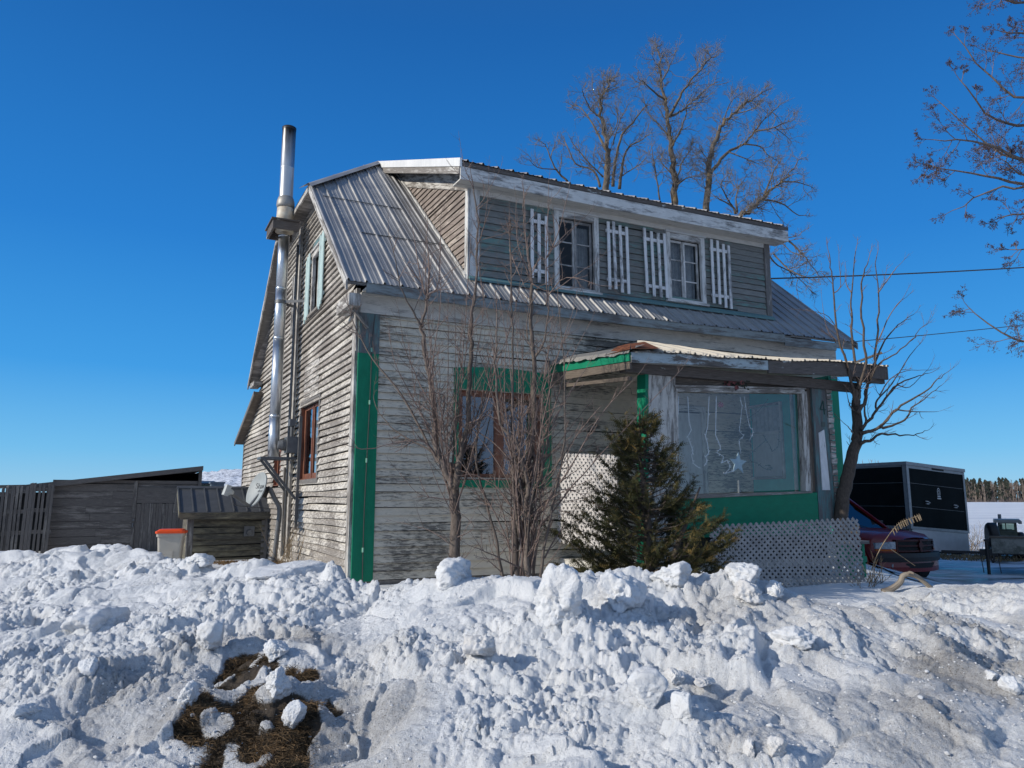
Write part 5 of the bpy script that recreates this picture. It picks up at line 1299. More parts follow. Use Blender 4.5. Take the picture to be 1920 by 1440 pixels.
# cellar entrance box built against the gable
cel = thing('cellar_hatch', 'small mossy board cellar entrance with a standing-seam metal roof against the gable', 'cellar entrance', H(-.9, 6.9, .5))
CB = 6.2
FCl = lambda u, v, w: H(u, CB-w, v)
mb = MB(340); siding(mb, FCl, lambda v: -1.44, lambda v: -.10, .35, 1.42, bh=.118, prot=.03, rng=random.Random(41), sag=.012)
MOSS = peel('mossy_cellar_boards', (.30, .27, .18), (.03, .028, .024), (.18, .165, .13), .36, 2.5, 9, soft=.12, patch=.4)
mb.build('board_wall', [MOSS, M['dark']], cel)
mb = MB(341); mb.box(FCl, -1.56, -1.44, .3, 1.42, -.05, .02); mb.build('corner_post', M['wood'], cel); mb = MB(339); mb.box(FCl, -.16, -.04, .3, 1.42, -.05, .02); mb.build('corner_post', M['wood'], cel)
mb = MB(342); mb.hexa([H(a, b, z) for z in (.3, 1.42) for b in (CB+.02, CB+1.5) for a in (-1.54, -1.50)]); mb.build('side_wall', MOSS, cel)
mb = MB(343)
r0 = lambda a, f: H(a, CB-.16+f*1.0, 1.47+f*.47)
for i in range(7):
    a0, a1 = -1.72+i*.25, -1.72+(i+1)*.25
    if a1 > -.02: a1 = -.02
    mb.face([r0(a0, 0), r0(a1, 0), r0(a1, 1), r0(a0, 1)], None, 0, .5)
    p, q = r0(a0, -.01), r0(a0, 1); mb.hexa([(P[0]+x*UX, P[1]+x*UY, P[2]+h) for h in (0, .030) for P in (p, q) for x in (-.010, .010)])
mb.hexa([tuple(Vector(r0(a, f))+Vector((0, 0, h))) for h in (.0, .03) for f in (.97, 1.05) for a in (-1.74, -.02)])
mb.hexa([H(a, b, z) for (b, z) in ((CB+.9, 1.92), (CB+1.9, 1.42), (CB+.9, 1.96), (CB+1.9, 1.46)) for a in (-1.72, -.02)])
mb.build('roof', plain('dull_grey_seam_metal', (.105, .11, .115), .55, .35, scale=5), cel)
mb = MB(344); mb.hexa([H(a, b, z) for z in (1.33, 1.455) for b in (CB-.15, CB-.12) for a in (-1.70, -.03)]); mb.hexa([H(a, b, z) for (b, z) in ((CB-.14, 1.36), (CB+.86, 1.80), (CB-.14, 1.46), (CB+.86, 1.93)) for a in (-1.73, -1.70)]); mb.build('eave_board', MOSS, cel)
mb = MB(345); mb.box(FCl, -.50, -.30, .98, 1.18, .03, .05); mb.tube([FCl(-.40, 1.06, .05), FCl(-.40, 1.06, .10)], [.06, .05], 12); mb.build('vent', M['iron'], cel)
# satellite dish on its pole
dx, dy, dz0 = H(-.34, 4.15, .4)
dish = thing('satellite_dish', 'grey satellite dish on a bent pole beside the gable wall', 'satellite dish', (dx, dy, .55))
mb = MB(350); pl = [at(514, 1052, 12.75), at(520, 1000, 12.75), at(524, 955, 12.75), at(515, 935, 12.72), at(506, 915, 12.70)]
mb.tube(smooth_path(pl, 4), .040, 12); mb.tube([at(512, 1050, 12.75), at(514, 1046, 12.75)], [.10, .06], 10)
mb.build('pole', M['iron'], dish, True)
DC = Vector(at(480, 917, 12.6)); DN = Vector((-.64, -.70, .32)).normalized()
dU = Vector((0, 0, 1)); dS = DN.cross(dU).normalized(); dU = dS.cross(DN).normalized()
mb = MB(351); nr, na = 6, 36; RX, RY = .265, .30
def dp(r, an, off=0.): 
    return DC+dS*(RX*r*math.cos(an))+dU*(RY*r*math.sin(an))+DN*(.075*r*r-.075+off)
for i in range(nr):
    for k in range(na):
        a0, a1 = 2*math.pi*k/na, 2*math.pi*(k+1)/na; q0, q1 = i/nr, (i+1)/nr
        for off in (0, -.012): mb.face([dp(q0, a0, off), dp(q1, a0, off), dp(q1, a1, off), dp(q0, a1, off)], None, 0, .5)
for k in range(na):
    a0, a1 = 2*math.pi*k/na, 2*math.pi*(k+1)/na; mb.face([dp(1, a0, 0), dp(1, a1, 0), dp(1.0, a1, -.02), dp(1.0, a0, -.02)], None, 0, .5)
refl = mb.build('reflector', plain('dish_grey_paint', (.36, .39, .39), .55, var=.1), dish, True)
mb = MB(352); f0 = DC-dU*.30+DN*.0; lnb = DC+DN*.44-dU*.20-dS*.05
mb.bar(f0, lnb-dU*.02, .035, .045); mb.bar(f0, DC-DN*.12, .04, .05); mb.build('feed_arm', M['iron'], dish)
mb = MB(353); mb.tube([lnb+DN*.05, lnb-DN*.01, lnb-DN*.06], [.05, .05, .03], 12); mb.hexa([lnb+DN*x+dS*y+dU*z_ for z_ in (-.08, .09) for y in (-.04, .04) for x in (.02, .10)]); mb.build('receiver', plain('pale_grey_plastic', (.5, .52, .5), .5), dish)
mb = MB(354); mb.hexa([DC-DN*x+dS*y+dU*z_ for z_ in (-.09, .09) for y in (-.07, .07) for x in (.08, .20)]); mb.bar(DC-DN*.14, Vector(pl[-1])+Vector((0, 0, .0)), .07, .07); mb.build('mount', M['blackmetal'], dish)
mb = MB(355); cpts = [lnb-DN*.03, lnb-DN*.12-dU*.14, f0+DN*.22-dU*.06, f0+DN*.05-dU*.02, Vector(pl[2])]; mb.tube(smooth_path(cpts, 5), .006, 5); mb.build('cable', M['wire'], dish)
def text_mesh(name, txt, size, O_, Xd, Yd, mat, parent, curve=None):
    cu = bpy.data.curves.new(name, 'FONT'); cu.body = txt; cu.size = size; cu.align_x = 'CENTER'; cu.align_y = 'CENTER'
    to = bpy.data.objects.new('tmp_'+name, cu); COL.objects.link(to)
    dg = bpy.context.evaluated_depsgraph_get(); me = bpy.data.meshes.new_from_object(to.evaluated_get(dg))
    bpy.data.objects.remove(to); off = rootloc(parent)
    for v in me.vertices: v.co = curve(v.co.x, v.co.y)-off if curve else Vector(O_)+Vector(Xd)*v.co.x+Vector(Yd)*v.co.y-off
    me.materials.clear(); me.materials.append(mat); me.name = name
    o = bpy.data.objects.new(name, me); COL.objects.link(o); o.parent = parent; return o
def on_dish(x, y):
    x, y = -x, y
    r2 = (x/RX)**2+(y/RY)**2; return DC+dS*x+dU*y+DN*(.075*r2-.075+.004)
INK = plain('dark_grey_ink', (.05, .055, .06), .6)
text_mesh('lettering', 'Shaw', .13, None, None, None, INK, refl, lambda x, y: on_dish(x, y+.07))
text_mesh('lettering', 'direct', .075, None, None, None, INK, refl, lambda x, y: on_dish(x+.04, y-.01))
# tote bin with an orange lid
bx, by, _ = at(322, 1000, 14.2)
tote = thing('storage_tote', 'tall beige plastic tote with a bright orange lid beside the cellar entrance', 'storage bin', (bx, by, .45))
mb = MB(360); c30, s30 = math.cos(R(17)), math.sin(R(17))
def TB(x, y, z): x *= .9; y *= .9; return (bx+x*c30-y*s30, by+x*s30+y*c30, .45+z*.98)
def rbox(m_, hw0, hd0, hw1, hd1, z0, z1, rad=.05, nseg=4, cap=True):
    ring = []
    for hw, hd, z in ((hw0, hd0, z0), (hw1, hd1, z1)):
        r_ = []
        for cx_, cy_, a0 in ((hw-rad, hd-rad, 0), (-hw+rad, hd-rad, 90), (-hw+rad, -hd+rad, 180), (hw-rad, -hd+rad, 270)):
            for k in range(nseg+1):
                a = R(a0+90*k/nseg); r_.append(TB(cx_+rad*math.cos(a), cy_+rad*math.sin(a), z))
        ring.append(r_)
    n = len(ring[0])
    for k in range(n): m_.face([ring[0][k], ring[0][(k+1) % n], ring[1][(k+1) % n], ring[1][k]], None, 0, .5)
    if cap: m_.face(ring[1], None, 0, .5); m_.face(ring[0][::-1], None, 0, .5)
rbox(mb, .20, .19, .245, .225, 0, .66); rbox(mb, .262, .24, .262, .24, .60, .66); 
mb.box(lambda u, v, w: TB(u, -w, v), -.07, .07, .10, .34, .20, .222)
mb.build('tub', plain('beige_plastic', (.48, .45, .39), .5, var=.08), tote)
mb = MB(361); rbox(mb, .285, .262, .285, .262, .66, .70, .06); rbox(mb, .27, .25, .22, .20, .70, .735, .06); mb.build('lid', plain('orange_plastic', (.80, .085, .012), .42, var=.08), tote)
# green container and grey bin behind the shed
x, y, _ = at(385, 920, 30.); cont = thing('green_container', 'dark green bin just showing between shed and house, over the cellar roof', 'bin', (x, y, .3))
mb = MB(365); mb.hexa([(x+a*UX+b*VX, y+a*UY+b*VY, z) for z in (.3, 2.30) for b in (0, 1.2) for a in (-.62, .40)]); mb.build('body', plain('dark_green_plastic', (.045, .085, .05), .6), cont)
mb = MB(366); mb.hexa([(x+a*UX+b*VX, y+a*UY+b*VY, z+h) for h in (0, .07) for (b, z) in ((-.05, 2.30), (1.25, 2.42)) for a in (-.66, .44)]); mb.build('lid', M['blackmetal'], cont)
x, y, _ = at(407, 920, 29.); mb = MB(367); mb.hexa([(x+a*(1+.1*k)*UX+b*VX, y+a*(1+.1*k)*UY+b*VY, (.3, 2.33)[k]) for k in (0, 1) for b in (0, .5) for a in (-.2, .22)]); mb.hexa([(x+a*UX+b*VX, y+a*UY+b*VY, z) for z in (2.33, 2.40) for b in (-.04, .55) for a in (-.26, .28)])
tag(mb.build('grey_bin', plain('blue_grey_plastic', (.13, .16, .19), .5), None), 'blue-grey bin beside the green bin, just visible over the cellar roof', 'bin')
# weed stalks and dead grass by the gable
def blades(m_, c, rad, n, h, rr, lean=.5, wd=.004, mi=0):
    for _ in range(n):
        a = rr.uniform(0, 6.283); r_ = rad*math.sqrt(rr.random()); b = Vector((c[0]+r_*math.cos(a), c[1]+r_*math.sin(a), 0)); b.z = c[2] if len(c) > 2 and c[2] is not None else bz(b.x, b.y)-.01
        d = Vector((rr.gauss(0, lean), rr.gauss(0, lean), 1)).normalized(); L = h*rr.uniform(.4, 1.1); s = d.cross(Vector((rr.gauss(0, 1), rr.gauss(0, 1), .1))).normalized()*wd
        md = b+d*L*.55; tip = b+d*L+Vector((rr.gauss(0, .3), rr.gauss(0, .3), -.15))*L*.5
        m_.face([b-s, b+s, md+s*.8, md-s*.8], None, mi); m_.face([md-s*.8, md+s*.8, tip], None, mi)
rr = random.Random(17); mb = MB(370)
for px, py, Y, r_, n, h in ((450, 1050, 12.6, .35, 500, .09), (490, 1050, 12.7, .35, 500, .09), (530, 1052, 12.6, .3, 350, .10), (415, 1049, 12.8, .25, 260, .08)):
    x, y, z = at(px, py, Y); blades(mb, (x, y, z-.06), r_, n, h, rr, 1.1, .004)
tag(mb.build('dead_grass', plain('tan_dead_grass', (.30, .185, .085), .9, var=.5, scale=20), None), None, None, None, 'stuff')
def weed(name, label, px, py, Y, n, h, seed, spread=.25, dr_=(0, 0)):
    rr = random.Random(seed); x, y, z = at(px, py, Y); m_ = MB(seed)
    for _ in range(n):
        b = Vector((x+rr.gauss(0, .05), y+rr.gauss(0, .05), z-.12)); sprout(m_, b, Vector((rr.gauss(dr_[0], spread), rr.gauss(dr_[1], spread), 1)), h*rr.uniform(.5, 1.1), .0055, rr, 1, .2, .08, 3, (.3, .7), (.2, .4), 4)
    return tag(m_.build(name, M['weed'], None, True), label, 'weed')
weed('dry_weed', 'sheaf of tall dry weed stalks at the foot of the dish pole', 530, 1052, 12.4, 16, .75, 371)
weed('dry_weed', 'sparse dry stalks between the dish pole and the lower gable window', 552, 1060, 11.9, 9, .95, 372, .15)
weed('dry_weed', 'low dry stalks in the snow in front of the tote', 290, 1062, 13., 9, .35, 373, .5)
# ------------------------------------------------------------------ right side: vehicles
def prism(m_, F, poly, w0, w1, mi=0, rnd=.5):
    m_.face([F(u, v, w0) for u, v in poly], None, mi, rnd); m_.face([F(u, v, w1) for u, v in poly[::-1]], None, mi, rnd)
    for i in range(len(poly)):
        p, q = poly[i], poly[(i+1) % len(poly)]; m_.face([F(*p, w0), F(*q, w0), F(*q, w1), F(*p, w1)], None, mi, rnd)
# black enclosed trailer
tx, ty, _ = at(1709, 1000, 18.1)
trl = thing('enclosed_trailer', 'black enclosed box trailer with white lower panel parked behind the red car', 'trailer', (tx, ty, 0))
pit = math.tan(R(4.0))
def TR(a, b, z): return (tx+a*UX+b*VX, ty+a*UY+b*VY, z-a*pit)
def tfit(px, py):
    s = solve3(ray(px, py), (UX, UY, -pit), (0, 0, 1), (tx, ty, 0)); return s[1], s[2]
tw, tz = tfit(1806, 884)[0], tfit(1709, 869)[1]; tz1 = tfit(1766, 996)[1]; tzb = tfit(1790, 1036)[1]
FT = lambda u, v, w: TR(u, -w, v)
TL_ = 4.6
BLK = plain('black_trailer_skin', (.006, .009, .010), .6, var=.3, scale=3, spec=.06)
mb = MB(400); mb.hexa([TR(a, b, z) for z in (tz1, tz-.05) for b in (.0, TL_) for a in (.0, tw)]); body = mb.build('body', BLK, trl)
mb = MB(401); mb.hexa([TR(a, b, z) for z in (tzb, tz1-.003) for b in (.004, .10) for a in (.05, tw-.02)]); mb.build('lower_panel', plain('white_trailer_panel', (.42, .43, .44), .5, var=.1), trl)
ALU = plain('dull_aluminium', (.30, .31, .32), .45, .4, scale=10)
mb = MB(402)
mb.hexa([TR(a, b, z) for z in (tz-.05, tz+.03) for b in (-.03, TL_+.03) for a in (-.03, tw+.03)]); mb.build('roof_cap', ALU, trl)
mb = MB(403)
for u0, u1 in ((-.012, .07), (tw-.05, tw+.012)): mb.box(FT, u0, u1, tz1, tz-.052, -.02, .012)
mb.box(FT, .07, tw-.05, tz-.12, tz-.052, -.01, .010); mb.box(FT, .0, tw, tz1-.0, tz1+.06, -.01, .011)
mb.hexa([TR(a, b, z) for z in (tz1, tz-.052) for b in (.004, .10) for a in (-.012, .01)]); mb.hexa([TR(a, b, z) for z in (tz-.09, tz-.052) for b in (.12, TL_) for a in (-.01, .01)]); mb.hexa([TR(a, b, z) for z in (tz1-.02, tz1+.06) for b in (.12, TL_) for a in (-.01, .01)])
mb.build('corner_trim', ALU, trl)
mb = MB(404)
for py in (906, 950): 
    z = tfit(1712, py)[1]; mb.box(FT, .10, tw-.10, z-.004, z+.004, -.01, .004); mb.hexa([TR(a, b, zz) for zz in (z-.004, z+.004) for b in (.12, TL_) for a in (-.006, .01)])
mb.build('panel_seam', plain('seam_grey', (.16, .165, .17), .6), trl)
mb = MB(405); u0, z0 = tfit(1746, 878); u1 = tfit(1768, 880)[0]; mb.box(FT, u0, u1, z0-.04, z0+.03, .0, .018); mb.build('marker_light', M['dark'], trl)
for px, py in ((1737, 942), (1790, 949)):
    u, z = tfit(px, py); mb = MB(406)
    mb.box(FT, u-.05, u+.06, z+.01, z+.035, .0, .03); mb.box(FT, u-.04, u+.06, z-.045, z-.02, .0, .03); mb.box(FT, u+.06, u+.11, z-.012, z+.012, .0, .025); mb.build('handle', ALU, trl)
mb = MB(407); u, z = tfit(1760, 926)                     # small white emblem: pointed oval over a base
DEC = plain('white_decal', (.55, .56, .56), .6)
nseg = 20
for k in range(nseg):
    t0, t1 = 2*math.pi*k/nseg, 2*math.pi*(k+1)/nseg
    for r0_, r1_ in ((.8, 1.0), (.35, .5)):
        p = lambda t, r_: FT(u+.055*r_*math.cos(t), z+.035+.11*r_*math.sin(t), .004)
        mb.face([p(t0, r0_), p(t0, r1_), p(t1, r1_), p(t1, r0_)], None, 0, .5)
mb.box(FT, u-.06, u+.07, z-.13, z-.10, .0, .004); mb.box(FT, u-.05, u+.06, z-.08, z-.055, .0, .004)
mb.build('emblem', DEC, trl)
for b in (2.0, 2.9):
    for a in (-.02, tw-.2):
        mb = MB(408); c = TR(a, b, .33+a*pit); n = 20
        mb.tube([(c[0], c[1], c[2]), (c[0]+.2*UX, c[1]+.2*UY, c[2])], [.33, .33], n); mb.build('wheel', M['black'], trl)
mb = MB(409); mb.hexa([TR(a, b, z) for z in (.50, .62) for b in (.1, TL_) for a in (.1, .2)]); mb.hexa([TR(a, b, z) for z in (.50, .62) for b in (.1, TL_) for a in (tw-.2, tw-.1)]); mb.build('chassis', M['blackmetal'], trl)
# utility trailer with a tongue and jack at the right edge
ux, uy, _ = at(1852, 1000, 17.6)
utl = thing('utility_trailer', 'camouflage-dusty grey utility trailer with black tongue and jack at the right edge', 'trailer', (ux, uy, 0))
UD = Vector((.86, -.51, 0)); UN = Vector((-.51, -.86, 0))
def UT(a, w, z): return tuple(Vector((ux, uy, z))+UD*a+UN*w)
def ufit(px, py):
    s = solve3(ray(px, py), tuple(UD), (0, 0, 1), (ux, uy, 0)); return s[1], s[2]
FU = lambda u, v, w: UT(u, w, v)
za_, zb2 = ufit(1858, 1037)[1], ufit(1870, 1009)[1]; u0 = ufit(1859, 1020)[0]
def camo():
    t = NT('dusty_camo_paint'); k = t.noise(t.pos(), 5., 6., .7); s_ = t.noise(t.pos(), 40, 4., .7)
    c = t.mix(t.rng(k, .4, .6), (.10, .105, .09), (.24, .24, .215)); c = t.mix(t.rng(s_, .6, .7), c, (.28, .27, .24)); t.bsdf(c, .85); return t.m
mb = MB(420); n_ = 0
mb.hexa([UT(a, w, z) for z in (za_, zb2) for w in (.0, .03) for a in (u0, u0+3.0)]); mb.hexa([UT(a, w, z) for z in (za_, zb2) for w in (-1.5, -1.47) for a in (u0, u0+3.0)]); mb.hexa([UT(a, w, z) for z in (za_, zb2) for w in (-1.47, .0) for a in (u0, u0+.03)]); mb.hexa([UT(a, w, z) for z in (za_, za_+.03) for w in (-1.47, .0) for a in (u0+.03, u0+3.0)])
mb.build('box', camo(), utl)
mb = MB(421); mb.box(FU, u0-.03, u0+3.0, zb2+.002, zb2+.05, -.04, .05); mb.build('rim', M['brownwood'], utl)
zt = ufit(1830, 1036)[1]; ut0 = ufit(1765, 1036)[0]
mb = MB(422); mb.box(FU, ut0, u0+1.2, zt-.03, zt+.03, -.1, -.02); mb.box(FU, ufit(1837, 1036)[0], u0+.1, zt-.06, zt+.08, -.16, .02); mb.bar(FU(u0+.05, zt, .0), FU(ufit(1862, 1052)[0], zt-.22, .0), .04, .04); mb.bar(FU(ufit(1862, 1052)[0], zt-.22, .0), FU(ufit(1853, 1040)[0], zt-.02, .0), .04, .04)
mb.build('tongue', M['blackmetal'], utl)
mb = MB(423); uj = ufit(1851, 1036)[0]; mb.tube([FU(uj, .0, .03), FU(uj, .09, .03), FU(uj, zt+.28, .03)], [.035, .035, .035], 12); mb.tube([FU(uj, -.01, .03), FU(uj, .02, .03)], [.08, .08], 12); mb.box(FU, uj-.05, uj+.05, zt+.26, zt+.31, .0, .06); mb.build('jack', M['blackmetal'], utl)
mb = MB(424)
for px in (1838, 1870): 
    mb = MB(424); a = ufit(px, 1040)[0]; mb.tube([FU(a, zt, .0), FU(a+.02, zt-.2, .02), FU(a+.04, .05, .02)], .010, 5); mb.build('chain', M['wire'], utl)
def wheel(name, c, ax, r_, w_, parent, mat='black', rim=True, label=None, cat=None):
    c = Vector(c); ax = Vector(ax).normalized(); m_ = MB(1)
    m_.tube([c-ax*w_*.5, c-ax*w_*.48, c-ax*w_*.3, c+ax*w_*.3, c+ax*w_*.48, c+ax*w_*.5], [r_*.62, r_*.9, r_, r_, r_*.9, r_*.62], 28, cap=True)
    o = m_.build(name, M[mat], parent, True)
    if rim:
        m2 = MB(2); m2.tube([c-ax*(w_*.5+.005), c+ax*(w_*.5+.005)], [r_*.6, r_*.6], 20); m2.build('rim', M['iron'], o)
    return o
mb = MB(425); cw = Vector(at(1860, 1003, 18.0))
wl = thing('spare_tyre', 'upright old tyre stood against the left end of the camouflage utility trailer', 'tyre', cw)
wheel('tread', cw, Vector((.93, -.30, 0)), .29, .20, wl)
wheel('wheel', UT(u0+2.2, .15, .34), UN, .34, .2, utl)
# small old tractor cab beyond the utility trailer
kx, ky, _ = at(1888, 1000, 21.5)
tra = thing('old_tractor', 'small olive tractor with a canopy roof and rear window behind the utility trailer', 'tractor', (kx, ky, 0))
def kf(px, py): return at(px, py, 21.5)
OL = plain('olive_paint', (.085, .095, .065), .6, var=.3)
KX = lambda px: kf(px, 1000)[0]; KZ = lambda py: kf(1888, py)[2]
def KQ(x, y, z): return (kx+(x-kx)*.83*.84+(y-ky)*.54, ky-(x-kx)*.83*.54+(y-ky)*.84, z)
def KB(x0, x1, y0, y1, z0, z1, m_): m_.hexa([KQ(x, y, z) for z in (z0, z1) for y in (y0, y1) for x in (x0, x1)])
mb = MB(430); KB(KX(1864), KX(1915), ky-.1, ky+1.5, KZ(980), KZ(974.5), mb); KB(KX(1912), KX(1918), ky-.1, ky+1.5, KZ(982), KZ(977), mb); mb.build('canopy', plain('grey_canopy', (.30, .29, .27), .7), tra)
mb = MB(431)
for x0, y0 in ((KX(1866), ky), (KX(1904), ky), (KX(1866), ky+1.3), (KX(1904), ky+1.3)): KB(x0, x0+.06, y0, y0+.06, KZ(1003), KZ(980), mb)
KB(KX(1872), KX(1876), ky, ky+.05, KZ(1000), KZ(980), mb); KB(KX(1886), KX(1888), ky, ky+.05, KZ(995), KZ(980), mb); KB(KX(1872), KX(1904), ky, ky+.05, KZ(995.5), KZ(993), mb); KB(KX(1872), KX(1904), ky, ky+.05, KZ(981.5), KZ(980), mb)
mb.build('cab_frame', OL, tra)
mb = MB(432); mb.face([KQ(KX(1873), ky+.03, KZ(994)), KQ(KX(1904), ky+.03, KZ(994)), KQ(KX(1904), ky+.03, KZ(981)), KQ(KX(1873), ky+.03, KZ(981))]); mb.build('pane', glassmat('tractor_glass', (.30, .42, .33), .12), tra)
mb = MB(433); KB(KX(1862), KX(1908), ky-.05, ky+1.4, KZ(1012), KZ(996), mb); KB(KX(1868), KX(1900), ky+1.4, ky+2.9, .6, KZ(998), mb); KB(KX(1866), KX(1904), ky, ky+2.6, .35, KZ(1012), mb); mb.build('body', OL, tra)
mb = MB(434); mb.tube([KQ(KX(1877), ky+1.8, KZ(998)), KQ(KX(1877), ky+1.8, KZ(966))], [.05, .045], 10); mb.build('exhaust_pipe', M['iron'], tra)
for px in (1860, 1912): wheel('wheel', KQ(KX(px), ky+.6, .40), (.84, -.54, 0), .40, .25, tra)
for px in (1866, 1904): wheel('wheel', KQ(KX(px), ky+2.4, .32), (.84, -.54, 0), .32, .2, tra)
# ------------------------------------------------------------------ red car
def car_paint():
    t = NT('dark_red_car_paint'); k = t.noise(t.pos(), 3., 4., .6)
    t.bsdf(t.mix(k, (.13, .005, .006), (.18, .007, .009)), .32, None, .0, .5, **{'Coat Weight': .25, 'Coat Roughness': .1}); return t.m
M['red'] = car_paint()
M['carblack'] = plain('black_bumper_plastic', (.018, .018, .02), .5)
M['carglass'] = glassmat('dark_car_glass', (.03, .04, .05), .04, fres=.12)
M['lens'] = plain('headlight_lens', (.42, .47, .52), .12, .2, var=.3, scale=30)
M['amber'] = plain('amber_lens', (.5, .10, .01), .2)
HD = R(-66.)
fcx, fcy, _ = at(1727, 1030, 15.2)                          # centre of the bumper
car = thing('red_car', 'dark red SUV parked nose towards the road beside the porch, in the house shade', 'car', (fcx-1.2*math.cos(HD), fcy-1.2*math.sin(HD), 0))
hx, hy = math.cos(HD), math.sin(HD)
def CP(x, y, z): return (fcx+(x-2.45)*hx-y*hy, fcy+(x-2.45)*hy+y*hx, z)
def loft(m_, secs, closed_ends=True, mi=0):
    """secs: list of (x, [(y,z)...]) half profiles from sill to centre top; mirrored"""
    rings = []
    for x, hp in secs:
        left = [(x if not callable(x) else x, y, z) for y, z in hp]
        full = [(x, -y, z) for y, z in hp]+[(x, y, z) for y, z in hp[::-1]][1 if hp[-1][0] == 0 else 0:]
        rings.append(full)
    for r0, r1 in zip(rings, rings[1:]):
        for i in range(len(r0)-1):
            m_.face([CP(*r0[i]), CP(*r0[i+1]), CP(*r1[i+1]), CP(*r1[i])], None, mi, .5)
    if closed_ends:
        m_.face([CP(*p) for p in rings[0]], None, mi, .5); m_.face([CP(*p) for p in rings[-1][::-1]], None, mi, .5)
def interp(secs, n):
    out = []
    for (x0, a), (x1, b) in zip(secs, secs[1:]):
        for k in range(n):
            t = k/n; out.append((x0+(x1-x0)*t, [(p[0]+(q[0]-p[0])*t, p[1]+(q[1]-p[1])*t) for p, q in zip(a, b)]))
    out.append(secs[-1]); return out
S_ = [(-2.4, [(.80,.42),(.86,.60),(.89,.80),(.88,.98),(.84,1.05),(.5,1.07),(0,1.07)]),
      (0.75, [(.84,.38),(.89,.60),(.91,.82),(.89,.98),(.83,1.06),(.5,1.10),(0,1.11)]),
      (1.20, [(.86,.38),(.91,.60),(.92,.82),(.90,.97),(.82,1.05),(.5,1.10),(0,1.12)]),
      (1.75, [(.86,.38),(.91,.60),(.92,.80),(.88,.94),(.78,1.03),(.46,1.08),(0,1.10)]),
      (2.00, [(.84,.40),(.90,.60),(.90,.77),(.86,.90),(.72,1.0),(.42,1.055),(0,1.075)]),
      (2.09, [(.78,.42),(.82,.60),(.82,.75),(.79,.875),(.66,.965),(.40,1.025),(0,1.045)]),
      (2.21, [(.62,.44),(.66,.60),(.66,.74),(.64,.86),(.55,.93),(.34,.985),(0,1.00)]),
      (2.32, [(.42,.48),(.44,.62),(.44,.74),(.43,.84),(.38,.90),(.24,.945),(0,.957)])]
mb = MB(500); loft(mb, interp(S_, 5))
cb = mb.build('body', M['red'], car, True)
mod = cb.modifiers.new('bev', 'WELD'); mod.merge_threshold = .002
mb = MB(501)
G_ = [(-2.3, [(.80,1.06),(.74,1.40),(.62,1.70),(0,1.72)]), (-.3, [(.83,1.08),(.76,1.42),(.64,1.76),(0,1.79)]), (.15, [(.83,1.08),(.76,1.42),(.62,1.74),(0,1.77)]), (.42, [(.83,1.08),(.77,1.36),(.70,1.50),(0,1.53)]), (1.02, [(.82,1.08),(.80,1.085),(.76,1.09),(0,1.10)])]
loft(mb, G_); mb.build('windscreen', M['carglass'], car, True)
mb = MB(502); loft(mb, [(-2.32, [(.63,1.70),(.60,1.735),(0,1.75)]), (-.3, [(.66,1.755),(.62,1.80),(0,1.82)]), (.17, [(.645,1.735),(.60,1.775),(0,1.795)]), (.20, [(.64,1.73),(.60,1.755),(0,1.765)])])
for s in (-1, 1):
    mb.bar(CP(.16, s*.635, 1.74), CP(1.04, s*.79, 1.085), .06, .05); mb.bar(CP(-.9, s*.66, 1.74), CP(-.95, s*.84, 1.06), .09, .04); mb.bar(CP(-2.2, s*.62, 1.70), CP(-2.3, s*.82, 1.05), .12, .05)
mb.build('roof', M['red'], car, True)
def nose(y): return 2.40-.30*(abs(y)/.8)**2.3               # plan curve of the front
mb = MB(503)                                                 # bumper
N = 22
def band(m_, z0, z1, proud, y1=.90, thick=.12, n=N, wrap=True, mi=0):
    prev = None
    for i in range(n+1):
        y = -y1+2*y1*i/n; x = nose(y*.92)+proud
        q = [(x-thick, y, z0+.01), (x-.01, y, z0), (x, y, (z0+z1)/2), (x-.012, y, z1), (x-thick, y, z1)]
        if prev:
            for k in range(4): m_.face([CP(*prev[k]), CP(*q[k]), CP(*q[k+1]), CP(*prev[k+1])], None, mi, .5)
        prev = q
band(mb, .50, .665, .10, .91, .2); mb.build('bumper', M['carblack'], car, True)
mb = MB(504); band(mb, .30, .495, .06, .86, .25); mb.build('valance', M['red'], car, True)
mb = MB(505)
for i in range(10):
    y0, y1 = -.40+.8*i/10, -.40+.8*(i+1)/10; mb.face([CP(nose(y0)+.066, y0, .375), CP(nose(y1)+.066, y1, .375), CP(nose(y1)+.066, y1, .47), CP(nose(y0)+.066, y0, .47)], None, 0, .5)
mb.build('air_intake', M['dark'], car)
mb = MB(506)                                                 # grille surround and cross bars
def gb(y0, y1, z0, z1, p, mi=0, m_=None):
    (m_ or mb).hexa([CP(nose(y)+px_, y, z) for px_ in (-.10, p) for z in (z0, z1) for y in (y0, y1)], mi, .5)
gy, gz0, gz1 = .50, .685, .925
for y0, y1 in ((-gy, -.25), (-.25, 0), (0, .25), (.25, gy)):
    gb(y0, y1, gz1-.035, gz1, .045); gb(y0, y1, gz0, gz0+.03, .045); gb(y0, y1, .79, .818, .05)
gb(-gy-.03, -gy, gz0, gz1, .04); gb(gy, gy+.03, gz0, gz1, .04); gb(-.028, .028, gz0, gz1, .06); gb(-.06, .06, .775, .86, .066)
mb.build('grille_frame', plain('dull_red_plastic_grille', (.05, .003, .004), .5), car)
mb = MB(507)
for y0, y1 in ((-gy, -.25), (-.25, 0), (0, .25), (.25, gy)): gb(y0, y1, gz0+.02, gz1-.02, .015)
mb.build('grille', M['dark'], car)
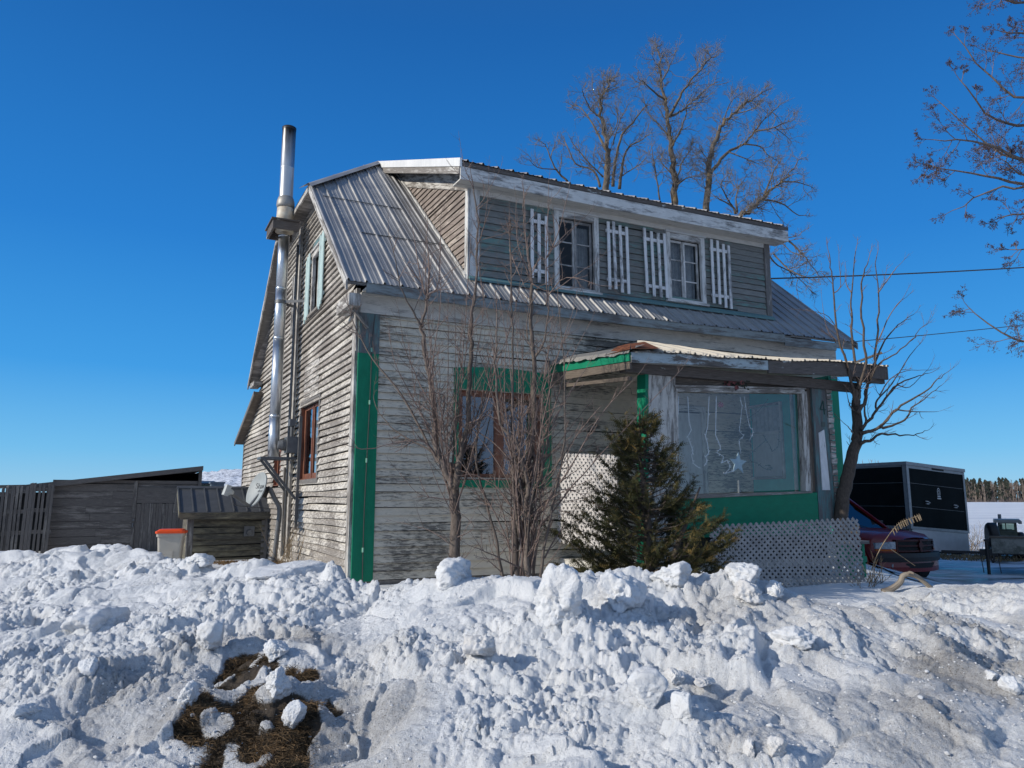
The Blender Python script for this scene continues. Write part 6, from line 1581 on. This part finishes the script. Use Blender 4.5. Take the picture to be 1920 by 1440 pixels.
for s in (-1, 1):
    mb = MB(508)
    for k in range(4):
        y0, y1 = s*(.54+.075*k), s*(.54+.075*(k+1)); gb(min(y0, y1), max(y0, y1), .745, .885-.008*k, .035)
    mb.build('headlight', M['lens'], car)
    mb = MB(509)
    for k in range(4):
        y0, y1 = s*(.54+.075*k), s*(.54+.075*(k+1)); gb(min(y0, y1), max(y0, y1), .70, .738, .036)
    mb.build('turn_signal', M['amber'], car)
    mb = MB(510); y = s*.62; c = CP(nose(y)+.06, y, .42); mb.tube([c, CP(nose(y)+.075, y, .42)], [.05, .045], 14); mb.build('fog_lamp', M['lens'], car)
    mb = MB(511); mb.tube([CP(1.55+.42*math.cos(a), s*.925, .40+.42*math.sin(a)) for a in [math.pi*k/14 for k in range(15)]], .028, 6); mb.build('wheel_arch', M['red'], car, True)
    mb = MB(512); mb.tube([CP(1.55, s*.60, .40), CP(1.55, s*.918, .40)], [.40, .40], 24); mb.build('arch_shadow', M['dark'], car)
    wheel('wheel', CP(1.55, s*.84, .36), (-hy, hx, 0), .36, .24, car); wheel('wheel', CP(-1.45, s*.84, .36), (-hy, hx, 0), .36, .24, car)
    mb = MB(513); mb.hexa([CP(x, s*y, z) for z in (1.09, 1.25) for y in (.86, 1.06) for x in (.62, .72)]); mb.build('mirror', M['carblack'], car)
mb = MB(514)
for y in (-.30, .22): mb.bar(CP(1.06, y, 1.105), CP(.80, y-.5, 1.25), .02, .012)
mb.build('wiper', M['carblack'], car)
# ------------------------------------------------------------------ small things between porch and car
def bent(name, label, cat, px, Y, rad, mat, dYs=None, n=9):
    pts = [at(x, y, Y+(dYs[i] if dYs else 0)) for i, (x, y) in enumerate(px)]
    m_ = MB(520); S = smooth_path(pts, 4); k = len(S)-1
    m_.tube(S, [rad[0]+(rad[1]-rad[0])*i/k for i in range(k+1)], n); return m_, S
m_, _ = bent('', '', '', [(1655, 1110), (1672, 1104), (1688, 1092), (1693, 1080), (1706, 1077), (1722, 1083), (1738, 1096), (1748, 1104)], 9.6, (.042, .024), None)
S2 = smooth_path([at(1701, 1078, 9.6), at(1706, 1073, 9.55), at(1714, 1076, 9.5)], 3); m_.tube(S2, [.03, .022, .02, .018, .016, .014, .012][:len(S2)], 7)
lg = thing('driftwood_log', 'bent bleached branch lying on the snow in front of the red car', 'log', at(1690, 1095, 9.6)); m_.build('limb', M['log'], lg, True)
gx, gy_, _ = at(1610, 1065, 11.1); gch = thing('green_crate_stool', 'small green wooden stool half hidden behind the right end of the low lattice', 'stool', (gx, gy_, .2))
mb = MB(530); Q = lambda x, y, z: (gx+x*UX-y*.42, gy_+x*UY+y*.9, z)
zt_ = at(1610, 1020, 11.1)[2]
for x in (-.14, .10):
    for y in (0, .22): mb.hexa([Q(x+a, y+b, z) for z in (.1, zt_) for b in (0, .04) for a in (0, .05)])
mb.hexa([Q(a, b, z) for z in (zt_-.26, zt_-.18) for b in (-.02, .0) for a in (-.14, .16)]); mb.build('frame', M['green'], gch)
mb = MB(531); mb.hexa([Q(a, b, z) for z in (zt_, zt_+.045) for b in (-.05, .30) for a in (-.20, .20)]); mb.build('seat', M['wood'], gch)
weed('dry_weed', 'tangle of dry stalks in front of the red car wheel', 1640, 1078, 10.4, 16, .42, 375, .7)
weed('dry_weed', 'dry grass tuft curling over the right top of the low lattice', 1600, 985, 11.0, 10, .12, 376, .9)
weed('dry_weed', 'leafless weed clump low between lattice and driftwood log', 1625, 1095, 9.9, 12, .30, 377, .7)
for (pix, lab, rd, fronds) in (([(1634, 1070), (1645, 1040), (1662, 1010), (1682, 985), (1700, 975), (1724, 966)], 'long dry seed stalk arching right across the hood of the red car', .008, True),
                              ([(1671, 1030), (1690, 1043), (1716, 1061)], 'straight dry stick slanting down in front of the red bumper', .007, False)):
    P = smooth_path([at(x, y, 10.2) for x, y in pix], 5); m_ = MB(540); m_.tube(P, [rd*(1-.5*i/(len(P)-1)) for i in range(len(P))], 5)
    if fronds:
        k = len(P)
        for i in range(int(k*.52), k):
            for s in (1,):
                b = P[i]; d = (P[min(i+1, k-1)]-P[i-1]).normalized(); dn = (Vector((0, 0, -1))+d*.3+Vector((0, random.uniform(-.3, .3), 0))).normalized(); e = d*.011
                m_.face([b-e, b+e, b+dn*.07+e*.4, b+dn*.07-e*.8], None, 0, .8); m_.face([b-e*.6, b+e*.6, b-dn*.03], None, 0, .6)
    tag(m_.build('dry_stalk', M['weed'], None), lab, 'dry plant')
# broken eave board sticking up behind the porch roof end
mb = MB(545); mb.bar(at(1603, 680, 12.0), at(1654, 661, 11.8), .055, .03); tag(mb.build('broken_board', M['rotten'], None), 'broken board sticking up and right from the porch roof end', 'board')
# service wires
def wire(name, label, p, q, sag, rad, n=26):
    p, q = Vector(p), Vector(q); m_ = MB(550); m_.tube([p.lerp(q, i/n)-Vector((0, 0, 4*sag*(i/n)*(1-i/n))) for i in range(n+1)], rad, 5)
    return tag(m_.build(name, M['wire'], None, True), label, 'wire', None)
wire('power_line', 'upper thick overhead service wire running right from behind the dormer', H(7.73, 1.2, 6.05), at(2600, 425, 26), .35, .016)
wire('power_line', 'lower thin overhead wire running right from the eave', H(9.0, 1.0, 4.75), at(2600, 505, 24), .25, .009)
# ------------------------------------------------------------------ far wood and hill
rr = random.Random(90); mb = MB(560)
def far_tree(x, y, z, h, conif):
    rn = rr.random()
    if conif:
        mb.tube([(x, y, z), (x, y, z+h)], [.25, .05], 3, cap=False, mi=0, rnd=rn)
        for k in range(46):
            f = rr.random()**.8; a = rr.uniform(0, 6.283); R_ = h*.17*(1-f)+.3; zz = z+h*(.12+.88*f)
            t_ = rr.uniform(.5, 1); px_, py_ = x+R_*t_*math.cos(a), y+R_*t_*math.sin(a); s = h*.055
            mb.face([(px_-s, py_, zz-s*.6), (px_+s, py_, zz-s*.5), (px_+s*.3*rr.uniform(-1, 1), py_+s*.4, zz+s*1.1)], None, 1, rr.random())
    else:
        mb.tube([(x, y, z), (x+rr.gauss(0, .3), y, z+h*.6), (x+rr.gauss(0, .6), y, z+h)], [.28, .18, .04], 3, cap=False, mi=0, rnd=rn)
        for k in range(15):
            f = rr.uniform(.28, .95); a = rr.uniform(0, 6.283); L = h*rr.uniform(.10, .24)*(1.15-f); b = Vector((x, y, z+h*f)); d = Vector((math.cos(a)*.7, math.sin(a)*.7, rr.uniform(.5, 1.1)))
            mb.tube([b, b+d*L*.5, b+d*L+Vector((0, 0, L*.3))], [.09, .06, .02], 3, cap=False, mi=2, rnd=rr.random())
for i in range(1150):
    t = rr.uniform(.44, .92); Y = 345+rr.random()**1.3*75; cf = rr.random() < (.22 if .60 < t < .70 else .10)
    hh = rr.uniform(9.0, 11.2)+(.8 if cf else 0); 
    far_tree(t*Y, Y, float(ground_z(t*Y, Y))-.4, hh, cf)
for t in (.462, .470, .480, .487, .494): 
    for _ in range(2): far_tree((t+rr.uniform(-.002, .002))*300, 300, .6, rr.uniform(15.5, 17.5), False)
o = mb.build('distant_wood', [bark('far_grey_trunk', (.11, .095, .083), (.24, .20, .18), 1.), plain('far_pine_green', (.05, .06, .042), .9, var=.4, scale=.5), bark('far_bare_twigs', (.15, .12, .105), (.25, .205, .18), 1.)], None); o['kind'] = 'stuff'
# brush at the wood's edge
mb = MB(561)
for i in range(1500):
    t = rr.uniform(.44, .92); Y = 343+rr.random()*10; x = t*Y; h = rr.uniform(.8, 3.2); z = float(ground_z(x, Y)); s = rr.uniform(.12, .3)
    mb.face([(x-s, Y, z-.2), (x+s, Y, z-.2), (x+rr.gauss(0, .8), Y+rr.gauss(0, .3), z+h)], None, 0, rr.random())
o = mb.build('edge_brush', bpy.data.materials['far_bare_twigs'], None); o['kind'] = 'stuff'
nx, ny = 160, 40
gx_, gy2 = np.meshgrid(np.linspace(-420, 60, nx), np.linspace(640, 900, ny))
prof = np.exp(-((gx_+265)/95.)**2)*30+np.exp(-((gx_+330)/60.)**2)*8; fy = np.sin(np.clip((gy2-640)/160, 0, 1)*np.pi/2)
hz = prof*fy+3.2*np.abs(gnoise(gx_*.12, gy2*.12, 7))*np.clip(prof/10, 0, 1)+1.5*gnoise(gx_*.4, gy2*.4, 8)*np.clip(prof/10, 0, 1)-.5
t = NT('snowy_hillside'); k = t.noise(t.pos((1, 1, .5)), .22, 6., .8)
t.bsdf(t.mix(t.rng(k, .45, .62), (.82, .85, .9), (.25, .27, .32)), .8); grid_object('hill', gx_, gy2, hz, t.m)
# scrub in the field beside the trailer
for px, py, Y, h, n, sd, lab in ((1815, 1000, 27, 1.0, 22, 580, 'dry bush in the snowy field just right of the black trailer'), (1822, 1012, 25, .5, 16, 581, 'low twiggy tuft below the bush right of the black trailer'), (1916, 1000, 26, .9, 14, 582, 'dry bush in the field at the right edge beyond the tractor')):
    r2 = random.Random(sd); x, y, _ = at(px, py, Y); m_ = MB(sd)
    for _ in range(n): sprout(m_, Vector((x+r2.gauss(0, .2), y+r2.gauss(0, .2), -.05)), Vector((r2.gauss(0, .5), r2.gauss(0, .5), 1)), h*r2.uniform(.5, 1), .010, r2, 1, .2, .12, 4, (.4, .8), (.3, .5), 3)
    tag(m_.build('field_bush', M['weed'], None), lab, 'bush')
mb = MB(585); r2 = random.Random(6); x, y, z = at(1822, 1034, 22.5)
blades(mb, (x, y, .0), 1.3, 900, .25, r2, .9, .012); o = mb.build('roadside_grass', plain('straw_grass', (.33, .24, .13), .9, var=.4, scale=15), None); o['kind'] = 'stuff'
# ------------------------------------------------------------------ lumps on the plough bank
def bank_hit(px, py):
    d = ray(px, py); lo, hi = 3.2, 14.
    t = d[0]/d[1]; Yv = np.linspace(3.2, 14, 400); zb_ = bank_z(Yv*t, Yv)[0]; zr = CAMZ+d[2]/d[1]*Yv
    k = np.argmax(zr < zb_); Y = Yv[k] if zr[k] < zb_[k] else 7.0
    return Vector((t*Y, Y, float(np.interp(Y, Yv, zb_))))
import bmesh
def lump_mesh(size, seed, sub=4, flat=.75, rough=1.0, planes=9):
    rr = random.Random(seed); bm = bmesh.new(); bmesh.ops.create_icosphere(bm, subdivisions=sub, radius=1.)
    pl = []
    for _ in range(planes):
        n = Vector((rr.gauss(0, 1), rr.gauss(0, 1), rr.gauss(0, .8))).normalized(); pl.append((n, rr.uniform(.42, .80)))
    from mathutils import noise as mn
    off = Vector((seed*3.1, seed*1.7, 0))
    for v in bm.verts:
        d = v.co.normalized(); r_ = 1.0
        for n, h in pl:
            c = d.dot(n)
            if c > .05: r_ = min(r_, h/c)
        r_ += rough*(.13*mn.noise(d*2.2+off)+.09*mn.noise(d*4.5+off)+.07*abs(mn.noise(d*7+off))+.05*mn.noise(d*13+off)+.035*mn.noise(d*27+off))
        v.co = Vector((d.x*r_*size[0], d.y*r_*size[1], d.z*r_*size[2]))
    me = bpy.data.meshes.new('snow_lump'); bm.to_mesh(me); bm.free()
    me.polygons.foreach_set('use_smooth', np.ones(len(me.polygons), dtype=bool)); return me
PLAN = []
def plan(px, py, w_, h_, *r_, **k_):
    p = bank_hit(px, py); d = ray(px, py); t_ = d[0]/d[1]; yc_ = float(crest(CR, np.array([t_]))[1][0])
    if p.y > yc_-.05: p = Vector((t_*(yc_-.08), yc_-.08, bz(t_*(yc_-.08), yc_-.08)))
    s = p.y/FPX; PLAN.append((p, s, w_, h_, r_, k_))
plan(850, 1100, 100, 62, 1, 'tall white snow lump standing on the crest in front of the forked tree', sink=.28)
plan(1048, 1205, 104, 122, 2, 'large angular white snow block midway down the bank, below the shrub', sink=.22)
plan(1165, 1165, 96, 84, 3, 'broad white snow lump near the crest below the cedar', sink=.30)
plan(1258, 1115, 90, 62, 4, 'white snow lump on the crest right below the cedar base', sink=.22)
plan(1398, 1100, 84, 58, 5, 'white snow lump on the crest before the low lattice, left of a smaller one', sink=.24)
plan(1455, 1108, 48, 44, 6, 'small white snow lump on the crest in front of the low lattice', sink=.24)
plan(1405, 1150, 70, 54, 7, 'greyish snow lump just below the crest under the low lattice', 'snowgrey', .32)
plan(548, 1085, 150, 62, 8, 'long smooth snow hump on the crest in front of the gable wall', sink=.45, rough=.5, planes=4)
plan(368, 1062, 60, 26, 9, 'snow hump on the crest in front of the tote', sink=.45, planes=5)
plan(398, 1232, 60, 58, 10, 'leaning slab of glazed snow above the bare turf patch', 'snowclod', .2)
plan(518, 1320, 62, 58, 11, 'pointed white snow shard in the middle of the bare turf patch', sink=.15)
plan(352, 1338, 46, 50, 12, 'white snow clod at the left edge of the bare turf patch', sink=.25)
plan(550, 1380, 52, 52, 13, 'round white snow clod at the lower right of the bare turf patch', sink=.25, rough=.6)
plan(515, 1250, 60, 44, 14, 'white snow clod at the top of the bare turf patch', sink=.3)
plan(1222, 1345, 92, 74, 15, 'big smooth blue-white snow block low in the middle of the bank', sink=.25, rough=.5)
plan(1282, 1360, 56, 62, 16, 'snow block leaning on the right of the big smooth one', sink=.3, rough=.6)
plan(1895, 1305, 36, 32, 17, 'small round snowball alone at the right edge of the bank', sink=.15, rough=.6)
plan(1860, 1285, 30, 20, 18, 'small flat snow chunk above the lone snowball', sink=.2)
plan(1490, 1225, 90, 50, 19, 'wide snow lump in the middle of the right hand slope', 'snowclod', .4)
plan(905, 1245, 70, 56, 20, 'glazed grey snow slab over the dark hollow in the bank', 'snowgrey', .3)
plan(1265, 1295, 40, 36, 21, 'grey icy chunk in the dirty strip right of centre', 'snowgrey', .3)
plan(1320, 1300, 40, 24, 22, 'flat pale ice chunk in the dirty strip right of centre', 'snowgrey', .3)
plan(1405, 1420, 36, 34, 23, 'grey snow chunk at the bottom edge, left of a twin', 'snowgrey', .25)
plan(1455, 1425, 44, 34, 24, 'grey snow chunk at the bottom edge, right of its twin', 'snowgrey', .25)
plan(180, 1195, 110, 56, 25, 'long snow slab on the left slope of the bank', sink=.42, planes=5)
plan(170, 1270, 44, 46, 26, 'rounded snow clod on the left slope below the long slab', sink=.3, rough=.6)
plan(50, 1355, 50, 36, 27, 'snow clod at the lower left edge of the bank', sink=.3)
LUMPS.extend((p.x+.02, p.y+.05, .95*w_*s, .40*h_*s) for p, s, w_, h_, r_, k_ in PLAN)
def lump(p, s, w_, h_, seed, label, mat='snowclod', sink=.30, rough=1., planes=13):
    sx, sz = w_*s*.56, h_*s*.56; sink += .14
    me = lump_mesh((sx, sx*.85, sz), seed, 5, rough=rough, planes=planes); me.materials.append(M[mat])
    o = bpy.data.objects.new('snow_lump', me); COL.objects.link(o); z = bz(p.x, p.y); o.location = (p.x, p.y, z+sz*(1-2*sink)); o.rotation_euler = (0, 0, seed*1.3)
    return tag(o, label, 'snow lump', 'loose lumps of snow on the plough bank')
for p, s, w_, h_, r_, k_ in PLAN: lump(p, s, w_, h_, *r_, **k_)
# plough bank: fan-shaped fine grid over the ground in front of the house
ys = 3.1*np.exp(np.linspace(0, math.log(14.5/3.1), 620)); ts = np.linspace(-.92, .98, 980)
T_, Y_ = np.meshgrid(ts, ys); X_ = T_*Y_
Z_, bm_, tm_ = bank_z(X_, Y_)
edge = np.minimum(1, np.minimum((14.5-Y_)/.8, 1)); Z_ = Z_-(1-np.clip(edge, 0, 1))*.08
dirt = .15+.26*(vnoise(X_*.9, Y_*.9, 71)-.4)+.5*(vnoise(X_*2.4, Y_*2.4, 72)-.5)
dirt += .50*sstep(.10, .26, T_)*sstep(7.6, 6.4, Y_)*1.3*vnoise(X_*1.3, Y_*1.3, 73)
dirt += .42*sstep(.42, .5, T_)*sstep(6.4, 7.2, Y_)*vnoise(X_*1.6, Y_*1.6, 74)
dirt += .55*np.clip(sum(np.exp(-((X_-x)**2+(Y_-y)**2)/(.62*.62)) for x, y, r in TURF), 0, .8)
dirt = np.clip(dirt, 0, 1)*(.35+.65*bm_)
grid_object('snow_bank', X_, Y_, Z_, M['snow'], {'dirt': dirt, 'turf': tm_})
# scattered crumbs: nobody could count them
rr = random.Random(3); protos = [lump_mesh((1, .8, .6), 50+k, 2, rough=1.6, planes=9) for k in range(6)]
vs_, fs_ = [], []
for k in range(5200):
    t = rr.uniform(-.8, .85); Y = 3.5+rr.random()*5.2; x = t*Y
    pm = protos[rr.randrange(6)]; s = rr.uniform(.004, .012)*(1+1.3*(rr.random() < .06))
    vs_.append((x, Y, s, rr.uniform(0, 6.28), pm))
zs = bank_z(np.array([v[0] for v in vs_]), np.array([v[1] for v in vs_]))[0]
allv, allf, base = [], [], 0
cache = {}
for (x, y, s, a, pm), z in zip(vs_, zs):
    if pm.name not in cache: cache[pm.name] = (np.array([v.co for v in pm.vertices]), np.array([p.vertices for p in pm.polygons]))
    co, fc = cache[pm.name]; ca, sa = math.cos(a), math.sin(a)
    q = np.stack([co[:, 0]*ca-co[:, 1]*sa, co[:, 0]*sa+co[:, 1]*ca, co[:, 2]], -1)*s+np.array([x, y, z+s*.15]); allv.append(q); allf.append(fc+base); base += len(co)
me = bpy.data.meshes.new('snow_crumbs'); me.from_pydata(np.concatenate(allv).tolist(), [], np.concatenate(allf).tolist()); me.polygons.foreach_set('use_smooth', np.ones(len(me.polygons), dtype=bool)); me.materials.append(M['snowclod'])
o = bpy.data.objects.new('snow_crumbs', me); COL.objects.link(o); o['kind'] = 'stuff'
for p_ in protos: bpy.data.meshes.remove(p_)
# dead turf torn up by the plough
rr = random.Random(12); N = 52000
xs_, ys_ = [], []
while len(xs_) < N:
    x, y, r_ = rr.choice(TURF); a = rr.uniform(0, 6.28); q = r_*1.1*math.sqrt(rr.random()); xs_.append(x+q*math.cos(a)); ys_.append(y+q*math.sin(a)/.8)
xa, ya = np.array(xs_), np.array(ys_); za2, _, tm2 = bank_z(xa, ya); keep = tm2 > .35
mb = MB(600)
for x, y, z in zip(xa[keep], ya[keep], za2[keep]):
    cl = vnoise(np.array([x*6]), np.array([y*6]), 4)[0]
    if cl < .22: continue
    b = Vector((x, y, z-.004)); d = Vector((rr.gauss(0, .9), rr.gauss(0, .9), rr.uniform(.1, .9))).normalized(); L = rr.uniform(.025, .085); s = d.cross(Vector((rr.gauss(0, 1), rr.gauss(0, 1), 1))).normalized()*.0017
    k = Vector((rr.gauss(0, .5), rr.gauss(0, .5), -.3))*L; rn = min(1, max(0, cl+rr.gauss(0, .25)))
    mb.face([b-s, b+s, b+d*L*.5+s, b+d*L*.5-s], None, 0, rn); mb.face([b+d*L*.5-s, b+d*L*.5+s, b+d*L+k], None, 0, rn)
t = NT('dead_turf_blade'); cr = t.n('ShaderNodeValToRGB', {0: t.rnd()}); e = cr.color_ramp.elements
e[0].color = (.022, .017, .012, 1); e[1].color = (.22, .145, .08, 1); x = e.new(.55); x.color = (.066, .048, .030, 1)
t.bsdf(cr.outputs[0], .9, spec=.1)
o = mb.build('dead_turf', t.m, None); o['kind'] = 'stuff'
# ------------------------------------------------------------------ sky and sun
EL = R(26.0)
sdir = Vector((-.922*math.cos(EL), -.388*math.cos(EL), math.sin(EL))).normalized()
w = bpy.data.worlds.new('World'); scene.world = w; w.use_nodes = True
nt = w.node_tree; nt.nodes.clear()
sk = nt.nodes.new('ShaderNodeTexSky'); sk.sky_type = 'NISHITA'; sk.sun_disc = False
sk.sun_elevation = EL; sk.sun_rotation = math.atan2(sdir.x, sdir.y); sk.altitude = 100; sk.air_density = 1.0; sk.dust_density = .25; sk.ozone_density = 3.0
bg = nt.nodes.new('ShaderNodeBackground'); bg.inputs[1].default_value = .12
hs = nt.nodes.new('ShaderNodeHueSaturation'); hs.inputs['Saturation'].default_value = 1.25; hs.inputs['Value'].default_value = 1.0
ow = nt.nodes.new('ShaderNodeOutputWorld')
tc = nt.nodes.new('ShaderNodeTexCoord'); sp = nt.nodes.new('ShaderNodeSeparateXYZ'); nt.links.new(tc.outputs['Generated'], sp.inputs[0])
rp = nt.nodes.new('ShaderNodeValToRGB'); nt.links.new(sp.outputs[2], rp.inputs[0])
e = rp.color_ramp.elements
SKY = ((0.0, (.30, .60, .84)), (.06, (.15, .50, .86)), (.16, (.046, .335, .80)), (.32, (.020, .215, .65)), (.56, (.012, .128, .44)), (.70, (.02, .10, .32)), (1.0, (.045, .11, .27)))
e[0].position = 0; e[0].color = (*SKY[0][1], 1); e[1].position = 1; e[1].color = (*SKY[-1][1], 1)
for p_, c_ in SKY[1:-1]:
    x_ = e.new(p_); x_.color = (*c_, 1)
gain = nt.nodes.new('ShaderNodeVectorMath'); gain.operation = 'SCALE'; gain.inputs['Scale'].default_value = 1/.12; nt.links.new(rp.outputs[0], gain.inputs[0])
mxs = nt.nodes.new('ShaderNodeMix'); mxs.data_type = 'RGBA'; mxs.inputs[0].default_value = .92
nt.links.new(sk.outputs[0], hs.inputs['Color']); nt.links.new(hs.outputs[0], mxs.inputs[6]); nt.links.new(gain.outputs[0], mxs.inputs[7]); 
# sky behind the camera paled and brightened as added fill on the front wall
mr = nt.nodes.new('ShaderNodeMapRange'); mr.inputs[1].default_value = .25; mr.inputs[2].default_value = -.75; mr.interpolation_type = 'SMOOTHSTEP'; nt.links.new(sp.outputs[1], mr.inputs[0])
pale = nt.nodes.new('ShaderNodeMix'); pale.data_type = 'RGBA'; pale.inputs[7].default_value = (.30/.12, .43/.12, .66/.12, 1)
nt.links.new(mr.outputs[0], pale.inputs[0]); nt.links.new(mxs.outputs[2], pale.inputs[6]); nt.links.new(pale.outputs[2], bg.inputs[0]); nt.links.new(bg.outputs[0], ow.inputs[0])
sl = bpy.data.lights.new('Sun', 'SUN'); sl.energy = 4.0; sl.angle = R(.53); sl.color = (1, .93, .82)
so = bpy.data.objects.new('Sun', sl); COL.objects.link(so)
so.rotation_euler = (-sdir).to_track_quat('-Z', 'Y').to_euler(); so.location = (-8, -4, 12)
vs = scene.view_settings
scene.display_settings.display_device = 'sRGB'
vs.view_transform = 'Standard'; vs.look = 'None'; vs.exposure = 0.0; vs.gamma = 1.0; vs.use_curve_mapping = False
scene.cycles.sample_clamp_indirect = 4; scene.cycles.max_bounces = 6; scene.cycles.transparent_max_bounces = 12; scene.cycles.diffuse_bounces = 3; scene.cycles.glossy_bounces = 3
scene.cycles.caustics_reflective = False; scene.cycles.caustics_refractive = False
